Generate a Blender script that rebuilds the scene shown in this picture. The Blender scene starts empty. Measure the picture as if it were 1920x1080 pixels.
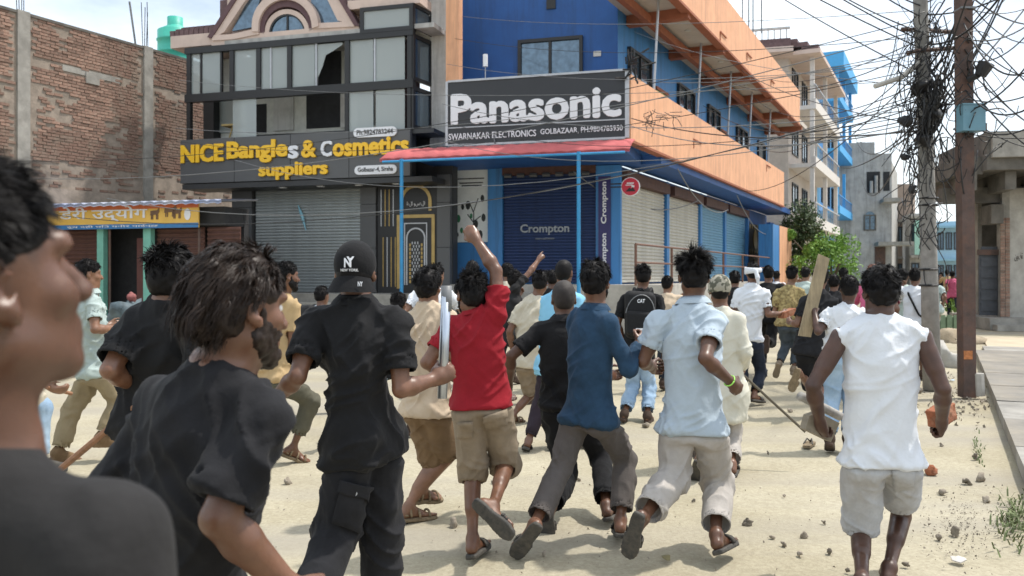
import bpy, math, random, numpy as np
from mathutils import Vector
random.seed(7); np.random.seed(7)
S = bpy.context.scene
COL = S.collection
# ------------------------------------------------------------------ camera, sky, sun, exposure
CAM_H, FPX, HORIZ = 1.55, 1600.0, 517.0
cam_d = bpy.data.cameras.new('camera'); cam = bpy.data.objects.new('camera', cam_d); COL.objects.link(cam)
cam.location = (0, 0, CAM_H); cam.rotation_euler = (math.radians(90), 0, 0)
cam_d.sensor_width = 36.0; cam_d.lens = 36.0*FPX/1920.0
cam_d.shift_y = -(540-HORIZ)/1920.0
cam_d.clip_start = 0.05; cam_d.clip_end = 2000
cam_d.dof.use_dof = True; cam_d.dof.focus_distance = 4.6; cam_d.dof.aperture_fstop = 5.0
S.camera = cam
SUN_EL, SUN_AZ = math.radians(63), math.radians(74)      # azimuth clockwise from +Y (view direction)
w = bpy.data.worlds.new('World'); S.world = w; w.use_nodes = True
nt = w.node_tree; nt.nodes.clear()
def wn(t, **k):
    n = nt.nodes.new(t)
    for a, b in k.items(): setattr(n, a, b)
    return n
sky = wn('ShaderNodeTexSky', sky_type='NISHITA', sun_disc=False, sun_elevation=SUN_EL, sun_rotation=SUN_AZ,
         altitude=60, air_density=1.0, dust_density=3.0, ozone_density=1.0)
tc = wn('ShaderNodeTexCoord'); mp = wn('ShaderNodeMapping'); mp.inputs['Scale'].default_value = (1.2, 1.2, 3.0)
cl = wn('ShaderNodeTexNoise'); cl.inputs['Scale'].default_value = 1.9; cl.inputs['Detail'].default_value = 7; cl.inputs['Roughness'].default_value = 0.55
ramp = wn('ShaderNodeValToRGB'); ramp.color_ramp.elements[0].position = 0.36; ramp.color_ramp.elements[1].position = 0.68
ramp.color_ramp.elements[0].color = (0.20, 0.20, 0.20, 1); ramp.color_ramp.elements[1].color = (0.92, 0.92, 0.92, 1)
mix = wn('ShaderNodeMix', data_type='RGBA'); mix.inputs[7].default_value = (8.8, 9.5, 9.9, 1)
bg = wn('ShaderNodeBackground'); bg.inputs['Strength'].default_value = 0.12
wo = wn('ShaderNodeOutputWorld')
nt.links.new(tc.outputs['Generated'], mp.inputs['Vector']); nt.links.new(mp.outputs[0], cl.inputs['Vector'])
nt.links.new(cl.outputs['Fac'], ramp.inputs[0]); nt.links.new(ramp.outputs[0], mix.inputs[0])
nt.links.new(sky.outputs[0], mix.inputs[6]); nt.links.new(mix.outputs[2], bg.inputs['Color']); nt.links.new(bg.outputs[0], wo.inputs['Surface'])
sd = bpy.data.lights.new('sun', 'SUN'); sd.energy = 2.5; sd.angle = math.radians(1.6); sd.color = (1.0, 0.955, 0.88)
sun = bpy.data.objects.new('sun', sd); COL.objects.link(sun)
sv = Vector((math.sin(SUN_AZ)*math.cos(SUN_EL), math.cos(SUN_AZ)*math.cos(SUN_EL), math.sin(SUN_EL)))
sun.rotation_euler = sv.to_track_quat('Z', 'Y').to_euler(); sun.location = (20, 5, 30)
S.view_settings.view_transform = 'Standard'; S.view_settings.look = 'None'
S.view_settings.exposure = 0.68; S.view_settings.gamma = 1.0; S.view_settings.use_curve_mapping = False

# ------------------------------------------------------------------ helpers
def A(*v): return np.array(v, dtype=float)
def unit(v):
    v = np.asarray(v, float); return v/(np.linalg.norm(v)+1e-12)
def W(x, y, d):
    """photo pixel (1920x1080) and depth in metres -> world point"""
    return A((x-960)*d/FPX, d, CAM_H+(HORIZ-y)*d/FPX)
def ground_d(y): return CAM_H*FPX/(y-HORIZ)
OFF = {}
def tag(o, label=None, cat=None, group=None, kind=None):
    if label: o['label'] = label
    if cat: o['category'] = cat
    if group: o['group'] = group
    if kind: o['kind'] = kind
    return o
def thing(name, loc, label, cat, group=None):
    o = bpy.data.objects.new(name, None); COL.objects.link(o); o.location = tuple(loc); o.empty_display_size = 0.2
    OFF[o.name] = np.asarray(loc, float)
    return tag(o, label, cat, group)
def mk_mesh(name, V, F, mats, mi=None, smooth=False):
    me = bpy.data.meshes.new(name)
    V = np.asarray(V, dtype=np.float32)
    if isinstance(F, np.ndarray):
        n, k = F.shape
        me.vertices.add(len(V)); me.vertices.foreach_set('co', V.ravel())
        me.loops.add(n*k); me.loops.foreach_set('vertex_index', F.astype(np.int32).ravel())
        me.polygons.add(n); me.polygons.foreach_set('loop_start', np.arange(0, n*k, k, dtype=np.int32))
        me.polygons.foreach_set('loop_total', np.full(n, k, dtype=np.int32))
    else:
        me.from_pydata([tuple(map(float, v)) for v in V], [], F)
    for m in (mats if isinstance(mats, (list, tuple)) else [mats]): me.materials.append(m)
    if mi is not None: me.polygons.foreach_set('material_index', np.asarray(mi, dtype=np.int32))
    if smooth: me.polygons.foreach_set('use_smooth', np.ones(len(me.polygons), dtype=bool))
    me.update(calc_edges=True); me.validate()
    return me
def link(name, me, parent=None, loc=None):
    o = bpy.data.objects.new(name, me); COL.objects.link(o)
    if parent is not None: o.parent = parent; OFF[o.name] = OFF[parent.name]
    if loc is not None: o.location = tuple(loc)
    return o
def obj(name, V, F, mats, parent=None, smooth=False, mi=None, base=None):
    """one mesh object from WORLD coordinates"""
    V = np.asarray(V, float)
    if parent is not None:
        return link(name, mk_mesh(name, V-OFF[parent.name], F, mats, mi, smooth), parent)
    if base is None:
        lo, hi = V.min(0), V.max(0); base = A((lo[0]+hi[0])/2, (lo[1]+hi[1])/2, lo[2])
    o = link(name, mk_mesh(name, V-base, F, mats, mi, smooth), None, base); OFF[o.name] = np.asarray(base, float)
    return o
class MB:
    """collects simple shapes (world coordinates) into one mesh"""
    def __init__(s): s.V = []; s.F = []
    def add(s, V, F):
        b = len(s.V); s.V += [tuple(map(float, v)) for v in V]; s.F += [tuple(b+i for i in f) for f in F]; return s
    def hexa(s, c):
        return s.add(c, [(0,3,2,1),(4,5,6,7),(0,1,5,4),(1,2,6,5),(2,3,7,6),(3,0,4,7)])
    def box(s, o, x, y, z, a0, a1, b0, b1, c0, c1):
        o, x, y, z = map(np.asarray, (o, x, y, z))
        P = lambda a, b, c: o+x*a+y*b+z*c
        return s.hexa([P(a0,b0,c0),P(a1,b0,c0),P(a1,b1,c0),P(a0,b1,c0),P(a0,b0,c1),P(a1,b0,c1),P(a1,b1,c1),P(a0,b1,c1)])
    def tube(s, pts, r, n=6, caps=True):
        pts = [np.asarray(p, float) for p in pts]; m = len(pts)
        R = r if hasattr(r, '__len__') else [r]*m
        up = A(0, 0, 1); V = []; F = []
        for i, p in enumerate(pts):
            t = unit(pts[min(i+1, m-1)]-pts[max(i-1, 0)])
            if abs(t[2]) > .95: up0 = A(1, 0, 0)
            else: up0 = up
            a = unit(np.cross(t, up0)); b = np.cross(t, a)
            for k in range(n):
                q = 2*math.pi*k/n; V.append(p+R[i]*(math.cos(q)*a+math.sin(q)*b))
        for i in range(m-1):
            for k in range(n):
                k2 = (k+1) % n; F.append((i*n+k, i*n+k2, (i+1)*n+k2, (i+1)*n+k))
        if caps: F.append(tuple(range(n))[::-1]); F.append(tuple((m-1)*n+k for k in range(n)))
        return s.add(V, F)
    def prism(s, poly, o, x, y, z, c0, c1):
        o, x, y, z = map(np.asarray, (o, x, y, z)); n = len(poly)
        V = [o+x*a+y*b+z*c0 for a, b in poly]+[o+x*a+y*b+z*c1 for a, b in poly]
        F = [tuple(range(n))[::-1], tuple(range(n, 2*n))]+[(i, (i+1) % n, n+(i+1) % n, n+i) for i in range(n)]
        return s.add(V, F)
    def strip(s, outer, inner, o, x, y, z, c0, c1, closed=False):
        """band between two polylines of the same length, with thickness"""
        o, x, y, z = map(np.asarray, (o, x, y, z)); n = len(outer)
        for i in range(n if closed else n-1):
            j = (i+1) % n
            P = lambda q, c: o+x*q[0]+y*q[1]+z*c
            s.hexa([P(outer[i],c0),P(outer[j],c0),P(inner[j],c0),P(inner[i],c0),P(outer[i],c1),P(outer[j],c1),P(inner[j],c1),P(inner[i],c1)])
        return s
    def obj(s, name, mat, parent=None, smooth=False, base=None):
        return obj(name, s.V, s.F, mat, parent, smooth, base=base)

# ------------------------------------------------------------------ materials
MATS = {}
def mat(name, col, rough=0.8, var=0.12, scale=6.0, bump=0.0, bscale=40.0, col2=None, metal=0.0, spec=0.5, detail=6.0,
        sheen=0.0, sss=0.0, stretch=None, objrand=0.0, bdist=0.01, dirt=None, contrast=None, streak=None):
    if name in MATS: return MATS[name]
    m = bpy.data.materials.new(name); m.use_nodes = True; MATS[name] = m
    t = m.node_tree; b = t.nodes['Principled BSDF']; N = t.nodes.new; L = t.links.new
    b.inputs['Roughness'].default_value = rough; b.inputs['Metallic'].default_value = metal
    b.inputs['Specular IOR Level'].default_value = spec
    if sheen: b.inputs['Sheen Weight'].default_value = sheen; b.inputs['Sheen Roughness'].default_value = .5
    if sss:
        b.inputs['Subsurface Weight'].default_value = sss; b.inputs['Subsurface Radius'].default_value = (.012, .005, .003); b.inputs['Subsurface Scale'].default_value = 1.0
    co = N('ShaderNodeTexCoord'); src = co.outputs['Object']
    if stretch:
        q = N('ShaderNodeMapping'); q.inputs['Scale'].default_value = stretch; L(src, q.inputs['Vector']); src = q.outputs[0]
    n = N('ShaderNodeTexNoise'); n.inputs['Scale'].default_value = scale; n.inputs['Detail'].default_value = detail; n.inputs['Roughness'].default_value = .62
    L(src, n.inputs['Vector'])
    r = N('ShaderNodeValToRGB'); c2 = col2 if col2 else tuple(min(1, c*(1+var)) for c in col); c1 = col if col2 else tuple(c*(1-var) for c in col)
    lo, hi = contrast if contrast else (.32, .68)
    r.color_ramp.elements[0].position = lo; r.color_ramp.elements[1].position = hi
    r.color_ramp.elements[0].color = (*c1, 1); r.color_ramp.elements[1].color = (*c2, 1)
    L(n.outputs['Fac'], r.inputs[0]); out = r.outputs[0]
    if dirt:                                    # (colour, scale, amount) : blotches of grime
        n2 = N('ShaderNodeTexNoise'); n2.inputs['Scale'].default_value = dirt[1]; n2.inputs['Detail'].default_value = 8; n2.inputs['Roughness'].default_value = .7
        L(co.outputs['Object'], n2.inputs['Vector'])
        r2 = N('ShaderNodeValToRGB'); r2.color_ramp.elements[0].position = .45; r2.color_ramp.elements[1].position = .75
        r2.color_ramp.elements[0].color = (0, 0, 0, 1); r2.color_ramp.elements[1].color = (dirt[2],)*3+(1,)
        L(n2.outputs['Fac'], r2.inputs[0])
        mx = N('ShaderNodeMix'); mx.data_type = 'RGBA'; mx.inputs[7].default_value = (*dirt[0], 1)
        L(r2.outputs[0], mx.inputs[0]); L(out, mx.inputs[6]); out = mx.outputs[2]
    if streak:                                  # (colour, amount) : rain streaks running down
        q2 = N('ShaderNodeMapping'); q2.inputs['Scale'].default_value = (3.2, 3.2, .22); L(co.outputs['Object'], q2.inputs['Vector'])
        n2 = N('ShaderNodeTexNoise'); n2.inputs['Scale'].default_value = 1.6; n2.inputs['Detail'].default_value = 9; n2.inputs['Roughness'].default_value = .72; L(q2.outputs[0], n2.inputs['Vector'])
        r2 = N('ShaderNodeValToRGB'); r2.color_ramp.elements[0].position = .48; r2.color_ramp.elements[1].position = .72
        r2.color_ramp.elements[0].color = (0, 0, 0, 1); r2.color_ramp.elements[1].color = (streak[1],)*3+(1,); L(n2.outputs['Fac'], r2.inputs[0])
        mx = N('ShaderNodeMix'); mx.data_type = 'RGBA'; mx.inputs[7].default_value = (*streak[0], 1)
        L(r2.outputs[0], mx.inputs[0]); L(out, mx.inputs[6]); out = mx.outputs[2]
    if objrand:
        oi = N('ShaderNodeObjectInfo'); hs = N('ShaderNodeHueSaturation'); mr = N('ShaderNodeMapRange')
        mr.inputs[3].default_value = 1-objrand; mr.inputs[4].default_value = 1+objrand
        L(oi.outputs['Random'], mr.inputs[0]); L(mr.outputs[0], hs.inputs['Value']); L(out, hs.inputs['Color']); out = hs.outputs[0]
    L(out, b.inputs['Base Color'])
    if bump:
        n3 = N('ShaderNodeTexNoise'); n3.inputs['Scale'].default_value = bscale; n3.inputs['Detail'].default_value = 5
        L(src, n3.inputs['Vector']); bp = N('ShaderNodeBump'); bp.inputs['Strength'].default_value = bump; bp.inputs['Distance'].default_value = bdist
        L(n3.outputs['Fac'], bp.inputs['Height']); L(bp.outputs[0], b.inputs['Normal'])
    return m
def glass_mat(name, tint=(.55, .62, .62), alpha=.35):
    if name in MATS: return MATS[name]
    m = bpy.data.materials.new(name); m.use_nodes = True; MATS[name] = m
    t = m.node_tree; b = t.nodes['Principled BSDF']; N = t.nodes.new; L = t.links.new
    b.inputs['Base Color'].default_value = (*tint, 1); b.inputs['Roughness'].default_value = .06; b.inputs['Specular IOR Level'].default_value = .9
    tr = N('ShaderNodeBsdfTransparent'); tr.inputs[0].default_value = (.75, .8, .8, 1); mx = N('ShaderNodeMixShader'); mx.inputs[0].default_value = alpha
    L(tr.outputs[0], mx.inputs[1]); L(b.outputs[0], mx.inputs[2]); L(mx.outputs[0], t.nodes['Material Output'].inputs['Surface'])
    return m

# ------------------------------------------------------------------ vertical planes laid out from pixel columns
class PL:
    """vertical plane through P with horizontal direction D (to the right in the picture); N faces the camera"""
    def __init__(s, P, D):
        s.P = A(P[0], P[1], 0); s.D = unit(A(D[0], D[1], 0)); s.N = A(s.D[1], -s.D[0], 0); s.Z = A(0, 0, 1)
    def off(s, n): q = PL(s.P+s.N*n, s.D); return q
    def sd(s, x):
        k = (x-960)/FPX                       # X = k*Y
        t = (k*s.P[1]-s.P[0])/(s.D[0]-k*s.D[1]); return t, s.P[1]+t*s.D[1]
    def s(s, x): return s.sd(x)[0]
    def z(s, x, y): return CAM_H+(HORIZ-y)*s.sd(x)[1]/FPX
    def pt(s, a, z, n=0): return s.P+s.D*a+s.Z*z+s.N*n
    def px(s, x, y, n=0): return s.pt(s.s(x), s.z(x, y), n)
    def mbox(s, mb, a0, a1, z0, z1, n0, n1): return mb.box(s.P, s.D, s.Z, s.N, a0, a1, z0, z1, n0, n1)
    def box(s, name, a0, a1, z0, z1, n0, n1, mat, parent=None):
        return s.mbox(MB(), a0, a1, z0, z1, n0, n1).obj(name, mat, parent)
    def pbox(s, name, x0, y0, x1, y1, n0, n1, mat, parent=None):
        xm = (x0+x1)/2; return s.box(name, s.s(x0), s.s(x1), s.z(xm, y1), s.z(xm, y0), n0, n1, mat, parent)
def text_mesh(body, bold=0.0, ext=0.0, res=3):
    cu = bpy.data.curves.new('lettering', 'FONT'); cu.body = body; cu.offset = bold; cu.extrude = ext; cu.resolution_u = res; cu.fill_mode = 'BOTH'
    o = bpy.data.objects.new('lettering', cu); COL.objects.link(o)
    dg = bpy.context.evaluated_depsgraph_get(); me = bpy.data.meshes.new_from_object(o.evaluated_get(dg))
    V = np.empty(len(me.vertices)*3, dtype=np.float32); me.vertices.foreach_get('co', V); V = V.reshape(-1, 3).astype(float)
    F = [tuple(p.vertices) for p in me.polygons]
    bpy.data.objects.remove(o); bpy.data.curves.remove(cu); bpy.data.meshes.remove(me)
    return V, F
def lettering(name, body, plane, a0, a1, z0, z1, n, mat, parent, bold=0.0, ext=0.01, rot=False):
    """text fitted to a rectangle of the plane; bold strokes are grown from a raster of the glyphs"""
    V, F = text_mesh(body, 0.0, 0.0 if bold > .005 else 0.05)
    if bold > .005:
        r = .009; lo = V[:, :2].min(0)-bold*2-4*r; hi = V[:, :2].max(0)+bold*2+4*r; nx, ny = (np.ceil((hi-lo)/r).astype(int)+1); R = np.zeros((nx, ny), np.float32)
        gx = lo[0]+r*np.arange(nx); gy = lo[1]+r*np.arange(ny)
        for f in F:
            q = V[list(f), :2]
            for k in range(1, len(q)-1):
                A_, B_, C_ = q[0], q[k], q[k+1]; mn = np.minimum(np.minimum(A_, B_), C_); mxx = np.maximum(np.maximum(A_, B_), C_)
                i0, j0 = np.maximum(((mn-lo)/r).astype(int)-1, 0); i1, j1 = ((mxx-lo)/r).astype(int)+2
                X, Y = np.meshgrid(gx[i0:i1], gy[j0:j1], indexing='ij'); d = (B_[0]-A_[0])*(C_[1]-A_[1])-(C_[0]-A_[0])*(B_[1]-A_[1])
                if abs(d) < 1e-12: continue
                u = ((X-A_[0])*(C_[1]-A_[1])-(C_[0]-A_[0])*(Y-A_[1]))/d; v = ((B_[0]-A_[0])*(Y-A_[1])-(X-A_[0])*(B_[1]-A_[1]))/d
                R[i0:i1, j0:j1] = np.maximum(R[i0:i1, j0:j1], (u >= -.03) & (v >= -.03) & (u+v <= 1.03))
        k = max(1, int(round(bold/r))); G = R.copy()
        for i in range(-k, k+1):
            for j in range(-k, k+1):
                if i*i+j*j <= (bold/r)**2+.3: G = np.maximum(G, np.roll(np.roll(R, i, 0), j, 1))
        for _ in range(2): G = (G+np.roll(G, 1, 0)+np.roll(G, -1, 0)+np.roll(G, 1, 1)+np.roll(G, -1, 1))/5
        V3 = np.repeat(((.5-G)*r*2)[:, :, None], 4, 2); V3[:, :, 0] = .02; V3[:, :, 3] = .02
        V, F = surfnet(V3.astype(np.float32), A(lo[0], lo[1], 0), r)
        V[:, 2] = (V[:, 2] > r*1.5)
    if rot: V = np.stack([-V[:, 1], V[:, 0], V[:, 2]], 1)
    lo, hi = V.min(0), V.max(0); q = (V-lo)/(hi-lo+1e-9)
    P = plane.P+np.outer(a0+(a1-a0)*q[:, 0], plane.D)+np.outer(z0+(z1-z0)*q[:, 1], plane.Z)+np.outer(n+ext*q[:, 2], plane.N)
    return obj(name, P, F, mat, parent)
# ------------------------------------------------------------------ implicit surfaces
def smin(a, b, k):
    if k <= 0: return np.minimum(a, b)
    h = np.clip(.5+.5*(b-a)/k, 0, 1); return b+(a-b)*h-k*h*(1-h)
class SDF:
    def __init__(s): s.pr = []
    def add(s, fn, lo, hi, k=0.0, op='u'): s.pr.append((op, fn, np.asarray(lo, float), np.asarray(hi, float), k)); return s
    def cone(s, a, b, ra, rb, k=.02, cut_end=False, cut_start=False, op='u', flat=None):
        a = np.asarray(a, float); b = np.asarray(b, float); ab = b-a; L2 = ab@ab+1e-12; u = ab/math.sqrt(L2); L = math.sqrt(L2)
        def fn(x, y, z):
            px, py, pz = x-a[0], y-a[1], z-a[2]
            t0 = (px*u[0]+py*u[1]+pz*u[2]); t = np.clip(t0/L, 0, 1); r = ra+(rb-ra)*t; q = t*L
            d = np.sqrt((px-u[0]*q)**2+(py-u[1]*q)**2+(pz-u[2]*q)**2)-r
            if cut_end: d = np.maximum(d, t0-L)
            if cut_start: d = np.maximum(d, -t0)
            return d
        r = max(ra, rb)+k; return s.add(fn, np.minimum(a, b)-r, np.maximum(a, b)+r, k, op)
    def ell(s, c, fr, rad, k=.02, op='u'):
        """ellipsoid at c, frame fr (rows = axes), radii"""
        c = np.asarray(c, float); fr = np.asarray(fr, float); rad = np.asarray(rad, float)
        def fn(x, y, z):
            p = (x-c[0], y-c[1], z-c[2]); q = 0; g = 0
            for i in range(3):
                l = p[0]*fr[i, 0]+p[1]*fr[i, 1]+p[2]*fr[i, 2]; q = q+(l/rad[i])**2; g = g+(l/rad[i]**2)**2
            q = np.sqrt(q); return (q-1)*q/(np.sqrt(g)+1e-9)
        R = rad.max()+k; return s.add(fn, c-R, c+R, k, op)
    def torso(s, p0, p1, side0, side1, prof, hunch=0., k=.02, op='u', slack=None):
        """loft along p0->p1; prof rows (t, half width, half depth, forward shift)"""
        p0 = np.asarray(p0, float); p1 = np.asarray(p1, float); ax = p1-p0; L = np.linalg.norm(ax); u = ax/L
        prof = np.array(prof, float); tt = prof[:, 0]
        s0, s1 = unit(side0-u*(side0@u)), unit(side1-u*(side1@u)); fw = unit(np.cross(u, unit(s0+s1)))
        fine = np.linspace(tt[0], tt[-1], 64); P = []
        for c in (1, 2, 3):
            v = np.interp(fine, tt, prof[:, c]); v = np.convolve(np.pad(v, 3, 'edge'), np.ones(7)/7, 'valid'); P.append(v)
        def fn(x, y, z):
            px, py, pz = x-p0[0], y-p0[1], z-p0[2]
            t = (px*u[0]+py*u[1]+pz*u[2])/L; tc = np.clip(t, 0, 1)
            a = np.interp(t, fine, P[0]); b = np.interp(t, fine, P[1]); f = np.interp(t, fine, P[2])-hunch*4*tc*(1-tc)
            sx = [s0[i]+(s1[i]-s0[i])*tc for i in range(3)]; n = np.sqrt(sx[0]**2+sx[1]**2+sx[2]**2); sx = [q/n for q in sx]
            fx = [u[1]*sx[2]-u[2]*sx[1], u[2]*sx[0]-u[0]*sx[2], u[0]*sx[1]-u[1]*sx[0]]
            X = px*sx[0]+py*sx[1]+pz*sx[2]; Y = px*fx[0]+py*fx[1]+pz*fx[2]-f
            q = np.sqrt((X/a)**2+(Y/b)**2)+1e-6; g = np.sqrt((X/a**2)**2+(Y/b**2)**2)+1e-6
            d = (q-1)*q/g
            return np.maximum(d, np.maximum((tt[0]-t)*L, (t-tt[-1])*L))
        R = prof[:, 1:3].max()+k+abs(hunch)+.05; e0, e1 = p0+ax*tt[0], p0+ax*tt[-1]
        return s.add(fn, np.minimum(e0, e1)-R, np.maximum(e0, e1)+R, k, op)
    def mesh(s, h, clip=None):
        lo = np.min([p[2] for p in s.pr if p[0] == 'u'], 0)-2.5*h; hi = np.max([p[3] for p in s.pr if p[0] == 'u'], 0)+2.5*h
        if clip is not None: lo = np.maximum(lo, clip[0]); hi = np.minimum(hi, clip[1])
        n = np.ceil((hi-lo)/h).astype(int)+1
        ax = [(lo[i]+h*np.arange(n[i])).astype(np.float32) for i in range(3)]
        V = np.full(n, .08, np.float32)
        for op, fn, a, b, k in s.pr:
            i0 = np.clip(np.floor((a-lo)/h).astype(int)-2, 0, n); i1 = np.clip(np.ceil((b-lo)/h).astype(int)+3, 0, n)
            if (i1 <= i0).any(): continue
            sl = tuple(slice(i0[i], i1[i]) for i in range(3))
            d = fn(ax[0][sl[0]][:, None, None], ax[1][sl[1]][None, :, None], ax[2][sl[2]][None, None, :])
            if op == 'u': V[sl] = smin(V[sl], d, k)
            elif op == 's': V[sl] = -smin(-V[sl], d, k)
            else: V[sl] = np.maximum(V[sl], d)
        V[0] = V[-1] = .05; V[:, 0] = V[:, -1] = .05; V[:, :, 0] = V[:, :, -1] = .05
        return surfnet(V, lo, h)
def surfnet(V, lo, h):
    s = V < 0
    c = np.zeros(np.array(V.shape)-1, np.int8)
    for i in (0, 1):
        for j in (0, 1):
            for k in (0, 1): c += s[i:V.shape[0]-1+i, j:V.shape[1]-1+j, k:V.shape[2]-1+k]
    m = (c > 0) & (c < 8); I = np.argwhere(m); idx = np.full(m.shape, -1, np.int32); idx[m] = np.arange(len(I))
    if len(I) == 0: return np.zeros((0, 3)), np.zeros((0, 4), np.int32)
    acc = np.zeros((len(I), 3)); cnt = np.zeros(len(I))
    cor = [(i, j, k) for i in (0, 1) for j in (0, 1) for k in (0, 1)]
    val = {q: V[I[:, 0]+q[0], I[:, 1]+q[1], I[:, 2]+q[2]].astype(float) for q in cor}
    for a in cor:
        for ax in range(3):
            if a[ax]: continue
            b = tuple(1 if i == ax else a[i] for i in range(3)); va, vb = val[a], val[b]
            x = (va < 0) != (vb < 0); t = np.where(x, va/(va-vb+1e-12), 0)
            p = np.array(a, float)+np.outer(t, np.eye(3)[ax]); acc[x] += p[x]; cnt[x] += 1
    P = (I+acc/cnt[:, None])*h+lo
    Q = []
    for ax in range(3):
        o = [i for i in range(3) if i != ax]; sa = [slice(None)]*3; sb = [slice(None)]*3; sa[ax] = slice(0, -1); sb[ax] = slice(1, None)
        e = s[tuple(sa)] != s[tuple(sb)]; E = np.argwhere(e)
        ok = (E[:, o[0]] > 0) & (E[:, o[1]] > 0) & (E[:, o[0]] < V.shape[o[0]]-1) & (E[:, o[1]] < V.shape[o[1]]-1); E = E[ok]
        flip = s[E[:, 0], E[:, 1], E[:, 2]]
        def cell(d0, d1):
            q = E.copy(); q[:, o[0]] += d0; q[:, o[1]] += d1; return idx[q[:, 0], q[:, 1], q[:, 2]]
        quad = np.stack([cell(-1, -1), cell(0, -1), cell(0, 0), cell(-1, 0)], 1)
        if ax == 1: flip = ~flip
        quad = np.where(flip[:, None], quad, quad[:, ::-1]); Q.append(quad)
    Q = np.concatenate(Q); Q = Q[(Q >= 0).all(1)]
    return P, Q
def relax(P, Q, it=1, w=.5):
    for _ in range(it):
        acc = np.zeros_like(P); cnt = np.zeros(len(P))
        for i in range(4):
            j = (i+1) % 4
            for a, b in ((i, j), (j, i)): 
                for c in range(3): acc[:, c] += np.bincount(Q[:, a], P[Q[:, b], c], len(P))
                cnt += np.bincount(Q[:, a], minlength=len(P))
        P = P+w*(acc/np.maximum(cnt, 1)[:, None]-P)
    return P
def normals(P, Q):
    n = np.cross(P[Q[:, 2]]-P[Q[:, 0]], P[Q[:, 3]]-P[Q[:, 1]]); N = np.zeros_like(P)
    for i in range(4):
        for c in range(3): N[:, c] += np.bincount(Q[:, i], n[:, c], len(P))
    return N/(np.linalg.norm(N, axis=1, keepdims=True)+1e-12)
def vnoise(P, seed=0):
    I = np.floor(P).astype(np.int64); f = P-I; f = f*f*(3-2*f); out = 0
    for i in (0, 1):
        for j in (0, 1):
            for k in (0, 1):
                h = ((I[:, 0]+i)*374761393+(I[:, 1]+j)*668265263+(I[:, 2]+k)*2147483647+seed*974711) & 0xffffffff
                h = ((h ^ (h >> 13))*1274126177) & 0xffffffff; h = (h ^ (h >> 16)) & 0xffff
                out = out+(h/65535.0)*(f[:, 0] if i else 1-f[:, 0])*(f[:, 1] if j else 1-f[:, 1])*(f[:, 2] if k else 1-f[:, 2])
    return out
def folds(P, Q, dirs, amp, seed=0, f_long=2.2, f_across=20.):
    """cloth folds: thin ridges running along the given directions, fading at cut edges"""
    N = normals(P, Q); M = relax(N, Q, 5, .8); mag = np.linalg.norm(M, axis=1); k = np.clip((mag-.74)/.22, 0, 1); N = M/(mag[:, None]+1e-9)
    D = np.zeros(len(P)); wob = np.stack([vnoise(P*6, seed+9+j)-.5 for j in range(3)], 1)
    for i, d in enumerate(dirs):
        d = unit(d); a = unit(np.cross(d, A(.31, .9, .2))); b = np.cross(d, a)
        q = P+wob*.07; c = np.stack([q@d*f_long, q@a*f_across, q@b*f_across*.6], 1)
        n = vnoise(c, seed+i); r = 1-np.abs(2*n-1); msk = np.clip(vnoise(P*5+3.7*i, seed+40+i)*2.4-.7, 0, 1)
        D += (r**3-.25)*msk*amp
    D += (vnoise(P*14, seed+77)-.5)*amp*.3
    return P+N*(D*k)[:, None]

# ------------------------------------------------------------------ people
SKINS = [((.105,.048,.027)), ((.15,.07,.04)), ((.21,.105,.06)), ((.07,.032,.02)), ((.27,.145,.09))]
def skin(i):
    if 'skin_%d' % i in MATS: return MATS['skin_%d' % i]
    m = skin0(i); t = m.node_tree; N = t.nodes.new; L = t.links.new; b = t.nodes['Principled BSDF']; co = [n for n in t.nodes if n.type == 'TEX_COORD'][0]
    n = N('ShaderNodeTexNoise'); n.inputs['Scale'].default_value = 13; n.inputs['Detail'].default_value = 6; L(co.outputs['Object'], n.inputs['Vector'])
    r = N('ShaderNodeMapRange'); r.inputs[1].default_value = .35; r.inputs[2].default_value = .65; r.inputs[3].default_value = .28; r.inputs[4].default_value = .56; L(n.outputs['Fac'], r.inputs[0]); L(r.outputs[0], b.inputs['Roughness'])
    return m
def skin0(i): return mat('skin_%d' % i, SKINS[i], rough=.42, var=.26, scale=9, bump=.2, bscale=260, sss=.1, bdist=.002, spec=.5, detail=9)
def cloth(name, col, col2=None, rough=.9, var=.10, scale=9., sheen=.03, bump=.3, bscale=42, crease=.5, **k):
    if 'cloth_'+name in MATS: return MATS['cloth_'+name]
    m = mat('cloth_'+name, col, rough=rough, var=var, scale=scale, col2=col2, sheen=sheen, bump=bump, bscale=bscale, spec=.2, bdist=.010, **k)
    t = m.node_tree; N = t.nodes.new; L = t.links.new; b = t.nodes['Principled BSDF']
    old = b.inputs['Normal'].links[0].from_node; co = [n for n in t.nodes if n.type == 'TEX_COORD'][0]
    mp = N('ShaderNodeMapping'); mp.inputs['Rotation'].default_value = (.4, .5, .3); mp.inputs['Scale'].default_value = (1, 1, .22); L(co.outputs['Object'], mp.inputs[0])
    n = N('ShaderNodeTexNoise'); n.noise_type = 'RIDGED_MULTIFRACTAL'; n.inputs['Scale'].default_value = 11; n.inputs['Detail'].default_value = 3; n.inputs['Distortion'].default_value = .6; L(mp.outputs[0], n.inputs['Vector'])
    bp = N('ShaderNodeBump'); bp.inputs['Strength'].default_value = crease; bp.inputs['Distance'].default_value = .02
    L(n.outputs['Fac'], bp.inputs['Height']); L(bp.outputs[0], old.inputs['Normal'])
    return m
HAIRM = mat('hair_black', (.006,.005,.005), rough=.55, var=.5, scale=60, spec=.16)
HAIRB = mat('hair_brown', (.016,.011,.009), rough=.45, var=.5, scale=50, col2=(.032,.02,.014), spec=.2)
HAIRR = mat('hair_red', (.09,.03,.015), rough=.45, var=.5, scale=50, col2=(.22,.09,.05), spec=.45)
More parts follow.
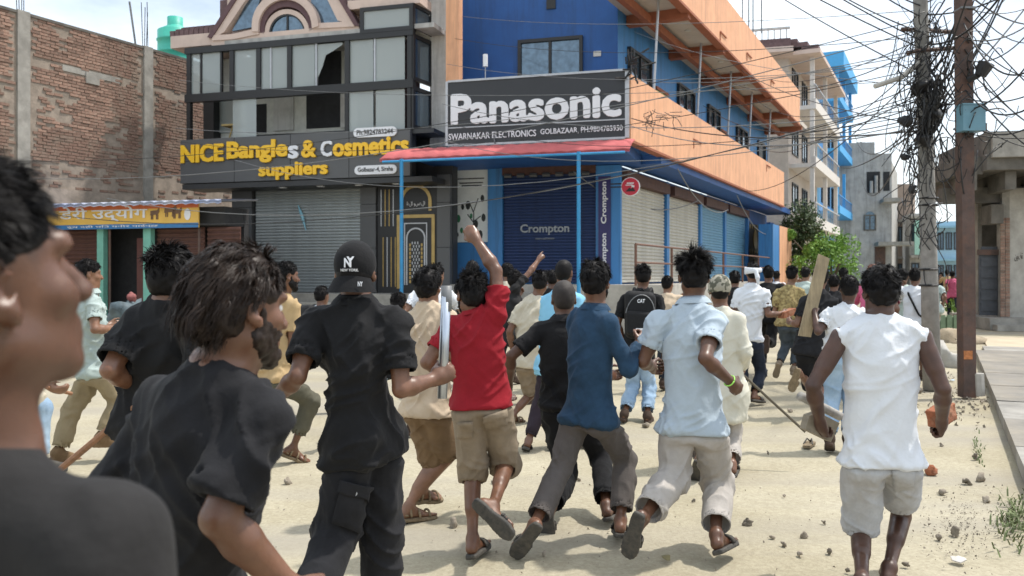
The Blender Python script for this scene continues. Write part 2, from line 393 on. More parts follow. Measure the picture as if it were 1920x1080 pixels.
EYEW = mat('eye_white', (.7,.68,.64), rough=.25, var=.02); EYED = mat('eye_dark', (.02,.012,.01), rough=.15, var=.02)
RUB = mat('rubber_sole', (.035,.034,.032), rough=.8, var=.35, scale=30, col2=(.09,.08,.065), bump=.3, bscale=160)
RUBG = mat('rubber_tan', (.2,.15,.09), rough=.85, var=.3, scale=30, bump=.3, bscale=160)
BONE = dict(ua=.285, fa=.245, th=.415, sh=.405, ft=.19)
PAR = dict(elL='shL', elR='shR', wrL='elL', wrR='elR', knL='hpL', knR='hpR', anL='knL', anR='knR', toL='anL', toR='anR')
BL = dict(el='ua', wr='fa', kn='th', an='sh', to='ft')
def solve_px(d, px, s=1.0, name=''):
    """joints given as photo pixels. torso: (x, y, depth offset); limbs: (x, y, sign) with the depth found from the bone length"""
    J = {}
    for k in ('pel', 'c7', 'hd', 'shL', 'shR', 'hpL', 'hpR'):
        x, y, dz = px[k]; J[k] = W(x, y, d+dz)
    for k in ('elL','elR','wrL','wrR','knL','knR','anL','anR','toL','toR'):
        if k not in px: continue
        x, y, sg = px[k]; p = J[PAR[k]]; L = BONE[BL[k[:2]]]*s; Y = p[1]
        for _ in range(5):
            q = W(x, y, Y); pl = math.hypot(q[0]-p[0], q[2]-p[2]); Y = p[1]+sg*math.sqrt(max(L*L-pl*pl, 0))
        J[k] = W(x, y, Y)
        LL = np.linalg.norm(J[k]-p)
        if LL > L*1.12: J[k] = p+(J[k]-p)*(L*1.12/LL)
        if k[:2] == 'an': J[k][2] = max(J[k][2], .09*s)
        if k[:2] == 'to': J[k][2] = max(J[k][2], .025*s)
    return J
def fk(base, yaw, ph, s=1.0, lean=12, arm=45, bend=95, stride=38, hip=.86, twist=8, head_yaw=0, lift=0.0):
    """running pose: base on the ground, yaw clockwise from +Y, ph = +1 right leg forward ... -1 left leg forward"""
    yw = math.radians(yaw); F = A(math.sin(yw), math.cos(yw), 0); R = A(math.cos(yw), -math.sin(yw), 0); U = A(0, 0, 1)
    J = {}; le = math.radians(lean); up = unit(U*math.cos(le)+F*math.sin(le))
    J['pel'] = np.asarray(base, float)+U*(hip*s+lift); tw = math.radians(twist*ph)
    hR = unit(R*math.cos(tw)+F*math.sin(tw)); sR = unit(R*math.cos(tw*1.6)-F*math.sin(tw*1.6))
    J['c7'] = J['pel']+up*.53*s; hy = math.radians(head_yaw)
    J['hf'] = unit(F*math.cos(hy)+R*math.sin(hy)); J['hd'] = J['c7']+U*.155*s+F*.05*s; J['hu'] = U+F*.05
    for sd, g in (('L', -1), ('R', 1)):
        J['hp'+sd] = J['pel']+hR*g*.088*s-up*.01*s; J['sh'+sd] = J['c7']+sR*g*.178*s-up*.055*s
        q = ph*g                     # +1: this leg forward
        def dirv(a): return -U*math.cos(a)+F*math.sin(a)
        ta = math.radians(stride*q+4); kb = math.radians(12+ (30*abs(ph) if q > 0 else 0)+(62*-q if q < 0 else 0))
        J['kn'+sd] = J['hp'+sd]+dirv(ta)*.415*s; J['an'+sd] = J['kn'+sd]+dirv(ta-kb)*.405*s
        fa = ta-kb+math.radians(62 if q > 0 else 58); J['to'+sd] = J['an'+sd]+dirv(fa)*.19*s
        aa = math.radians(-arm*q); ab = math.radians(bend)
        da = unit(dirv(aa)+sR*g*.25); J['el'+sd] = J['sh'+sd]+da*.285*s
        J['wr'+sd] = J['el'+sd]+unit(dirv(aa+ab)-sR*g*.15)*.245*s
    # feet stand on the ground
    zmin = min(J['anL'][2], J['anR'][2], J['toL'][2]+.065, J['toR'][2]+.065)-.085*s
    for k in J:
        if k not in ('hf', 'hu'): J[k] = J[k]-U*(zmin-lift)
    return J
def head_sdf(B, c, fr, s, k=1.0, ears=True, face=True):
    X, Y, Z = fr
    P = lambda x, y, z: c+(X*x+Y*y+Z*z)*s
    B.ell(P(0,-.012,.03), fr, A(.074,.094,.087)*s, .02)
    B.ell(P(0,.028,-.042), fr, A(.056,.064,.074)*s, .03*s)
    B.cone(P(-.048,.004,-.06), P(-.012,.07,-.094), .018*s, .018*s, .02*s); B.cone(P(.048,.004,-.06), P(.012,.07,-.094), .018*s, .018*s, .02*s)
    B.ell(P(0,.076,-.1), fr, A(.02,.016,.016)*s, .018*s)
    B.cone(P(0,.088,.012), P(0,.113,-.03), .007*s, .011*s, .014*s); B.ell(P(0,.108,-.034), fr, A(.017,.012,.010)*s, .008*s)
    B.cone(P(-.04,.078,.026), P(.04,.078,.026), .012*s, .012*s, .016*s)
    B.cone(P(-.045,.062,-.022), P(-.03,.078,-.03), .016*s, .012*s, .02*s); B.cone(P(.045,.062,-.022), P(.03,.078,-.03), .016*s, .012*s, .02*s)
    B.ell(P(-.032,.1,.004), fr, A(.018,.018,.012)*s, .012*s, 's'); B.ell(P(.032,.1,.004), fr, A(.018,.018,.012)*s, .012*s, 's')
    B.cone(P(-.019,.087,-.060), P(.019,.087,-.060), .0085*s, .0085*s, .007*s); B.cone(P(-.016,.086,-.074), P(.016,.086,-.074), .0095*s, .0095*s, .007*s)
    for g in (-1, 1):
        ef = np.array([unit(X*g+Y*-.45), unit(Y+X*g*.45), Z])
        B.ell(P(g*.079,-.012,-.004), ef, A(.009,.021,.032)*s, .008*s)
        B.ell(P(g*.086,-.006,0), ef, A(.008,.011,.018)*s, .004*s, 's')
        B.ell(P(g*.077,.0,-.03), ef, A(.008,.011,.012)*s, .006*s)
def hand_sdf(B, wr, hd, pn, g, s=1.0, curl=.5, thick=1.0, point=False):
    """palm with four fingers and a thumb. hd: hand direction, pn: palm normal, g=+1 right hand"""
    hd = unit(hd); pn = unit(pn-hd*(pn@hd)); sd = np.cross(hd, pn)*(-g)      # sd points to the thumb side
    sd = -sd
    fr = np.array([hd, sd, pn]); r = .0088*s*thick
    B.ell(wr+hd*.048*s, fr, A(.056,.040,.018)*s*A(1, 1, thick), .015*s)
    B.cone(wr, wr+hd*.03*s, .025*s, .026*s, .02*s)
    off = [.030, .0105, -.0095, -.028]; ln = [.072, .082, .077, .06]
    for i in range(4):
        p = wr+hd*(.088-.004*abs(i-1))*s+sd*off[i]*s; L = ln[i]*s
        c = .12 if (point and i == 0) else curl
        a = 0.0
        for j, (f, da) in enumerate(((.42, 75), (.32, 95), (.26, 65))):
            a += math.radians(da*c); d = unit(hd*math.cos(a)+pn*math.sin(a)); q = p+d*L*f
            B.cone(p, q, r*(1-.06*j), r*(.95-.09*j), .004*s); p = q
    p = wr+hd*.022*s+sd*.034*s+pn*.008*s
    d = unit(hd*.75+sd*(.75-.5*curl)+pn*(.15+.5*curl)); q = p+d*.042*s; B.cone(p, q, .013*s, .0105*s, .012*s)
    d2 = unit(hd*(.9-.2*curl)-sd*.55*curl+sd*.2+pn*.4*curl); B.cone(q, q+d2*.036*s, .0105*s, .0085*s, .004*s)
def strands(c, fr, s, n, top=.05, side=.025, back=.03, wid=.004, curl=.3, flow=(0, -.3, 0), seed=0, volume=1.0, K=4, low=-.075, front=.055, fringe=0., fade=None):
    """hair locks rooted over the scalp, returns V, F (triangles)"""
    rg = np.random.RandomState(seed); X, Y, Z = fr; E = A(.077,.097,.090)
    d = rg.normal(size=(n*3, 3)); d /= np.linalg.norm(d, axis=1, keepdims=True)
    p = d*E+A(0,-.012,.03)
    az = np.arctan2(d[:, 1], np.abs(d[:, 0])+1e-6)                  # +pi/2 face, -pi/2 back
    hl = np.interp(az, [-1.6, -.5, -.15, .1, .5, 1.0, 1.6], [low, low+.01, -.0, .03, .05, front, front+.01])+rg.normal(size=len(d))*.005
    if fade is not None: hl = np.maximum(hl, fade+.25*p[:, 1])
    ok = p[:, 2] > hl; p = p[ok][:n]; d = d[ok][:n]; n = len(p)
    nrm = d/E; nrm /= np.linalg.norm(nrm, axis=1, keepdims=True)
    hgt = np.clip((p[:, 2]-.02)/.09, 0, 1); bk = np.clip(-d[:, 1], 0, 1)*(1-hgt)
    nc = max(12, n//26); cen = rg.randint(0, n, nc); lock = np.argmin(((p[:, None, :]-p[cen][None, :, :])**2).sum(2)+rg.rand(nc)[None]*.0002, 1) if n*nc < 6e6 else rg.randint(0, nc, n)
    ln = (.6+.65*rg.rand(nc))[lock]*(.75+.4*rg.rand(n))
    L = (side*(1-hgt)*(1-bk)+top*hgt+back*bk)*ln
    fl = np.asarray(flow, float); tang = fl+A(0, 0, -.55)*(1-hgt)[:, None]; tang = tang-nrm*(tang*nrm).sum(1, keepdims=True)
    dirv = nrm*volume+tang+rg.normal(size=(nc, 3))[lock]*curl*.75+rg.normal(size=(n, 3))*.13; dirv /= np.linalg.norm(dirv, axis=1, keepdims=True)
    pts = [p-nrm*.004]; q = p.copy(); ph = (rg.rand(nc, 3)*7)[lock]+rg.rand(n, 3)*.5; lc = p[cen][lock]
    for k in range(K):
        q = q+dirv*(L/K)[:, None]; tip = lc+(q-p); q = q+(tip-q)*.06        # locks narrow towards the tip
        e = (q-A(0,-.012,.03))/(E+.004+.002*k); r = np.linalg.norm(e, axis=1, keepdims=True)
        q = np.where(r < 1, A(0,-.012,.03)+e/np.maximum(r, 1e-3)*(E+.004+.002*k), q); pts.append(q.copy())
        dirv = dirv+A(0, 0, -.28)+tang*.35+np.sin(ph+k*1.7)*curl*.8; dirv /= np.linalg.norm(dirv, axis=1, keepdims=True)
    T = np.stack(pts, 1)
    a = np.cross(T[:, -1]-T[:, 0], nrm+rg.normal(size=(n, 3))*.5); a /= np.linalg.norm(a, axis=1, keepdims=True)+1e-9
    wv = wid*(.6+.8*rg.rand(n)); V = []
    for k in range(K+1):
        ww = (wv*(1-.85*(k/K)**1.4))[:, None]; V.append(T[:, k]-a*ww); V.append(T[:, k]+a*ww)
    V = np.stack(V, 1).reshape(-1, 3); m = 2*(K+1); base = (np.arange(n)*m)[:, None]
    F = np.concatenate([base+np.array([[2*k, 2*k+1, 2*k+3, 2*k+2]]) for k in range(K)]); V = c+(V*s)@np.array([X, Y, Z]); return V, F
def hair_cap(c, fr, s, grow=.010, low=-.07, front=.05, seed=0, h=.008, fade=None):
    B = SDF(); X, Y, Z = fr; P = lambda x, y, z: c+(X*x+Y*y+Z*z)*s
    B.ell(P(0,-.014,.032), fr, (A(.076,.096,.089)+grow)*s, .0)
    B.ell(P(0,-.045,-.02), fr, (A(.062,.06,.06)+grow*.7)*s, .03)
    # cut the face, ears and nape free
    B.ell(P(0,.13,-.055), fr, A(.125,.135,.105+front-.05)*s, .012*s, 's'); B.ell(P(0,.0,low-.075), fr, A(.2,.2,.08)*s, .006, 's')
    for g in (-1, 1): B.ell(P(g*.085,.02,-.03), fr, A(.03,.055,.052)*s, .008*s, 's')
    if fade is not None: B.add(lambda x, y, z: fade*s-((x-c[0])*Z[0]+(y-c[1])*Z[1]+(z-c[2])*Z[2])+.25*((x-c[0])*Y[0]+(y-c[1])*Y[1]+(z-c[2])*Y[2]), c-.3, c+.3, 0, 'i')
    Pm, Q = B.mesh(h); 
    if len(Pm): Pm = Pm+normals(Pm, Q)*((vnoise(Pm*70, seed)-.5)*.016+(vnoise(Pm*30, seed+3)-.5)*.012)[:, None]*min(1, grow/.010)
    return Pm, Q
def foot_frame(J, sd):
    an, to, kn = J['an'+sd], J['to'+sd], J['kn'+sd]; g = unit(to-an); n0 = kn-an; n0 = n0-g*(n0@g); n0 = unit(n0)
    th = math.radians(24); f = unit(g*math.cos(th)+n0*math.sin(th)); n = unit(n0*math.cos(th)-g*math.sin(th)); return f, n, np.cross(f, n)
PEOPLE = {}
def person(label, J, shirt, pants, feet='slide', hair='short', sk=1, s=1.0, res=.0085, bres=None, curl=(.45,.45), pn=None, point=None, hand_dir=None,
           hair_mat=None, seed=0, collar=True, wide=1.0, hunch=.012, bare_parts=None, beard=False, group=None, feet_mat=None, hairn=None, clip=None, base=None, detail=True, hairk=None, slim=.93):
    """body > one continuous mesh; shirt, trousers, hair, footwear are parts of the person"""
    if base is None:
        base = A(J['pel'][0], J['pel'][1], 0)
    T = thing('person', base, label, 'person', group)
    sR = unit(J['shR']-J['shL']); hR = unit(J['hpR']-J['hpL']); up = unit(J['c7']-J['pel']); F = unit(np.cross(up, sR)); hF = unit(np.cross(A(0,0,1), hR))
    hu = unit(J.get('hu', A(0,0,1)+F*.05)); hf = J.get('hf', F); hf = unit(hf-hu*(hf@hu)); fr = np.array([unit(np.cross(hf, hu)), hf, hu]); c = J['hd']
    e = wide*slim; lw = slim
    # ---------------- body
    B = SDF(); h = res
    prof = [(-.1,.12*e,.085,0),(0,.14*e,.095,0),(.25,.118*e,.082,0),(.6,.142*e,.092,0),(.85,.14*e,.085,0),(.97,.08,.06,0),(1.03,.05,.05,0)]
    prof = [(a, b*s, cc*s, f) for a, b, cc, f in prof]
    B.torso(J['pel'], J['c7'], hR, sR, prof, hunch*.6, .02)
    head_sdf(B, c, fr, s)
    B.cone(J['c7']-up*.02*s+F*.028*s, c+(fr[1]*-.018+fr[2]*-.06)*s, .056*s*e**.5, .052*s, .035*s)
    for sd, g in (('L', -1), ('R', 1)):
        if 'el'+sd in J:
            sh, el, wr = J['sh'+sd], J['el'+sd], J['wr'+sd]
            B.cone(J['c7']-up*.06*s, sh-up*.006*s, .040*s, .042*s, .025); B.cone(sh, el, .047*s*e**.5, .035*s, .02); B.cone(sh+(el-sh)*.3, sh+(el-sh)*.62, .043*s, .042*s, .012)
            fd = unit(wr-el); B.cone(el, el+(wr-el)*.3, .035*s, .039*s, .01); B.cone(el+(wr-el)*.3, wr, .039*s, .0245*s, .012)
            q = pn[sd] if pn and sd in pn else unit((J['c7']+J['pel'])/2-wr)
            hd = hand_dir[sd] if hand_dir and sd in hand_dir else fd
            hand_sdf(B, wr, hd, q, g, s, curl[0 if g < 0 else 1], thick=max(1, (bres or h)/.0085), point=(point == sd))
        hp, kn = J['hp'+sd], J['kn'+sd]
        B.cone(hp, kn, .072*s, .046*s, .03)
        if 'an'+sd in J:
            an = J['an'+sd]; ld = unit(an-kn); back = -unit(hF-ld*(hF@ld)); th = unit(kn-hp); bend = th-ld; 
            if np.linalg.norm(bend) > .25: back = -unit(bend-ld*(bend@ld))
            B.cone(kn, an, .044*s, .028*s, .02); B.cone(kn+ld*.05*s+back*.012*s, kn+ld*.19*s+back*.014*s, .041*s, .037*s, .03)
            if 'to'+sd in J:
                f, n, x = foot_frame(J, sd); heel = an-n*.05*s-f*.035*s; ball = an-n*.062*s+f*.10*s
                B.cone(an-n*.01*s, heel, .032*s, .03*s, .02); B.cone(heel, ball, .028*s, .022*s, .02); B.cone(an-n*.012*s, ball-x*.01*s, .03*s, .02*s, .03)
                for i, (o, l) in enumerate(((-.026, .185), (-.008, .182), (.008, .175), (.022, .165), (.034, .152))):
                    o *= g if False else 1
                    B.cone(ball+x*o*s*(1 if g < 0 else -1)*-1, an-n*.066*s+f*l*s+x*o*1.15*s*(1 if g < 0 else -1)*-1, .015*s, .010*s, .006)
    P, Q = B.mesh(bres or h, clip); P = relax(P, Q, 1, .4)
    obj('body', P, Q, skin(sk), T, True)
    # ---------------- eyes, only where a face shows
    if bare_parts and 'eyes' in bare_parts:
        for g in (-1, 1):
            ec = c+(fr[0]*g*.031+fr[1]*.0715+fr[2]*.003)*s; eb = SDF(); eb.ell(ec, fr, A(.0125,.0125,.0105)*s, 0); q, f = eb.mesh(.0025)
            ey = obj('eye', q, f, EYEW, T, True)
            eb = SDF(); eb.ell(ec+hf*.0085*s, fr, A(.0055,.005,.0055)*s, 0); q, f = eb.mesh(.0012); obj('iris', q, f, EYED, ey, True)
            br = SDF(); br.cone(c+(fr[0]*g*.016+fr[1]*.094+fr[2]*.026)*s, c+(fr[0]*g*.048+fr[1]*.078+fr[2]*.028)*s, .0045*s, .003*s, .0); q, f = br.mesh(.003); obj('eyebrow', q, f, HAIRM, T, True)
    # ---------------- shirt
    if shirt:
        B = SDF(); ez = shirt.get('ease', .024)*.8; hem = shirt.get('hem', -.2); fl = shirt.get('flare', .012)*.6; sl = shirt.get('sleeve', .62)
        nk = shirt.get('neck', .98)
        prof = [(hem-.02, (.148*e+ez+fl), .105+ez*.9+fl, 0), (0,.146*e+ez+fl*.5,.102+ez*.9,0), (.25,.134*e+ez,.094+ez*.9,0), (.6,.150*e+ez*.9,.100+ez*.7,0), (.82,.148*e+ez*.6,.096+ez*.4,0), (.94,.088,.070,0), (nk,.064,.062,0), (nk+.05,.055,.055,0)]
        prof = [(a, b*s, cc*s, f) for a, b, cc, f in prof]
        B.torso(J['pel'], J['c7'], hR, sR, prof, hunch, .0)
        tank = shirt.get('tank')
        for sd, g in (('L', -1), ('R', 1)):
            sh = J['sh'+sd]; tr = J['c7']-up*.035*s
            inner = tr+(sh-tr)*.3; 
            if tank:
                B.cone(inner, sh+up*.002+(sh-tr)*.09, .056*s, .0535*s, .035, cut_end=True); continue
            B.cone(inner, sh, .052*s, .051*s, .045)
            if 'el'+sd not in J: continue
            el, wr = J['el'+sd], J['wr'+sd]; r0 = shirt.get('sr', .066)*.92
            if sl <= 1:
                end = sh+(el-sh)*sl; B.cone(sh, end, r0*.82*s, (r0+.003)*s, .03, cut_end=True)
                B.cone(end-(el-sh)*.16, end+(el-sh)*.05, (r0-.012)*s, (r0-.009)*s, .002, op='s')
            else:
                end = el+(wr-el)*(sl-1); B.cone(sh, el, r0*.84*s, .05*s, .03); B.cone(el, end, .054*s, shirt.get('cuff', .042)*s, .02, cut_end=True)
        pez = pants.get('ease', .016)*.8 if pants else .016
        for sd in 'LR':
            B.ell(J['hp'+sd]-hF*.026*s-A(0,0,.02)*s, np.eye(3), A(.088,.088,.088)*s*(1+pez*2)+.013*s, .05)
            if hem < -.16: B.cone(J['hp'+sd], J['hp'+sd]+(J['kn'+sd]-J['hp'+sd])*.75, (.084+pez*.6+.016)*s, (.085+fl)*s, .06)
        ax = J['c7']-J['pel']; L = np.linalg.norm(ax)
        def hemcut(x, y, z, p0=J['pel'], u=ax/L, L=L):
            px, py, pz = x-p0[0], y-p0[1], z-p0[2]; t = px*u[0]+py*u[1]+pz*u[2]; d = hem*L-t
            r = np.sqrt(np.maximum(px*px+py*py+pz*pz-t*t, 0)); return np.where(r < .27*s, d, -.1)
        q = J['pel']; B.add(hemcut, q-.55, q+.5, 0, 'i')
        if hem < -.3: pass
        else: B.torso(J['pel'], J['c7'], hR, sR, [(hem-.12, (.135*e+ez+fl)*s, (.09+ez*.9+fl)*s, 0), (hem+.015, (.132*e+ez+fl)*s, (.088+ez*.9+fl)*s, 0), (hem+.03, .12*e*s, .08*s, 0)], hunch, .004, op='s')
        P, Q = B.mesh(h, clip); P = relax(P, Q, 1, .5)
        fa = shirt.get('fold', .013)*1.65
        P = folds(P, Q, [up*.8+sR*.55, up*.8-sR*.6, up*.35+sR*.9], fa, seed, 2.2, 19)
        so = obj('shirt', P, Q, shirt['mat'], T, True)
        if shirt.get('collar'):
            cm = MB(); n = 22; rings = []
            nb = J['c7']-up*.012*s+F*.012*s; ca = unit((c-nb)-up*0); rows = ((.000, .084, .070), (.035, .070, .064), (.045, .066, .062), (.022, .090, .078), (.004, .102, .086))
            for (hh, a, b) in rows:
                rings.append([nb+ca*hh*s+sR*math.cos(2*math.pi*k/n)*a*s+F*math.sin(2*math.pi*k/n)*b*s*1.05 for k in range(n)])
            V = [p for r in rings for p in r]; Fq = []
            for r in range(len(rows)-1):
                for k in range(n): Fq.append((r*n+k, r*n+(k+1) % n, (r+1)*n+(k+1) % n, (r+1)*n+k))
            obj('collar', V, Fq, shirt['mat'], so, True)
    # ---------------- trousers or shorts
    if pants:
        B = SDF(); ez = pants.get('ease', .016)*.8; ln = pants.get('len', 1.9); wst = pants.get('waist', .2)
        prof = [(-.16,.118*e+ez,.092+ez,0), (-.02,.150*e+ez,.108+ez,0), (.06,.136*e+ez*.5,.098+ez*.5,0), (wst,.118*e,.084,0)]
        prof = [(a, b*s, cc*s, f) for a, b, cc, f in prof]
        B.torso(J['pel'], J['c7'], hR, sR, prof, 0, .0)
        for sd, g in (('L', -1), ('R', 1)):
            hp, kn = J['hp'+sd], J['kn'+sd]; L = ln if not hasattr(ln, '__len__') else ln[0 if g < 0 else 1]
            kr = pants.get('knee', .066)*.94; cf = pants.get('cuff', .062)*.94
            # seat
            B.ell(hp-hF*.028*s-A(0,0,.02)*s, np.eye(3), A(.086,.086,.086)*s*(1+ez*2), .04)
            if L <= 1:
                end = hp+(kn-hp)*L; B.cone(hp, end, (.084+ez*.6)*s, (kr+ez)*s, .02, cut_end=True)
                B.cone(end-(kn-hp)*.06, end+(kn-hp)*.05, (kr+ez-.010)*s, (kr+ez-.008)*s, .002, op='s')
            else:
                an = J['an'+sd] if 'an'+sd in J else kn+A(0,0,-.4)
                B.cone(hp, kn, (.084+ez*.6)*s, (kr+ez*.5)*s, .02); end = kn+(an-kn)*(L-1); B.cone(kn, end, (kr+ez*.5)*s, cf*s, .03, cut_end=True)
                B.cone(end-(an-kn)*.06, end+(an-kn)*.05, (cf-.010)*s, (cf-.009)*s, .002, op='s')
        P, Q = B.mesh(h, clip); P = relax(P, Q, 1, .5)
        P0_ = P
        P = folds(P, Q, [sR*.6+A(0,0,.75), sR*.75-A(0,0,.6), A(0,0,1.)], pants.get('fold', .012)*1.15, seed+100, 3.0, 17)
        if shirt:      # flat and tucked where the shirt hangs over
            ax = J['c7']-J['pel']; t_ = (P0_-J['pel'])@ax/(ax@ax); k_ = np.clip((t_-shirt.get('hem', -.2)+.03)/.05, 0, 1)[:, None]
            P = P*(1-k_)+(P0_-normals(P0_, Q)*.016*s)*k_
        obj('shorts' if (ln[0] if hasattr(ln, '__len__') else ln) < 1.35 else 'trousers', P, Q, pants['mat'], T, True)
    # ---------------- footwear
    if feet:
        for sd, g in (('L', -1), ('R', 1)):
            if 'to'+sd not in J: continue
            f, n, x = foot_frame(J, sd); an = J['an'+sd]; x = x*(-1)
            B = SDF(); o = an-n*.088*s; hh = min(res, .008)
            def sole(X, Y, Z, o=o, f=f, n=n, x=x, g=g, th=(.013 if feet != 'shoe' else .016)):
                px, py, pz = X-o[0], Y-o[1], Z-o[2]; a = (px*f[0]+py*f[1]+pz*f[2])/s; b = (px*x[0]+py*x[1]+pz*x[2])/s; cc = (px*n[0]+py*n[1]+pz*n[2])/s
                wv = np.interp(a, [-.085,-.07,-.03,.04,.10,.15,.185,.205], [.012,.030,.037,.036,.047,.047,.036,.015])
                return np.maximum(np.maximum(np.abs(b)-wv, np.abs(cc)-th), np.maximum(-.078-a, a-.2))*.9
            q = o+f*.06*s; B.add(sole, q-.17*s, q+.17*s, 0)
            fm = feet_mat or RUB
            if feet == 'shoe':
                B.cone(an-n*.03*s-f*.02*s, an-n*.055*s+f*.1*s, .046*s, .036*s, .02); B.cone(an-n*.055*s+f*.08*s, an-n*.06*s+f*.165*s, .038*s, .026*s, .02); B.cone(an-n*.03*s-f*.02*s, an+n*.02*s, .046*s, .043*s, .02, cut_end=True)
                P, Q = B.mesh(hh); obj('shoe', P, Q, fm, T, True)
            else:
                P, Q = B.mesh(hh); sole_o = obj('sandal', P, Q, fm, T, True)
                mb = MB(); arcs = [.085, .1, .115] if feet == 'slide' else [.06, .13]
                for a in arcs:
                    mb.tube([o+f*(a+.0)*s+x*.046*math.cos(t)*s+n*(.012+.052*math.sin(t)*(1 if a < .09 else .85))*s for t in np.linspace(0, math.pi, 9)], .008*s, 5)
                if feet == 'sandal': mb.tube([o-f*.02*s+x*.04*s+n*.03*s, o-f*.068*s+n*.04*s, o-f*.02*s-x*.04*s+n*.03*s], .008*s, 5); mb.tube([o+x*.042*s*math.cos(t)+f*.0+n*(.02+.075*math.sin(t))*s for t in np.linspace(0, math.pi, 9)], .008*s, 5)
                mb.obj('strap', fm, sole_o, True)
    # ---------------- hair
    hm = hair_mat or HAIRM; hk = hairk or {}
    if hair:
        nh = int((hairn or (1700 if res < .01 else 900 if res < .016 else 300))*(3.9 if res < .01 else 2.6)); wd = .0013 if res < .01 else .0024 if res < .016 else .005
        if hair == 'buzz': P, Q = hair_cap(c, fr, s, .002, seed=seed, h=max(.007, res*.9)); V = None
        else:
            st = dict(short=dict(top=.034, side=.012, back=.013, curl=.35, flow=(.2,.5,0), volume=.42), messy=dict(top=.050, side=.020, back=.02, curl=.6, flow=(.25,.3,0), volume=.5),
                      thick=dict(top=.042, side=.026, back=.03, curl=.5, flow=(.1,.2,-.1), volume=.28), mullet=dict(top=.06, side=.05, back=.10, curl=.6, flow=(0,-.6,-.3), volume=.12, low=-.085, K=6))[hair]
            st.update(hk); P, Q = hair_cap(c, fr, s, dict(short=.003, messy=.005, thick=.007, mullet=.006)[hair], seed=seed, h=max(.007, res*.9), fade=hk.get('fade')); V, Fh = strands(c, fr, s, nh, wid=wd, seed=seed, **st)
        if V is None: obj('hair', P, Q, hm, T, True)
        else: obj('hair', np.concatenate([P, V]), np.concatenate([Q, Fh+len(P)]), hm, T, True)
    if beard:
        B = SDF(); X, Y, Z = fr; p = lambda x, y, z: c+(X*x+Y*y+Z*z)*s
        B.ell(p(0,.028,-.042), fr, A(.0595,.0675,.0775)*s, .0); B.ell(p(0,.077,-.102), fr, A(.024,.021,.022)*s, .02*s)
        for g in (-1, 1): B.cone(p(g*.05,.004,-.06), p(g*.012,.072,-.098), .0215*s, .022*s, .02*s); B.cone(p(g*.066,.016,-.005), p(g*.058,.016,-.06), .007*s, .012*s, .012*s)
        B.ell(p(0,.085,.012), fr, A(.062,.075,.068)*s, .008*s, 's'); B.ell(p(0,-.06,-.08), fr, A(.12,.062,.11)*s, .01*s, 's'); B.ell(p(0,.02,-.15), fr, A(.1,.06,.035)*s, .01*s, 's'); B.cone(p(-.02,.1,-.066), p(.02,.1,-.066), .02*s, .02*s, .004, op='s')
        for g in (-1, 1): B.cone(p(g*.003,.1,-.049), p(g*.026,.09,-.056), .006*s, .005*s, .004)
        P, Q = B.mesh(.006); P = P+normals(P, Q)*((vnoise(P*160, seed)-.4)*.008)[:, None]; obj('beard', P, Q, hm, T, True)
    T['_d'] = 0; del T['_d']
    PEOPLE[label] = (T, J, fr, c)
    return T
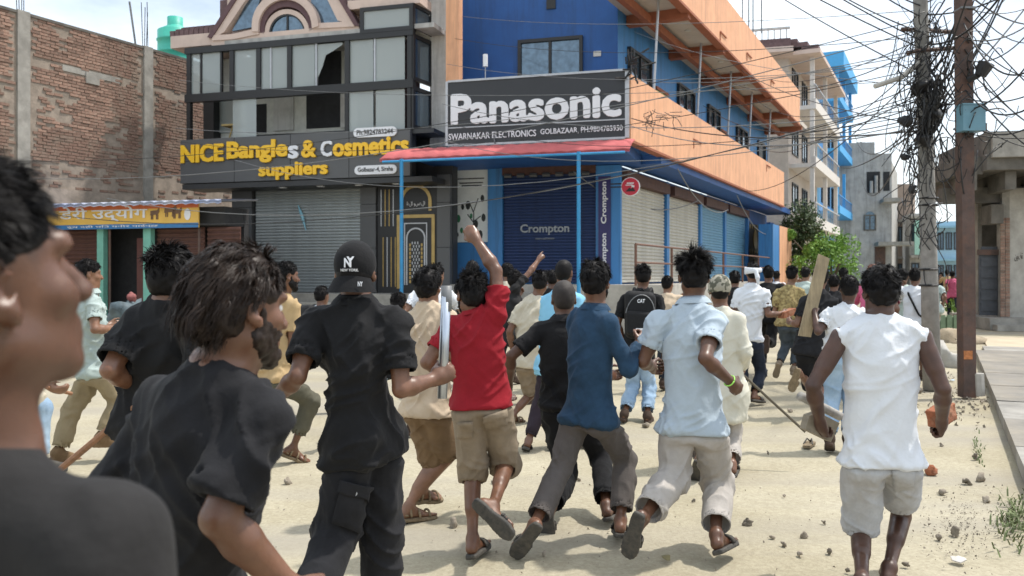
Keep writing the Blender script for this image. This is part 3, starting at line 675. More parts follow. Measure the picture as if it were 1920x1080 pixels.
# ------------------------------------------------------------------ ground and street
SD = unit(A(.4524, .8918, 0)); FD = unit(A(.9598, -.2807, 0)); UZ = A(0, 0, 1); NX = A(SD[1], -SD[0], 0)
def ground_mat():
    m = mat('ground_sandy', (.345,.312,.225), rough=.95, col2=(.455,.42,.322), scale=.55, detail=10, spec=.15, contrast=(.36,.64))
    t = m.node_tree; N = t.nodes.new; L = t.links.new; b = t.nodes['Principled BSDF']; co = [n for n in t.nodes if n.type == 'TEX_COORD'][0]
    base = b.inputs['Base Color'].links[0].from_socket
    # fine grit
    n = N('ShaderNodeTexNoise'); n.inputs['Scale'].default_value = 38; n.inputs['Detail'].default_value = 9; n.inputs['Roughness'].default_value = .75; L(co.outputs['Object'], n.inputs['Vector'])
    r = N('ShaderNodeValToRGB'); r.color_ramp.elements[0].position = .3; r.color_ramp.elements[0].color = (.62,.58,.54,1); r.color_ramp.elements[1].position = .62; r.color_ramp.elements[1].color = (1.08,1.06,1.03,1); L(n.outputs['Fac'], r.inputs[0])
    mx = N('ShaderNodeMix'); mx.data_type = 'RGBA'; mx.blend_type = 'MULTIPLY'; mx.inputs[0].default_value = .75; L(base, mx.inputs[6]); L(r.outputs[0], mx.inputs[7])
    # dark specks of gravel
    v = N('ShaderNodeTexVoronoi'); v.inputs['Scale'].default_value = 26; L(co.outputs['Object'], v.inputs['Vector'])
    vr = N('ShaderNodeValToRGB'); vr.color_ramp.elements[0].position = .07; vr.color_ramp.elements[0].color = (1,1,1,1); vr.color_ramp.elements[1].position = .12; vr.color_ramp.elements[1].color = (0,0,0,1); L(v.outputs['Distance'], vr.inputs[0])
    n2 = N('ShaderNodeTexNoise'); n2.inputs['Scale'].default_value = 1.3; n2.inputs['Detail'].default_value = 4; L(co.outputs['Object'], n2.inputs['Vector'])
    nr = N('ShaderNodeValToRGB'); nr.color_ramp.elements[0].position = .48; nr.color_ramp.elements[1].position = .66; nr.color_ramp.elements[1].color = (.6,.6,.6,1); L(n2.outputs['Fac'], nr.inputs[0])
    mu = N('ShaderNodeMath'); mu.operation = 'MULTIPLY'; L(vr.outputs[0], mu.inputs[0]); L(nr.outputs[0], mu.inputs[1])
    m2 = N('ShaderNodeMix'); m2.data_type = 'RGBA'; m2.inputs[7].default_value = (.17,.14,.11,1); L(mu.outputs[0], m2.inputs[0]); L(mx.outputs[2], m2.inputs[6])
    # worn greyer tracks
    mp = N('ShaderNodeMapping'); mp.inputs['Rotation'].default_value = (0, 0, math.radians(-63)); mp.inputs['Scale'].default_value = (.12, 1.1, 1); L(co.outputs['Object'], mp.inputs[0])
    n4 = N('ShaderNodeTexNoise'); n4.inputs['Scale'].default_value = 1.0; n4.inputs['Detail'].default_value = 6; L(mp.outputs[0], n4.inputs['Vector'])
    r4 = N('ShaderNodeValToRGB'); r4.color_ramp.elements[0].position = .45; r4.color_ramp.elements[1].position = .66; r4.color_ramp.elements[1].color = (.75,.75,.75,1); L(n4.outputs['Fac'], r4.inputs[0])
    m3 = N('ShaderNodeMix'); m3.data_type = 'RGBA'; m3.inputs[7].default_value = (.30,.275,.23,1); L(r4.outputs[0], m3.inputs[0]); L(m2.outputs[2], m3.inputs[6])
    L(m3.outputs[2], b.inputs['Base Color'])
    bp = N('ShaderNodeBump'); bp.inputs['Strength'].default_value = .6; bp.inputs['Distance'].default_value = .012; L(n.outputs['Fac'], bp.inputs['Height']); L(bp.outputs[0], b.inputs['Normal'])
    return m
def ground_mesh():
    xs = np.concatenate([[-700,-200,-60], np.linspace(-16, 22, 96), [60,200,700]]); ys = np.concatenate([[-40,-10], np.linspace(0, 42, 120), [60,110,250,900]])
    X, Y = np.meshgrid(xs, ys, indexing='ij'); P = np.stack([X.ravel(), Y.ravel(), np.zeros(X.size)], 1)
    near = np.exp(-((P[:, 1]-14)/18)**2); P[:, 2] = -.012+(vnoise(P*A(.9,.9,1), 3)-.5)*.022*near+(vnoise(P*A(3.1,3.1,1), 5)-.5)*.008*near
    nx, ny = X.shape; I = np.arange(nx*ny).reshape(nx, ny); F = np.stack([I[:-1, :-1].ravel(), I[1:, :-1].ravel(), I[1:, 1:].ravel(), I[:-1, 1:].ravel()], 1)
    o = obj('ground', P, F, ground_mat(), None, True, base=A(0,0,0)); tag(o, 'dusty sand-coloured street surface strewn with grit', None, None, 'structure')
ground_mesh()
CONC = mat('concrete', (.30,.285,.255), rough=.92, var=.22, scale=2.5, bump=.35, bscale=30, dirt=((.12,.11,.095), 1.6, .7))
CONCL = mat('concrete_light', (.42,.40,.36), rough=.92, var=.15, scale=3, bump=.3, bscale=30, dirt=((.18,.165,.14), 1.2, .7))
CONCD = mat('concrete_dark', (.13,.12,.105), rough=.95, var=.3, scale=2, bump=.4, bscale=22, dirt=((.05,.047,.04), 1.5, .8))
SOIL = mat('soil', (.33,.27,.19), rough=1, var=.25, scale=4, bump=.6, bscale=30)
STONE_M = mat('stone_bits', (.24,.205,.16), rough=.95, var=.3, scale=20, bump=.5, bscale=60, objrand=.35)
BRICKO = mat('brick_orange', (.30,.105,.05), rough=.95, var=.25, scale=24, bump=.6, bscale=70, dirt=((.36,.25,.17), 14, .7))
PAVE = mat('paving', (.215,.20,.175), rough=.95, var=.2, scale=2.2, bump=.4, bscale=30, dirt=((.36,.31,.23), 1.4, .6))
# pavement on the right: kerb line runs with the street
KP = A(3.42+.05, 5.7, 0); pav = tag(thing('pavement', KP, 'grey concrete slab pavement along the right edge', None, None), kind='structure')
def lump(c, rad, seed, n=2, flat=.75):
    """rounded irregular lump"""
    B = SDF(); rg = np.random.RandomState(seed); c = np.asarray(c, float); q = rg.normal(size=(3, 3)); q, _ = np.linalg.qr(q)
    B.ell(c, q, rad*A(1, .8, flat)*(.85+.3*rg.rand(3)), 0)
    P, Q = B.mesh(rad/2.6); N = normals(P, Q); P = P+N*((vnoise(P/rad*2.1, seed)-.5)*rad*1.1)[:, None]; return P, Q
rg = np.random.RandomState(3)
MB().box(KP, SD, NX, UZ, -6, 11.2, .02, 14, -.1, .075).obj('bed', SOIL, pav)
a = -6.0
while a < 11:
    w0 = 1.35+rg.rand()*.35
    b = .0
    for w1 in (1.15, 1.2, 1.25, 1.3, 1.4, 1.5):
        g = .012; t = rg.normal(size=4)*.006; z = .122
        c = [KP+SD*(a+g)+NX*(b+g)+UZ*0, KP+SD*(a+w0-g)+NX*(b+g), KP+SD*(a+w0-g)+NX*(b+w1-g), KP+SD*(a+g)+NX*(b+w1-g)]
        MB().hexa([q+UZ*.0 for q in c]+[q+UZ*(z+t[i]) for i, q in enumerate(c)]).obj('slab', PAVE if rg.rand() < .75 else CONC, pav); b += w1
    a += w0
# sandy forecourt and dusty lane beyond the pavement
MB().box(KP+SD*11.2, SD, NX, UZ, .0, 6.5, .3, 22, -.1, .03).obj('forecourt', mat('forecourt_sand', (.47,.40,.29), rough=.95, var=.14, scale=1.5, bump=.4, bscale=25), pav)
MB().box(KP+SD*12.6, SD, NX, UZ, .0, 1.6, .2, 22, .0, .05).obj('lane', CONC, pav)

# stones and brick bits scattered on the street
ST = [(1402,983,.055),(1507,1005,.04),(1447,1008,.025),(1470,1022,.028),(1380,1012,.02),(1838,898,.07),(1812,905,.05),(1767,925,.045),(1790,1002,.06),(1500,1040,.03),(850,985,.055),(1096,838,.09),(1050,790,.05),(1020,1040,.03),(665,930,.03),
      (1480,770,.05),(1360,800,.05),(1555,1035,.03),(1725,735,.06),(1440,850,.03),(1085,900,.03),(1830,860,.05),(1700,1060,.03),(1590,1070,.02),(620,955,.03),(540,905,.05),(1765,835,.03),(1210,800,.06),(925,905,.03),(1760,1010,.03),(1850,940,.05),(1470,930,.02),(1300,940,.02),(1545,980,.02)]
ANCH = [((1616,1085),'bare left foot of the man in white'), ((1668,1062),'raised bare foot of the man in white'), ((1340,1020),'planted foot of the polo man'), ((1176,1046),'raised heel of the polo man'), ((957,1062),'raised heel of the navy shirt man'), ((888,1030),'planted foot of the red polo man'), ((785,975),'front sandal of the sand tee man'), ((1140,965),'planted foot of the shaved man'), ((1516,836),'lost flip-flop'), ((1400,755),'feet of the head wrap man'), ((1815,745),'steel pole'), ((1744,886),'orange brick fragment'), ((1900,978),'weeds'), ((640,1000),'cargo trousers'), ((1215,785),'feet of the backpack man'), ((1000,800),'sandals of the cream tee man')]
for i, (x, y, r) in enumerate(ST):
    r *= .72; q = W(x, y, ground_d(y)); P, Q = lump(q+UZ*r*.25, r, 200+i, flat=.5)
    (ax_, ay_), an_ = min(ANCH, key=lambda a: (a[0][0]-x)**2+(2*(a[0][1]-y))**2); dx_, dy_ = x-ax_, y-ay_
    rel = ('right of' if dx_ > 0 else 'left of') if abs(dx_) > 1.2*abs(dy_) else ('in front of' if dy_ > 0 else 'beyond')
    o = obj('stone', P, Q, STONE_M, None, False); tag(o, '%s grey-brown stone lying %s the %s' % ('tiny' if r < .018 else 'small' if r < .03 else 'fist-sized', rel, an_), 'stone', 'loose stones on the street')
for i, (x, y, r, lab) in enumerate([(1744,886,.055,'orange brick fragment on the ground right of the white shorts'), (1700,760,.035,'orange brick chip by the concrete pole')]):
    q = W(x, y, ground_d(y)); P, Q = lump(q+UZ*r*.35, r, 300+i, flat=.55); tag(obj('brick_fragment', P, Q, BRICKO, None, False), lab, 'brick')
# flip-flop left on the road
def lost_sandal(x, y, ang, lab):
    q = W(x, y, ground_d(y)); f = A(math.sin(ang), math.cos(ang), 0); sx = A(f[1], -f[0], 0)
    out = [(-.03,-.12),(.03,-.12),(.038,-.05),(.04,.03),(.048,.08),(.042,.125),(.015,.145),(-.02,.14),(-.044,.1),(-.046,.05),(-.038,-.03),(-.036,-.08)]
    T = thing('lost_sandal', q, lab, 'sandal'); MB().prism(out, q, sx, f, UZ, .0, .022).obj('sole', RUBG, T)
    mb = MB(); mb.tube([q+f*.1+UZ*.025, q+f*.04+sx*.02+UZ*.06, q-f*.03+sx*.04+UZ*.02], .007, 5); mb.tube([q+f*.1+UZ*.025, q+f*.04-sx*.02+UZ*.06, q-f*.03-sx*.04+UZ*.02], .007, 5); mb.obj('strap', RUB, T)
# litter
for i, (x, y, w_, lab, c_) in enumerate([(1795,1052,.045,'torn white paper scrap at the bottom right by the kerb',(.55,.52,.48)), (1710,800,.04,'blue plastic wrapper near the white shorts',(.12,.25,.5)), (1785,715,.06,'crumpled pale blue bag at the steel pole',(.4,.5,.58)), (285,745,.04,'small blue wrapper on the road at the left',(.2,.3,.5)), (705,985,.035,'scrap of paper on the road beside the cargo trousers',(.5,.47,.42)), (1250,1050,.03,'small leaf scrap near the raised heel of the polo man',(.2,.17,.08))]):
    q = W(x, y, ground_d(y)); rl_ = np.random.RandomState(900+i); V = [q+A(w_*math.cos(t)*(.6+.6*rl_.rand()), w_*math.sin(t)*(.6+.6*rl_.rand()), .008+.02*rl_.rand()) for t in np.linspace(0, 6.283, 8)[:-1]]+[q+A(0,0,.025)]
    V2 = V+[v-UZ*.004 for v in V]; F = [(k, (k+1) % 7, 7) for k in range(7)]+[(8+(k+1) % 7, 8+k, 15) for k in range(7)]
    tag(obj('litter_scrap', V2, F, mat('litter_%d' % i, c_, rough=.7, var=.15, scale=30)), lab, 'litter')
lost_sandal(1516,836,.5,'lost pale flip-flop lying on the road below the plank man')
# grit patch, weeds
def scatter(name, lab, cat, cx, cy, n, sx, sy, seed, size, m, kind='stuff'):
    rg = np.random.RandomState(seed); mb = MB()
    for _ in range(n):
        x, y = cx+rg.normal()*sx, cy+rg.normal()*sy
        if y < 560: continue
        q = W(x, y, ground_d(y)); r = size*(.4+rg.rand()); v = [q+r*A(*(rg.normal(size=3)*.5+k)) for k in ((-.6,-.5,0),(.6,-.5,0),(0,.7,0),(0,0,.7))]
        mb.add(v, [(0,1,3),(1,2,3),(2,0,3),(0,2,1)])
    return tag(mb.obj(name, m), lab, cat, None, kind)
scatter('gravel', 'grey gravel spread along the pavement edge', None, 1805, 985, 600, 42, 36, 5, .006, STONE_M)
scatter('grit', 'fine grit scattered over the street', None, 1100, 900, 700, 480, 110, 6, .006, STONE_M)
scatter('rubble_grit', 'loose rubble crumbs at the poles', None, 1790, 745, 350, 34, 24, 7, .02, STONE_M)
WEED = mat('weed', (.13,.16,.065), rough=.8, var=.35, scale=12)
def weeds(cx, cy, n, sx, sy, seed, hgt, lab):
    rg = np.random.RandomState(seed); mb = MB()
    for _ in range(n):
        q = W(cx+rg.normal()*sx, cy+rg.normal()*sy, 1); y = cy+rg.normal()*sy; x = cx+rg.normal()*sx; q = W(x, y, ground_d(y)); a = rg.rand()*6.3; l = hgt*(.4+rg.rand()); b = A(math.cos(a), math.sin(a), 0)
        s_ = A(-b[1], b[0], 0)*.006; m_ = q+b*l*.35+UZ*l*.6; e = q+b*l*.9+UZ*l*.75; mb.add([q-s_, q+s_, m_+s_*.8, m_-s_*.8, e], [(0,1,2,3),(3,2,4)])
    tag(mb.obj('weeds', WEED), lab, 'weeds', None, 'stuff')
weeds(1902, 978, 240, 18, 22, 8, .06, 'green weeds growing along the pavement edge'); weeds(1832, 845, 50, 6, 14, 9, .045, 'thin dry weeds at the kerb')

# ------------------------------------------------------------------ utility poles
POLE_C = mat('pole_concrete', (.30,.285,.26), rough=.9, var=.15, scale=8, bump=.3, bscale=40, dirt=((.1,.095,.085), 3, .6))
RUST = mat('pole_rust', (.085,.055,.045), rough=.75, var=.25, scale=7, bump=.2, bscale=60, dirt=((.24,.1,.05), 4, .4))
CABLE = mat('cable_black', (.012,.012,.013), rough=.55, var=.2); CABLEG = mat('cable_grey', (.16,.165,.17), rough=.5, var=.2)
PD = 11.6
base = W(1748, 517+CAM_H*FPX/PD, PD); T = thing('utility_pole', base, 'grey concrete pole choked with black cables', 'utility pole')
pts = [base, W(1742,500,PD), W(1735,250,PD), W(1725,-20,PD), W(1720,-260,PD)]
MB().tube(pts, [.12,.108,.10,.092,.085], 10).obj('shaft', POLE_C, T, True)
for y in (505, 535, 385, 372): 
    c = W(1741, y, PD); MB().tube([c+A(.118*math.cos(t), .118*math.sin(t), 0) for t in np.linspace(0, 6.283, 13)], .014, 4).obj('band', CABLE, T)
MB().tube([W(1722,118,PD-.12), W(1690,145,PD-.2), W(1640,162,PD-.25)], .035, 7).obj('bracket_arm', CONCL, T)
mb = MB(); mb.tube([W(1700,100,PD), W(1720,95,PD-.1), W(1790,90,PD)], .03, 6); mb.tube([W(1690,55,PD), W(1790,60,PD)], .03, 6); mb.obj('cross_arm', RUST, T)
for (x, y, r, hh) in ((1722,165,.13,.22), (1700,228,.11,.2), (1752,215,.12,.3), (1698,295,.07,.22), (1730,262,.11,.18), (1712,355,.06,.16)):
    P, Q = lump(W(x, y, PD-.2), r, int(x)); obj('cable_box', P, Q, CABLE, T, False)
RP = 10.9
base = W(1813, 517+CAM_H*FPX/RP, RP); T = thing('steel_pole', base, 'rust-brown square steel pole carrying a blue meter box', 'utility pole')
a = base; bt = W(1804,-200,RP); ax = unit(bt-a); MB().box(a, A(1,0,0), A(0,1,0), bt-a, -.08, .08, -.08, .08, 0, 1).obj('shaft', RUST, T)
PBOX = mat('meter_blue', (.13,.27,.34), rough=.5, var=.08, dirt=((.1,.13,.14), 6, .5)); bx = W(1820,223,RP-.16)
mo = MB().box(bx, A(1,0,0), A(0,1,0), UZ, -.14, .14, -.09, .08, -.16, .16).obj('meter_box', PBOX, T); MB().box(bx, A(1,0,0), A(0,1,0), UZ, -.15, .15, -.1, .09, .162, .18).obj('lid', PBOX, mo)
for y in (18, 205, 240):
    c = W(1809, y, RP); MB().box(c, A(1,0,0), A(0,1,0), UZ, -.1, .1, -.1, .1, -.012, .012).obj('clamp', CABLEG, T)
mb = MB(); c = W(1835,140,RP-.2); mb.tube([W(1815,150,RP-.12), W(1832,142,RP-.2), c], .04, 7); mb.tube([W(1838,142,RP-.22), W(1850,118,RP-.26)], [.07,.1], 8); mb.obj('horn_speaker', CABLE, T)
MB().tube([W(1834,700,RP-.05), W(1836,742,RP-.05)], .07, 8).obj('concrete_stub', CONCL, T)
MB().box(W(1816,665,RP-.084), A(1,0,0), A(0,1,0), UZ, -.06, .05, -.003, .002, -.06, .05).obj('rust_patch', mat('rust_orange', (.42,.16,.06), rough=.9, var=.3, scale=30), T)
# tangle of cable coils and hanging loops at the poles
rg = np.random.RandomState(12); mb = MB()
def arc_loop(c, rx, rz, tilt, r, n=14, a0=0, a1=6.283):
    t = np.linspace(a0, a1, n); mb.tube([c+A(rx*math.cos(q)+tilt*math.sin(q)*rz, .12*math.sin(q*1.3+rx*9), rz*math.sin(q)) for q in t], r, 4, False)
for i in range(150):
    top = rg.rand() < .6; x = 1728+rg.normal()*(19 if top else 14); y = rg.uniform(20, 290) if top else rg.uniform(180, 440); c = W(x, y, PD-.15+rg.normal()*.12)
    if rg.rand() < .55: arc_loop(c, .05+rg.rand()*.16, .07+rg.rand()*.26, rg.normal()*.4, .004+rg.rand()*.004, 14, rg.rand()*3, 4+rg.rand()*3)
    else:
        e = c+A(rg.normal()*.22, rg.normal()*.1, -.2-rg.rand()*.8); m_ = (c+e)/2+A(rg.normal()*.15, 0, -.12*rg.rand()); mb.tube([c*(1-t)**2+m_*2*t*(1-t)+e*t*t for t in np.linspace(0, 1, 8)], .004+rg.rand()*.004, 4, False)
for i in range(38):
    x = 1820+rg.normal()*24; y = rg.uniform(60, 330); c = W(x, y, RP-.14+rg.normal()*.08); arc_loop(c, .08+rg.rand()*.2, .1+rg.rand()*.24, rg.normal()*.5, .005+rg.rand()*.004, 14, rg.rand()*3, 3.5+rg.rand()*3)
for i in range(14):      # thick swags between the two poles
    c = W(1740+rg.normal()*10, rg.uniform(20, 300), PD-.1); e = W(1812+rg.normal()*10, rg.uniform(-30, 330), RP); m_ = (c+e)/2-UZ*(.1+.6*rg.rand()); mb.tube([c*(1-t)**2+m_*2*t*(1-t)+e*t*t for t in np.linspace(0, 1, 10)], .006+rg.rand()*.007, 4, False)
for (y0, y1) in ((120,250), (130,300), (190,270), (150,225)):
    for k in range(3): 
        c = W(1752+rg.normal()*8, (y0+y1)/2+rg.normal()*8, PD-.22); arc_loop(c, .09+rg.rand()*.05, .22+rg.rand()*.1, .1*rg.normal(), .014, 16)
tag(mb.obj('cable_tangle', CABLE), 'dense tangle of black cable loops hanging on the two poles', 'cables', None, 'stuff')
# rubble heap at the pole base
for i, (x, y, r, lab) in enumerate(((1768,655,.42,'grey rubble heap at the foot of the concrete pole'), (1800,612,.6,'earth mound behind the steel pole'))):
    q = W(x, y+30, ground_d(y+30)); P, Q = lump(q+UZ*.02, r, 500+i, flat=.55); tag(obj('rubble_heap', P, Q, CONCL if i == 0 else SOIL, None, False), lab, 'rubble')
# ------------------------------------------------------------------ materials of the buildings
BLUED = mat('paint_royal_blue', (.014,.088,.30), streak=((.012,.05,.14), .7), rough=.6, var=.10, scale=1.5, dirt=((.012,.05,.18), 1.2, .4)); BLUEM = mat('paint_blue', (.045,.215,.50), streak=((.03,.1,.22), .85), rough=.55, var=.08, scale=2, dirt=((.03,.1,.28), 2, .35))  # the lighter blue also carries the sunlit tone of the upper side wall
ORANGE = mat('paint_orange', (.73,.385,.215), streak=((.40,.21,.13), .85), rough=.7, var=.06, scale=2, dirt=((.5,.24,.12), 2.2, .45)); CEIL = mat('ceiling_cream', (.50,.45,.40), rough=.9, var=.08, scale=2)
BEAM = mat('beam_rust', (.30,.10,.05), rough=.8, var=.15); SHUTN = mat('shutter_navy', (.010,.030,.105), rough=.5, var=.2, scale=4, metal=.1); SHUTC = mat('shutter_cream', (.50,.48,.42), rough=.55, var=.14, scale=5, dirt=((.25,.23,.19), 4, .5))
SHUTB = mat('shutter_sky', (.13,.30,.44), rough=.55, var=.12, scale=5, dirt=((.1,.18,.25), 3, .5)); SHUTG = mat('shutter_silver', (.33,.355,.355), rough=.42, var=.1, scale=3, metal=.35); SHUTR = mat('shutter_brown', (.085,.036,.026), rough=.7, var=.2, scale=5)
ACP = mat('panel_charcoal', (.085,.087,.09), rough=.45, var=.05, scale=1); ACPD = mat('panel_dark', (.03,.031,.033), rough=.5, var=.06); BLKM = mat('frame_black', (.012,.012,.013), rough=.45, var=.1)
SIGNK = mat('sign_black', (.020,.021,.025), rough=.42, var=.1, scale=2); SIGNW = mat('sign_white', (.72,.73,.76), rough=.5, var=.04); SIGNY = mat('sign_yellow', (.85,.50,.02), rough=.4, var=.03); SIGNF = mat('sign_frame', (.42,.43,.45), rough=.4, var=.1, metal=.4)
PLAST = mat('plaster_grey', (.43,.42,.40), streak=((.13,.125,.115), .6), rough=.92, var=.12, scale=2, dirt=((.16,.155,.14), 1.2, .6)); PLASTW = mat('plaster_white', (.60,.59,.56), streak=((.27,.26,.24), .7), rough=.9, var=.08, scale=2, dirt=((.30,.29,.27), 1.3, .7))
TRIM = mat('trim_cream_pink', (.60,.47,.40), rough=.75, var=.06, scale=3, dirt=((.36,.28,.24), 2, .4)); TILE = mat('tile_maroon', (.13,.075,.075), rough=.7, var=.25, scale=8); PURPB = mat('trim_plum', (.11,.06,.065), rough=.75, var=.15)
GLASS = glass_mat('pane_glass', (.50,.54,.53), .5); GLASSD = glass_mat('pane_dark', (.04,.06,.08), .8); GLASSM = mat('pane_mirror', (.10,.15,.20), rough=.05, var=.3, spec=1.0, metal=.6)
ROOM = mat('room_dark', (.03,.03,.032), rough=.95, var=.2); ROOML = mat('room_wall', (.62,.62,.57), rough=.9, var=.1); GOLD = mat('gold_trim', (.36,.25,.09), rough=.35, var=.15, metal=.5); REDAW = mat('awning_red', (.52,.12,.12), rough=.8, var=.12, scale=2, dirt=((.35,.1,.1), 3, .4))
POSTB = mat('post_blue', (.03,.25,.50), rough=.5, var=.1); TEAL = mat('paint_teal', (.17,.43,.35), rough=.7, var=.12, scale=4); TANK = mat('tank_green', (.05,.42,.32), rough=.5, var=.06)
def shutter(name, plane, a0, a1, z0, z1, m, parent, n0=0.0, pitch=.085, lab=None):
    """roller shutter: every slat is a piece of its own"""
    mb = MB(); plane.mbox(mb, a0, a1, z0, z1, n0-.04, n0-.02); sh = mb.obj(name, m, parent)
    if lab: sh['label'] = lab
    w = a1-a0; prof = [(0,0),(.022,.008),(.030,.028),(.026,.055),(.010,.070),(0,.074)]
    ms = MB(); ms.prism([(p[0], p[1]) for p in prof], A(0,0,0), plane.N, UZ, plane.D, 0, w); me = mk_mesh('slat', ms.V, ms.F, m)
    k = int((z1-z0)/pitch)
    for i in range(k):
        c = plane.pt(a0, z0+.02+i*pitch, n0-.02)-OFF[sh.name]; link('slat', me, sh, c)
    plane.box('bottom_rail', a0, a1, z0-.05, z0+.015, n0-.03, n0+.03, m, sh)
    return sh
def window(plane, x0, y0, x1, y1, parent, fm, gm, n0=0.0, mull=1, depth=.06, fw=.06, bars=0):
    a0, a1 = plane.s(x0), plane.s(x1); xm = (x0+x1)/2; z1, z0 = plane.z(xm, y0), plane.z(xm, y1)
    return window_s(plane, a0, a1, z0, z1, parent, fm, gm, n0, mull, depth, fw, bars)
def window_s(plane, a0, a1, z0, z1, parent, fm, gm, n0=0.0, mull=1, depth=.06, fw=.06, bars=0, hollow=True):
    wo_ = plane.box('window', a0, a1, z0, z1, n0-.02, n0+.012, gm, parent)
    mb = MB(); plane.mbox(mb, a0-fw, a0, z0-fw, z1+fw, n0-.02, n0+depth); plane.mbox(mb, a1, a1+fw, z0-fw, z1+fw, n0-.02, n0+depth); plane.mbox(mb, a0, a1, z1, z1+fw, n0-.02, n0+depth); plane.mbox(mb, a0, a1, z0-fw, z0, n0-.02, n0+depth)
    for i in range(mull):
        c = a0+(a1-a0)*(i+1)/(mull+1); plane.mbox(mb, c-fw*.4, c+fw*.4, z0, z1, n0+.013, n0+depth*.8)
    mb.obj('frame', fm, wo_)
    if bars:
        mb = MB()
        for i in range(bars): c = z0+(z1-z0)*(i+.5)/bars; plane.mbox(mb, a0, a1, c-.008, c+.008, n0+depth, n0+depth+.016)
        mb.obj('grille', fm, wo_)
    return wo_
# ================================================================== corner building, blue and orange
C0 = A(2.81, 22.7, 0); P0 = A(2.78, 20.0, 0)
PF = PL(C0, FD); PS = PL(C0, SD); PB = PL(P0, SD); PSG = PL(P0, FD)
ZS, ZB1, ZT, ZU = 4.76, 6.28, 8.55, 10.1
T = thing('corner_building', C0, 'blue and orange corner building with long balconies over closed shutters', 'building'); CB = T
sL = PF.s(846)
# plinth with steps
PL1 = 1.32; mb = MB(); PF.mbox(mb, sL-.3, 1.5, 0, PL1, -.6, 1.25); mb.obj('plinth', CONCL, T); PS.box('plinth', 1.2, 22.6, 0, PL1-.01, -.6, 1.25, CONCL, T)
for i in range(5): PF.box('step', sL+.6, -1.2, 0, PL1-.22*(i+1), 1.25+.3*i+.001, 1.25+.3*(i+1), CONC, T)
# ground floor walls
PF.box('wall', sL-.2, 0, PL1, ZS-.262, -.35, -.06, BLUEM, T); PS.box('wall', .02, 21.6, PL1, ZS-.252, -.35, -.06, BLUED, T)
PF.pbox('pillar', 917, 300, 944, 528, -.05, .12, BLUEM, T); PF.box('corner_pillar', PF.s(1119), .10, PL1, ZS-.28, -.1, .14, BLUEM, T)
# upper storey walls; the side's sunlit lightness is put into its blue
PF.box('wall', PF.s(838), 0, ZS, 11.6, -.3, 0, BLUED, T); PS.box('wall', .01, 21.4, ZS, 11.6, -.3, .001, BLUEM, T)
# floor slab and upper slab
mb = MB(); PF.mbox(mb, PF.s(838), .6, ZS-.26, ZS-.02, -.3, 2.45); mb.obj('floor_slab', BLUED, T); PS.box('floor_slab', .3, 21.4, ZS-.25, ZS-.01, .02, 1.1, BLUED, T)
PS.box('roof_slab', -2.6, 22.3, ZT+.1, ZT+.3, .01, 1.75, CEIL, T)
for i in range(6):
    c = .8+i*4.0; PS.box('beam', c-.14, c+.14, ZT-.18, ZT+.098, .012, 1.72, BEAM, T)
PS.box('beam', -2.6, 22.2, ZT-.22, ZT-.0, .55, .72, BEAM, T)
for i in range(5):
    c = 2.6+i*4.0; PS.box('ceiling_panel', c-1.5, c+1.5, ZT+.04, ZT+.095, .8, 1.6, CEIL, T)
    MB().tube([PS.pt(c, ZT+.02, 1.2), PS.pt(c, ZT+.045, 1.2)], .09, 10).obj('ceiling_light', PLASTW, T)
# orange balcony parapets
lower = PB.box('parapet', .02, 21.4, ZS-.02, ZB1, -.14, 0, ORANGE, T); upper = PB.box('parapet', -3.2, 22.3, ZT, ZU, .42, .56, ORANGE, T)
PB.box('parapet_lip', -3.2, 22.3, ZT-.07, ZT, .36, .6, BEAM, T); PB.box('parapet_lip', .02, 21.4, ZS-.08, ZS-.02, -.2, .03, BEAM, T)
for (x, y, w_) in ((1300,262,.9),(1370,258,.9),(1437,310,.9),(1350,60,.8),(1400,100,.8),(1445,150,.8),(1395,370,.6),(1330,375,.8)):
    pl_ = PB.off(.57) if y < 200 else PB
    if pl_.s(x) < 21: 
        mb = MB(); s_, z_ = pl_.s(x), pl_.z(x, y); 
        if (ZS < z_ < ZB1) or z_ > ZT: pl_.mbox(mb, s_, s_+w_, z_, z_+.035, .001, .03); pl_.mbox(mb, s_, s_+.035, z_-.25, z_, .001, .02); mb.obj('conduit', BEAM, T)
# thin posts of the gallery
for x in (1236, 1316, 1372, 1411, 1446):
    s_ = PB.s(x); MB().tube([PB.pt(s_, ZB1-.3, -.16), PB.pt(s_, ZT+.1, -.02)], .035, 6).obj('gallery_post', SIGNF, T)
# front windows and small things
window(PF, 978, 78, 1087, 142, T, BLKM, GLASSM, .01, 1, .08, .09); PF.pbox('vent', 1025, -2, 1042, 17, .002, .04, BLKM, T); PF.pbox('plate', 1113, 96, 1127, 106, .002, .03, PLASTW, T)
# side windows and doors, upper floor
for (x0, x1, zz0, zz1, k) in ((1178,1216,6.3,7.75,1), (1270,1298,6.3,7.75,1), (1326,1346,6.3,7.75,1), (1380,1398,6.3,7.75,1), (1420,1432,6.3,7.75,0)):
    window_s(PS, PS.s(x0), PS.s(x1), zz0, zz1, T, BLKM, GLASSM, .012, k, .09, .08)
for (x0, x1, m_) in ((1230,1250,mat('door_green',(.22,.36,.16),rough=.7)), (1352,1362,mat('door_wood',(.30,.14,.06),rough=.7))):
    d_ = PS.box('door', PS.s(x0), PS.s(x1), ZS, 7.15, .002, .03, m_, T); PS.box('door_frame', PS.s(x0)-.1, PS.s(x1)+.1, 7.15, 7.25, .003, .06, BEAM, d_)
# left orange pilaster
PSG.off(-.9).pbox('pilaster', 836, -60, 860, 158, -.3, .0, ORANGE, T)
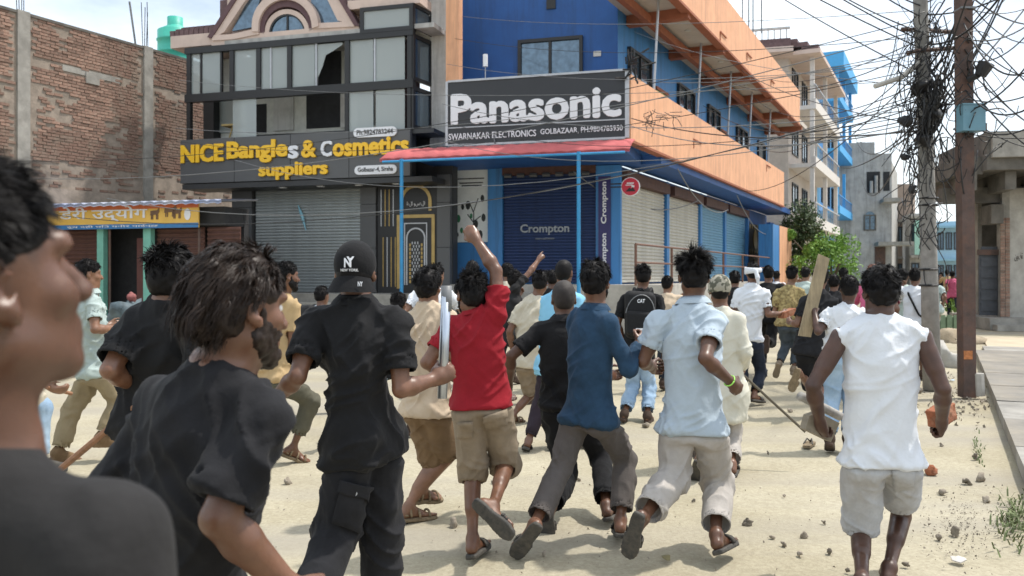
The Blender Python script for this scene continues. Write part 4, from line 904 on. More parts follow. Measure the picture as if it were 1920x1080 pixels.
# shutters
shutter('shutter', PF, PF.s(945), PF.s(1119), 1.42, 4.3, SHUTN, T, .02, lab='dark navy roller shutter lettered in pale grey')
PF.box('shutter_box', PF.s(945), PF.s(1119), 4.3, 4.5, -.05, .18, SHUTR, T)
for i in range(7): 
    c = PF.s(950)+i*.36; MB().tube([PF.pt(c, 4.28, .2), PF.pt(c+.2, 4.28, .2)], .06, 6).obj('awning_roll', ACP, T)
lettering('lettering', 'Crompton', PF, PF.s(976), PF.s(1068), PF.z(1020,441), PF.z(1020,420), .032, mat('letter_faded', (.28,.31,.34), rough=.6), T, .03, .006)
lettering('lettering', 'MAKE A DIFFERENCE', PF, PF.s(1005), PF.s(1040), PF.z(1020,449), PF.z(1020,446), .032, mat('letter_faded', (.28,.31,.34)), T, .0, .006)
for (x0, x1, m_, l_) in ((1161,1244,SHUTC,'cream roller shutter beside the corner pillar'), (1252,1308,SHUTC,'second cream roller shutter'), (1313,1355,SHUTB,'sky blue roller shutter'), (1358,1396,SHUTB,'sky blue roller shutter next to the gate')):
    shutter('shutter', PS, PS.s(x0)+.05, PS.s(x1), 1.42, 4.05, m_, T, .02, .1, l_)
    PS.box('shutter_box', PS.s(x0)+.05, PS.s(x1), 4.06, 4.36, -.05, .22, SHUTR, T)
for x in (1247, 1310, 1356, 1399): PS.box('pillar', PS.s(x)-.12, PS.s(x)+.14, PL1, ZS-.3, -.05, .1, BLUEM, T)
# gold and black gate at the far end of the side
g0, g1 = PS.s(1402), PS.s(1440); gt = PS.box('gate', g0, g1, PL1, 3.9, -.05, .02, BLKM, T)
for j in range(2):
    for i in range(2):
        c = PS.pt(g0+(g1-g0)*(.3+.4*i), 3.2-1.35*j, .03); MB().prism([(.38*math.cos(t), .45*math.sin(t)) for t in np.linspace(0, 6.283, 17)[:-1]], c, PS.D, UZ, PS.N, 0, .02).obj('medallion', GOLD, gt)
for i in range(9): 
    for zz in (3.75, 2.62, 1.5): MB().prism([(.11*math.cos(t), .11*math.sin(t)) for t in np.linspace(0, 6.283, 9)[:-1]], PS.pt(g0+(g1-g0)*(i+.5)/9, zz, .03), PS.D, UZ, PS.N, 0, .02).obj('rosette', GOLD, gt)
PS.box('end_wall', PS.s(1442), PS.s(1442)+1.4, 0, 4.2, -.3, .06, BLUED, T)
q = PB.off(.1); PB.box('end_pillar', PB.s(1457)+.06, PB.s(1480), 0, 3.75, -.5, .1, ORANGE, T); PB.box('end_pillar_side', PB.s(1445), PB.s(1457), 0, 3.74, -.5, .09, BLUEM, T)
# railing on the plinth
RUSTR = mat('rail_rust', (.16,.085,.06), rough=.8, var=.25, scale=20)
rl = thing('railing', PS.pt(2.2, PL1, 1.15), 'rusty steel railing along the raised walkway beside the cream shutters', 'railing')
pr = PS.off(1.15); s0, s1 = pr.s(1192), pr.s(1448)
for i in range(7): c = s0+(s1-s0)*i/6; MB().tube([pr.pt(c, PL1-.01, 0), pr.pt(c, PL1+1.0, 0)], .035, 6).obj('post', RUSTR, rl)
for zz in (PL1+.99, PL1+.55): MB().tube([pr.pt(s0, zz, 0), pr.pt(s1, zz, 0)], .028, 6).obj('rail', RUSTR, rl)
# -------- its signs
a0, a1 = PSG.s(839), PSG.s(1176); z0, z1 = ZS+.02, PSG.z(1010,142)
SG = thing('shop_sign', PSG.pt(a0, z0, 0), 'black sign board lettered Panasonic in white above the red awning', 'sign')
PSG.box('board', a0, a1, z0, z1, -.1, .03, SIGNK, SG)
mb = MB(); PSG.mbox(mb, a0-.03, a0+.03, z0, z1, -.11, .06); PSG.mbox(mb, a1-.04, a1+.05, z0, z1, -.11, .08); PSG.mbox(mb, a0+.03, a1-.04, z1-.03, z1+.02, -.11, .06); PSG.mbox(mb, a0+.03, a1-.04, z0-.02, z0+.03, -.11, .06); PSG.mbox(mb, a0+.03, a1-.04, z0+.43, z0+.455, .03, .045); mb.obj('frame', SIGNF, SG)
lettering('lettering', 'Panasonic', PSG, PSG.s(846), PSG.s(1166), z0+.50, z0+1.28, .031, SIGNW, SG, .036, .02)
lettering('lettering', 'SWARNAKAR ELECTRONICS', PSG, PSG.s(842), PSG.s(1006), z0+.14, z0+.30, .031, SIGNW, SG, .012, .012)
lettering('lettering', 'GOLBAZAAR, PH:9804785950', PSG, PSG.s(1014), PSG.s(1168), z0+.16, z0+.31, .031, SIGNW, SG, .010, .012)
# awning
AW = thing('awning', PSG.pt(a0, 0, 0), 'red corrugated awning under the black sign', 'awning')
n = 150; aw0, aw1 = PSG.s(742), PSG.s(1192); V = []; F = []
for i in range(n+1):
    u = i/n; s_ = aw0+(aw1-aw0)*u; wv = abs(math.sin(u*math.pi*17))*.022
    for j, (nn, zz) in enumerate(((.08, 4.76), (.5, 4.64), (.95, 4.42), (.95, 4.37))):
        V.append(PSG.pt(s_, zz+wv*(1 if j < 3 else .3)-.03, nn))
for i in range(n):
    for j in range(3): F.append((i*4+j, (i+1)*4+j, (i+1)*4+j+1, i*4+j+1))
b_ = len(V); V += [v-UZ*.012 for v in V[:]]; F += [tuple(b_+k for k in f[::-1]) for f in F]
obj('sheet', V, F, REDAW, AW, True)
for x in (753, 1085):
    pp = PSG.off(1.0); s_ = pp.s(x); MB().tube([pp.pt(s_, 0, 0), pp.pt(s_, 4.36, 0)], .045, 7).obj('post', POSTB, AW)
MB().tube([PSG.pt(aw0+.1, 4.31, 1.0), PSG.pt(aw1-.1, 4.31, 1.0)], .03, 5).obj('edge_pipe', POSTB, AW)
# vertical board and round sign, poster
vb = thing('vertical_sign', PF.px(1135,500,.16), 'tall navy sign board lettered Crompton on the corner pillar', 'sign'); PF.pbox('board', 1124, 332, 1147, 520, .142, .17, mat('sign_navy', (.018,.014,.11), rough=.4, var=.06), vb)
pf = PF
lettering('lettering', 'Crompton', PF, PF.s(1129), PF.s(1142), PF.z(1135,420), PF.z(1135,342), .172, SIGNW, vb, .03, .008, rot=True); lettering('lettering', 'Crompton', PF, PF.s(1129), PF.s(1142), PF.z(1135,516), PF.z(1135,438), .172, SIGNW, vb, .03, .008, rot=True)
rs = thing('round_sign', PS.pt(.5, 3.6, .9), 'round red sign on a bracket at the corner', 'sign'); c = W(1182,350,21.2); D_, N_ = FD, A(-FD[1]*-1, 0, 0); N_ = A(FD[1], -FD[0], 0)
circ = lambda r, k=28: [(r*math.cos(t), r*math.sin(t)) for t in np.linspace(0, 2*math.pi, k+1)[:-1]]
MB().prism(circ(.235), c, FD, UZ, N_, -.05, .0).obj('rim', SIGNW, rs); MB().prism(circ(.215), c, FD, UZ, N_, .001, .012).obj('disc', mat('sign_red', (.50,.02,.045), rough=.4, var=.05), rs)
mb = MB(); mb.box(c, FD, UZ, N_, -.09, .09, .07, .10, .013, .02); mb.box(c, FD, UZ, N_, -.12, .06, .03, .05, .013, .02); mb.box(c, FD, UZ, N_, .03, .10, -.02, .03, .013, .02); mb.obj('emblem', SIGNW, rs)
mb = MB(); mb.prism([(-.12,-.12),(-.02,-.02),(.02,-.06),(.06,-.01),(.13,-.12)], c, FD, UZ, N_, .013, .022); mb.obj('emblem', BLKM, rs)
mb = MB(); mb.tube([c-FD*.22, c-FD*.5], .018, 5); mb.tube([c-FD*.22+UZ*.08, c-FD*.5+UZ*.08], .018, 5); mb.obj('bracket', BLKM, rs)
po = thing('poster', PF.px(881,455,.0), 'white poster with a plant drawing on the blue wall', 'poster'); pp = PF.off(.0)
PF.pbox('sheet', 846, 298, 917, 454, -.058, .02, mat('poster_white', (.78,.82,.81), rough=.6, var=.05), po)
GRN = mat('print_green', (.03,.2,.09), rough=.6); PRK = mat('print_dark', (.03,.035,.035), rough=.6); mb = MB()
for (x, y, r, m_) in ((868,388,6,0),(905,372,7,0),(860,410,8,1),(878,385,9,0),(907,408,8,0),(893,420,8,0),(866,432,6,1),(884,405,5,1),(901,440,9,0),(858,440,5,0)):
    s_, z_ = PF.s(x), PF.z(x, y); rr = r*.0145; MB().prism([(rr*.55*math.cos(t), rr*math.sin(t)) for t in np.linspace(0, 6.283, 9)[:-1]], PF.pt(s_, z_, .021), PF.D, UZ, PF.N, 0, .003).obj('leaf_print', GRN if m_ else PRK, po)
mb = MB()
for (x0, y0, x1, y1) in ((880,378,888,398),(888,398,897,372),(889,398,888,440),(889,415,902,405),(877,402,889,418)): 
    mb.tube([PF.px(x0, y0, .022), PF.px(x1, y1, .022)], .014, 4)
mb.obj('stem_print', PRK, po)
for (y, x0, x1) in ((334,858,908),(342,862,906),(347,866,904)): PF.pbox('print_line', x0, y, x1, y+2.2, .021, .024, PRK, po)
# white lamp tube and coiled wires by the terrace, lamp on rod
lm = thing('lamp_tube', PSG.px(910,170,-.4), 'white lamp on a thin rod behind the black sign', 'lamp'); pq = PSG.off(-.4); MB().tube([pq.px(910,170), pq.px(910,124)], .012, 5).obj('rod', SIGNF, lm); MB().tube([pq.px(910,125), pq.px(910,102)], .06, 8).obj('tube', SIGNW, lm)

# ================================================================== cosmetics shop building
NP = A(-2.61, 22.0, 0); PN = PL(NP, FD); PW = PN.off(-1.0)     # sign plane and wall plane
T = thing('cosmetics_building', PN.pt(-3.5, 0, -1), 'building with smashed glazed balcony and gabled roof above the yellow-lettered sign', 'building'); NB = T
zs0, zs1 = 4.13, 5.36
l0, l1 = PN.s(338), PN.s(769)
PN.box('plinth', l0+.9, PN.s(845), 0, 1.08, -2.0, .55, CONC, T)
for i in range(4): PN.box('step', l0+2.2, PN.s(700), 0, 1.08-.22*(i+1), .551+.28*i, .55+.28*(i+1), CONCL, T)
w0, w1 = PW.s(437), PW.s(846)
PW.box('wall', w0, w1, 1.08, 5.6, -.5, -.12, ACPD, T)
for (x0, x1) in ((437,474), (677,706), (821,845)):
    a, b = PW.s(x0), PW.s(x1); zz = 1.08
    for zt in (2.3, 3.5, 4.25): PW.box('panel', a, b, zz+.012, zt, -.119, .06, ACP, T); zz = zt
shutter('shutter', PW, PW.s(479), PW.s(676), 1.15, 3.98, SHUTG, T, -.02, .085, 'silver grey roller shutter under the yellow-lettered sign')
PW.box('shutter_box', PW.s(476), PW.s(676), 3.985, 4.3, -.1, .12, ACPD, T)
MB().tube([PW.px(560,385,.03), PW.px(568,405,.05), PW.px(575,432,.04)], [.015,.05,.01], 6).obj('torn_banner', mat('torn_blue', (.25,.5,.62), rough=.6), T)
PN.box('soffit', l0+.05, l1+.6, zs0-.16, zs0-.02, -1.0, -.02, ACPD, T)
for x in (520, 592, 664, 735): 
    s_ = PN.s(x); PN.box('downlight', s_-.08, s_+.08, zs0-.18, zs0-.162, -.35, -.2, SIGNW, T)
# ornate gate
g0, g1 = PW.s(708), PW.s(820); gt = PW.box('gate', g0, g1, 1.08, 4.2, -.11, .0, BLKM, T); gw = g1-g0
def arch(cx, zb, zt, hw, th, m_, n0, seg=14):
    zc = zt-hw; out = [(cx-hw, zb)]+[(cx-hw*math.cos(t), zc+hw*math.sin(t)) for t in np.linspace(0, math.pi, seg)]+[(cx+hw, zb)]
    h2 = hw-th; inn = [(cx-h2, zb)]+[(cx-h2*math.cos(t), zc+h2*math.sin(t)) for t in np.linspace(0, math.pi, seg)]+[(cx+h2, zb)]
    MB().strip(out, inn, PW.P, PW.D, UZ, PW.N, n0, n0+.025).obj('arch_trim', m_, gt)
cx = PW.s(780)
arch(cx, 3.3, 4.02, .46, .09, GOLD, .002); arch(cx, 1.3, 2.85, .28, .04, SIGNF, .002); 
mb = MB(); 
for (s_, zz0, zz1, w_) in ((cx-.55,1.2,3.2,.09),(cx+.46,1.2,3.2,.09)): PW.mbox(mb, s_, s_+w_, zz0, zz1, .001, .03)
PW.mbox(mb, cx-.46, cx+.46, 3.11, 3.2, .001, .03); mb.obj('gold_frame', GOLD, gt)
mb = MB()
for s_ in (cx-.34, cx+.30): PW.mbox(mb, s_, s_+.03, 1.3, 2.95, .001, .02)
PW.mbox(mb, cx-.34, cx+.33, 2.95, 2.98, .001, .02); mb.obj('silver_frame', SIGNF, gt)
for i in range(10): 
    for s_ in (cx-.19, cx+.15): PW.box('bead', s_, s_+.05, 1.35+i*.11, 1.43+i*.11, .001, .025, GOLD, gt)
for i in range(6):
    for j in range(11): 
        if (i+j) % 2 == 0: PW.box('lattice', cx-.12+i*.04, cx-.09+i*.04, 1.5+j*.09, 1.57+j*.09, .001, .014, SIGNF, gt)
for k in range(8): PW.box('bar', g0+.1+k*.06, g0+.125+k*.06, 1.25 if k % 2 else 2.9, 2.6 if k % 2 else 3.9, .001, .02, GOLD if k % 3 else SIGNF, gt)
lettering('lettering', 'اهلا وسهلا', PW, cx-.26, cx+.26, 3.42, 3.56, .002, SIGNW, gt, .0, .012)
# sign
SG = thing('shop_sign', PN.pt((l0+l1)/2, zs0, 0), 'charcoal fascia sign with thick yellow letters for bangles and cosmetics', 'sign')
for i in range(4):
    for j in range(2):
        a, b = l0+(l1-l0)*i/4, l0+(l1-l0)*(i+1)/4; zz0, zz1 = zs0+(zs1-zs0)*j/2, zs0+(zs1-zs0)*(j+1)/2; PN.box('panel', a+.008, b-.008, zz0+.006, zz1-.006, -.12, .0, ACP, SG)
PN.box('backing', l0, l1, zs0, zs1, -.4, -.1, ACPD, SG)
def slab(txt, x0, y0, x1, y1, m_, b=.045):
    xm = (x0+x1)/2; lettering('lettering', txt, PN, PN.s(x0), PN.s(x1), PN.z(xm, y1), PN.z(xm, y0), .002, m_, SG, b, .07)
slab('NICE', 341, 271, 421, 305, SIGNY, .042); slab('Bangle', 427, 263, 541, 306, SIGNY, .040); slab('s', 542, 273, 561, 298, SIGNW, .03); slab('&', 567, 263, 594, 296, SIGNY, .03); slab('C', 603, 264, 624, 294, SIGNW, .03); slab('osmetics', 626, 258, 768, 292, SIGNY, .038); slab('suppliers', 487, 304, 616, 337, SIGNY, .038)
def pill(x0, y0, x1, y1, txt):
    xm = (x0+x1)/2; a, b, zz0, zz1 = PN.s(x0), PN.s(x1), PN.z(xm, y1), PN.z(xm, y0); r = (zz1-zz0)/2; zc = (zz0+zz1)/2
    out = [(a+r-r*math.sin(t), zc+r*math.cos(t)) for t in np.linspace(0, math.pi, 8)]+[(b-r+r*math.sin(t), zc-r*math.cos(t)) for t in np.linspace(0, math.pi, 8)]
    MB().prism(out[::-1], PN.P, PN.D, UZ, PN.N, .002, .05).obj('plate', SIGNW, SG); lettering('lettering', txt, PN, a+.1, b-.1, zc-.06, zc+.07, .051, BLKM, SG, .008, .01)
pill(664, 239, 745, 257, 'Ph:9824783244'); pill(666, 310, 745, 327, 'Golbazar-4, Siraha')
# glazed balcony
zb0, zb1, zb2, zb3 = zs1, 6.42, 6.62, 7.78          # floor, lower rail, sill, head
PG = PN.off(-.08); b0, b1 = PN.s(346), PN.s(769)
mb = MB(); 
for s_ in (b0, PG.s(430), PG.s(480), PG.s(538), PG.s(646), b1-.12): PG.mbox(mb, s_, s_+.13, zb2, zb3, -.13, .0)
PG.mbox(mb, b0, b0+.12, zb0, zb2, -.13, -.001)
for s_ in (PG.s(646), b1-.12): PG.mbox(mb, s_, s_+.1, zb0, zb2, -.13, -.001)
PG.mbox(mb, b0-.05, b1+.05, zb1, zb2+.02, -.16, .02); PG.mbox(mb, b0-.05, b1+.05, zb3, zb3+.17, -.16, .02); mb.obj('balcony_frame', BLKM, T)
for x in (374, 412, 505, 590, 700): s_ = PG.s(x); PG.box('mullion', s_, s_+.045, zb2+.02, zb3, -.1, -.03, SIGNF if x > 500 else BLKM, T)
for (xa, xb) in ((350,372),(377,410),(434,478),(484,536),(544,588),(652,698),(703,757)): PG.box('pane', PG.s(xa), PG.s(xb), zb2+.021, zb3-.001, -.075, -.06, GLASS, T)
for (xa, xb) in ((434,478),(652,698),(703,757)): PG.box('pane', PG.s(xa), PG.s(xb), zb0+.02, zb1-.002, -.075, -.06, GLASS, T)
rgp = np.random.RandomState(4)
for (xa, xb, ya, yb) in ((592,640,80,130),):       # shards left in a smashed pane
    s0_, s1_ = PG.s(xa), PG.s(xb); zz = zb3-.02; MB().prism([(s0_, zz), (s0_, zz-.95), (s0_+(s1_-s0_)*.22, zz-.6), (s0_+(s1_-s0_)*.35, zz-.3), (s0_+(s1_-s0_)*.6, zz-.22), (s1_, zz-.06), (s1_, zz)], PG.P, PG.D, UZ, PG.N, -.075, -.065).obj('glass_shard', GLASS, T)
# room behind the glass
PR = PN.off(-1.6); PR.box('room_wall', PR.s(402), PR.s(770), zs1-.2, 8.0, -.2, 0, ROOML, T); PN.box('balcony_floor', b0, b1+.6, zs1-.12, zs1-.005, -1.9, -.13, ACPD, T); PN.box('balcony_ceiling', b0+1.2, b1+.6, zb3+.18, zb3+.3, -1.9, -.14, PLAST, T)
for (x0, x1, y0, y1) in ((575,640,85,240), (462,500,196,250), (690,702,95,235)): PR.pbox('doorway_shade', x0, y0, x1, y1, .002, .02, ROOM, T)  # near-black sheets painted as the shade of the rooms behind
for (x0, x1, y0, y1, m_) in ((400,446,190,250,GLASS),(515,552,180,245,PLASTW),(640,658,170,240,PLASTW),(705,760,175,235,PLAST),(440,470,110,165,mat('curtain_green',(.10,.15,.12),rough=.8,var=.3,scale=20,stretch=(8,8,.5)))): PR.pbox('wall_panel', x0, y0, x1, y1, .021, .06, m_, T)
for x in (395, 660): s_ = PR.s(x); PR.box('column', s_, s_+.35, zs1, 8.0, .0, .35, BLKM if x < 400 else PLASTW, T)
# right return of the balcony
PRT = PL(PN.pt(b1, 0, -.08), SD); 
window_s(PRT, .12, .85, zb2+.1, zb3-.05, T, BLKM, GLASSD, .0, 0, .05, .1); PRT.box('brick_infill', .1, .95, zs1, zb3, -.5, -.35, TILE, T); window_s(PRT, .12, .85, zs1+.1, zb1-.05, T, BLKM, GLASSD, .0, 0, .05, .1); window_s(PRT, .12, .85, zb3+.25, zb3+.75, T, BLKM, GLASSD, .0, 0, .05, .09)
window_s(PG, PG.s(682), b1-.05, zb3+.24, zb3+.72, T, BLKM, GLASS, -.02, 0, .05, .1)
# white flank wall between the two buildings
PN.off(-.95).pbox('flank_wall', 806, -60, 837, 290, -.4, 0, PLASTW, T)
# gabled roof with arch
PR2 = PN.off(-.25); zc = 8.0
PR2.box('cornice', PR2.s(400), PR2.s(676), 7.96, 8.22, -.5, .08, TRIM, T); PR2.box('cornice', PR2.s(322), PR2.s(402), 8.02, 8.36, -1.6, .05, TRIM, T); PR2.box('cornice', PR2.s(655), PR2.s(790), 8.62, 8.85, -1.0, .1, TRIM, T)
PR2.box('upper_wall', PR2.s(418), PR2.s(760), 8.22, 12, -1.6, -.5, TRIM, T); PR2.box('upper_wall', PR2.s(398), PR2.s(420), 8.36, 12, -1.6, -.7, TRIM, T)
def poly_px(pts): return [(PR2.s(x), PR2.z(x, y)) for x, y in pts]
def band(outer, inner, m_, n0, n1, name): MB().strip(poly_px(outer), poly_px(inner), PR2.P, PR2.D, UZ, PR2.N, n0, n1).obj(name, m_, T)
band([(402,74),(478,-45),(562,-120)], [(424,62),(486,-30),(562,-100)], TRIM, -.2, .10, 'gable_trim'); band([(562,-120),(620,-30),(668,50)], [(562,-100),(606,-22),(636,40)], TRIM, -.2, .101, 'gable_trim')
band([(394,72),(472,-50),(562,-130)], [(402,74),(478,-45),(562,-120)], PURPB, -.2, .14, 'gable_tiles'); band([(562,-130),(628,-32),(678,52)], [(562,-120),(620,-30),(668,50)], PURPB, -.2, .14, 'gable_tiles')
def arc_px(cx, cy, rx, ry, n=17, a0=0, a1=math.pi): return [(cx-rx*math.cos(t), cy-ry*math.sin(t)) for t in np.linspace(a0, a1, n)]
wav = [(402,75),(450,68),(478,60)]
band([(478,62)]+arc_px(540,50,62,62)+[(602,52)], [(490,62)]+arc_px(540,54,50,52)+[(590,56)], TRIM, -.3, .16, 'arch_trim'); band([(490,62)]+arc_px(540,54,50,52)+[(590,56)], [(498,66)]+arc_px(540,58,42,44)+[(582,62)], PURPB, -.3, .08, 'arch_band'); band([(498,88)]+arc_px(540,62,42,44)+[(582,84)], [(506,92)]+arc_px(540,64,34,37)+[(574,88)], TRIM, -.3, .05, 'arch_trim')
band([(402,68),(440,66),(486,55)], [(402,78),(440,76),(490,66)], TRIM, -.2, .12, 'gable_trim'); band([(594,46),(630,44),(668,42)], [(590,56),(630,54),(668,52)], TRIM, -.2, .12, 'gable_trim'); band([(490,66),(440,76),(410,80)], [(490,76),(440,86),(410,88)], PURPB, -.2, .06, 'gable_band'); band([(590,58),(630,55),(665,53)], [(590,68),(630,64),(665,62)], PURPB, -.2, .06, 'gable_band')
aw_ = [(508,90)]+arc_px(540,64,33,36)+[(573,88)]
MB().prism(poly_px(aw_)[::-1], PR2.P, PR2.D, UZ, PR2.N, -.02, .0).obj('arch_window', GLASSM, T); 
mb = MB(); PR2.mbox(mb, PR2.s(538), PR2.s(541), PR2.z(540,90), PR2.z(540,30), .0, .03); mb.obj('mullion', BLKM, T); band([(506,90)]+arc_px(540,64,35,38)+[(575,88)], [(510,90)]+arc_px(540,64,31,34)+[(571,88)], BLKM, -.02, .04, 'arch_frame')
for tri in ([(434,58),(474,50),(488,-10),(470,-12)], [(590,44),(640,40),(612,-20),(575,-40)]): MB().prism(poly_px(tri), PR2.P, PR2.D, UZ, PR2.N, -.12, -.02).obj('gable_window', GLASSM, T)
# tile skirts
for (x0, x1, zt, n1) in ((320,402,8.36,.15), (660,792,8.85,.15)):
    for i in range(9):
        for j in range(3):
            a = PR2.s(x0)+(PR2.s(x1)-PR2.s(x0))*i/9; b = PR2.s(x0)+(PR2.s(x1)-PR2.s(x0))*(i+1)/9
            PR2.box('tile', a+.01, b-.01, zt+.12*j, zt+.12*j+.15, n1-.45-.25*j, n1-.1-.25*j, TILE, T)
PR2.box('chimney', PR2.s(376), PR2.s(394), 8.5, 9.6, -1.4, -.9, TILE, T)
PN.off(-.9).pbox('balustrade_wall', 762, -40, 806, 32, -.2, 0, PLASTW, T)
for i in range(5): q = PN.off(-.88); x = 766+i*8; MB().tube([q.px(x, 30), q.px(x, 4)], .045, 6).obj('baluster', PLASTW, T)
# small fan shop clutter: yellow chair on the balcony
yc = thing('broken_chair', PR.pt(PR.s(470), zs1, .6), 'broken wooden stool behind the balcony glass', 'stool'); c = PR.pt(PR.s(470), zs1, .8)
MB().box(c, FD, UZ, PN.N, -.3, .3, .45, .5, -.2, .2).obj('seat', mat('wood_yellow', (.45,.33,.14), rough=.8), yc)
for sx in (-.22, .22): MB().tube([c+FD*sx, c+FD*sx*.3+UZ*.45], .025, 5).obj('leg', mat('wood_yellow', (.45,.33,.14)), yc)

# ================================================================== brick building on the left
BW = PL(A(-10.15, 26.0, 0), SD)
T = thing('brick_building', BW.pt(-3, 0, 0), 'tall unplastered red brick building with grey concrete columns', 'building')
MORT = mat('mortar', (.285,.235,.19), rough=.95, var=.25, scale=3.5, bump=.6, bscale=20, dirt=((.15,.13,.1), 2.2, .6)); BRK = mat('brick_red', (.20,.108,.078), rough=.92, col2=(.31,.205,.155), scale=22, bump=.5, bscale=60, objrand=.3, dirt=((.30,.25,.195), 2.6, .9))
ztop = 8.2; BW.box('wall', -9, 3.6, 0, ztop-.04, -.4, -.015, MORT, T)
rgb = np.random.RandomState(21); bricks = []
cols = [(BW.s(43), .30), (BW.s(277), .28)]
row = 0; z = 3.7
while z < ztop-.05:
    a = -8.6+(row % 2)*.12
    while a < 3.4:
        L_ = .232+rgb.normal()*.006; c = a+L_/2
        skip = any(abs(c-q) < w_ for q, w_ in cols) or (abs(z-7.05) < .13 and c > -4.8 and rgb.rand() < .8)
        nz = vnoise(np.array([[c*1.3, z*1.6, 1.]]), 4)[0]
        if nz > .72 and rgb.rand() < .6: skip = True
        if z < 4.5 and rgb.rand() < .7: skip = True
        if not skip: bricks.append((a, z, L_, rgb.normal()*.007, rgb.normal()*.004))
        a += L_+.014
    row += 1; z += .083
vis = sorted([b for b in bricks if -5.7 < b[0] < -1 and b[1] > 5.2], key=lambda b: b[0])[:300]; vs = set(vis)
bm_ = MB(); BW2 = PL(A(0,0,0), SD)
bm_.box(A(0,0,0), SD, UZ, BW.N, 0, .232, 0, .066, -.02, .012); me_b = mk_mesh('brick', bm_.V, bm_.F, BRK)
for (a, z, L_, dn, dz) in vis: link('brick', me_b, T, BW.pt(a, z+dz, dn)-OFF[T.name])
mb = MB()
for b in bricks:
    if b in vs: continue
    a, z, L_, dn, dz = b; BW.mbox(mb, a, a+L_, z+dz, z+dz+.066, -.02, .012+dn)
tag(mb.obj('brickwork', BRK, T), None, None, None, 'stuff')
for x, (q, w_) in zip((43, 277), cols):
    V = []; hw = w_*.55; MB().box(BW.P, SD, UZ, BW.N, q-hw, q+hw, 2.5, ztop+.05, -.05, .05).obj('column', CONC, T)
    for k in range(4): MB().tube([BW.pt(q-.09+.06*k, ztop, -.1), BW.pt(q-.09+.06*k+rgb.normal()*.03, ztop+.9+rgb.rand()*.5, -.1+rgb.normal()*.05)], .012, 4).obj('rebar', CABLE, T)
BW.box('lintel', BW.s(110)+.1, BW.s(225), 6.98, 7.14, -.02, .014, CONC, T); BW.pbox('vent_block', 160, 137, 185, 158, -.02, .04, CONC, T); BW.box('coping', -9, 3.6, ztop-.04, ztop+.03, -.42, .03, CONCD, T); BW.box('plaster_band', -9, 3.6, 3.3, 3.85, -.02, .03, MORT, T)
wt = thing('water_tank', BW.pt(1.1, 8.0, -1.4), 'green ribbed plastic water tank on the roof behind the brick wall', 'water tank'); c = BW.pt(1.1, 8.0, -1.4); rr = .54
MB().tube([c+UZ*k for k in (0,.3,.32,.36,.38,.7,.72,.76,.78,1.1,1.12,1.16,1.18,1.45,1.6,1.64,1.9)], [rr,rr,rr*1.06,rr*1.06,rr,rr,rr*1.06,rr*1.06,rr,rr,rr*1.06,rr*1.06,rr,rr,rr*.5,rr*.45,rr*.45], 18).obj('body', TANK, wt, True)

# ================================================================== little shop with the yellow sign
SP = PL(A(-6.6, 20.0, 0), FD); r0, r1 = SP.s(60), SP.s(432)
T = thing('corner_stall', SP.pt((r0+r1)/2, 0, 0), 'low shop with teal posts and brown shutters under a blue tin roof', 'building')
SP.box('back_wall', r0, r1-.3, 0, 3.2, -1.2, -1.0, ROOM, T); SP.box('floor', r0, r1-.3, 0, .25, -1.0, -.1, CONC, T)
V = []; F = []; n = 60
for i in range(n+1):
    s_ = r0+(r1-r0)*i/n; wv = .018*math.sin(i*2.1)
    for (nn, zz) in ((-1.2, 3.44), (.35, 3.31), (.35, 3.25)): V.append(SP.pt(s_, zz+wv, nn))
for i in range(n):
    for j in range(2): F.append((i*3+j, (i+1)*3+j, (i+1)*3+j+1, i*3+j+1))
b_ = len(V); V += [v-UZ*.02 for v in V[:]]; F += [tuple(b_+k for k in f[::-1]) for f in F]
obj('tin_roof', V, F, mat('tin_blue', (.20,.27,.50), rough=.5, var=.15, col2=(.55,.56,.6), scale=.7), T, False)
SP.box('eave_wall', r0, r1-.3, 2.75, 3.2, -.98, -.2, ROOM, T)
for (x0, x1) in ((176,188), (263,277)): SP.pbox('post', x0, 428, x1, 640, -.25, -.1, TEAL, T)
for x in (203, 371): MB().tube([SP.px(x,428,-.05), SP.px(x,640,-.05)], .03, 6).obj('pipe', RUST, T)
for (x0, x1) in ((100,175), (279,368), (374,436)):
    shutter('shutter', SP, SP.s(x0), SP.s(x1), .3, 2.72, SHUTR, T, -.3, .11)
d_ = SP.pbox('door', 235, 445, 262, 640, -.5, -.4, mat('door_maroon', (.10,.035,.03), rough=.7), T)
sg = thing('shop_sign', SP.px(230,428,.1), 'yellow and orange dairy signboard with white lettering and a blue strip', 'sign')
zz0, zz1 = SP.z(230,429), SP.z(230,383); a, b = SP.s(88), SP.s(375)
SP.box('board', a, b, zz0, zz1, .02, .06, mat('board_yellow', (.68,.42,.08), rough=.5, var=.1, scale=1.5), sg); SP.box('strip', a, b, zz0-.002, zz0+.11, .061, .066, mat('board_blue', (.03,.16,.38), rough=.5), sg); SP.box('strip', a, b, zz1-.13, zz1, .061, .066, mat('board_orange', (.55,.13,.04), rough=.5), sg)
lettering('lettering', 'डेरी उद्योग', SP, SP.s(115), SP.s(280), zz0+.17, zz1-.05, .067, SIGNW, sg, .012, .01); lettering('lettering', 'दूध दही घिउ पनीर पाईन्छ', SP, SP.s(130), SP.s(300), zz0+.02, zz0+.09, .067, SIGNW, sg, .0, .01)
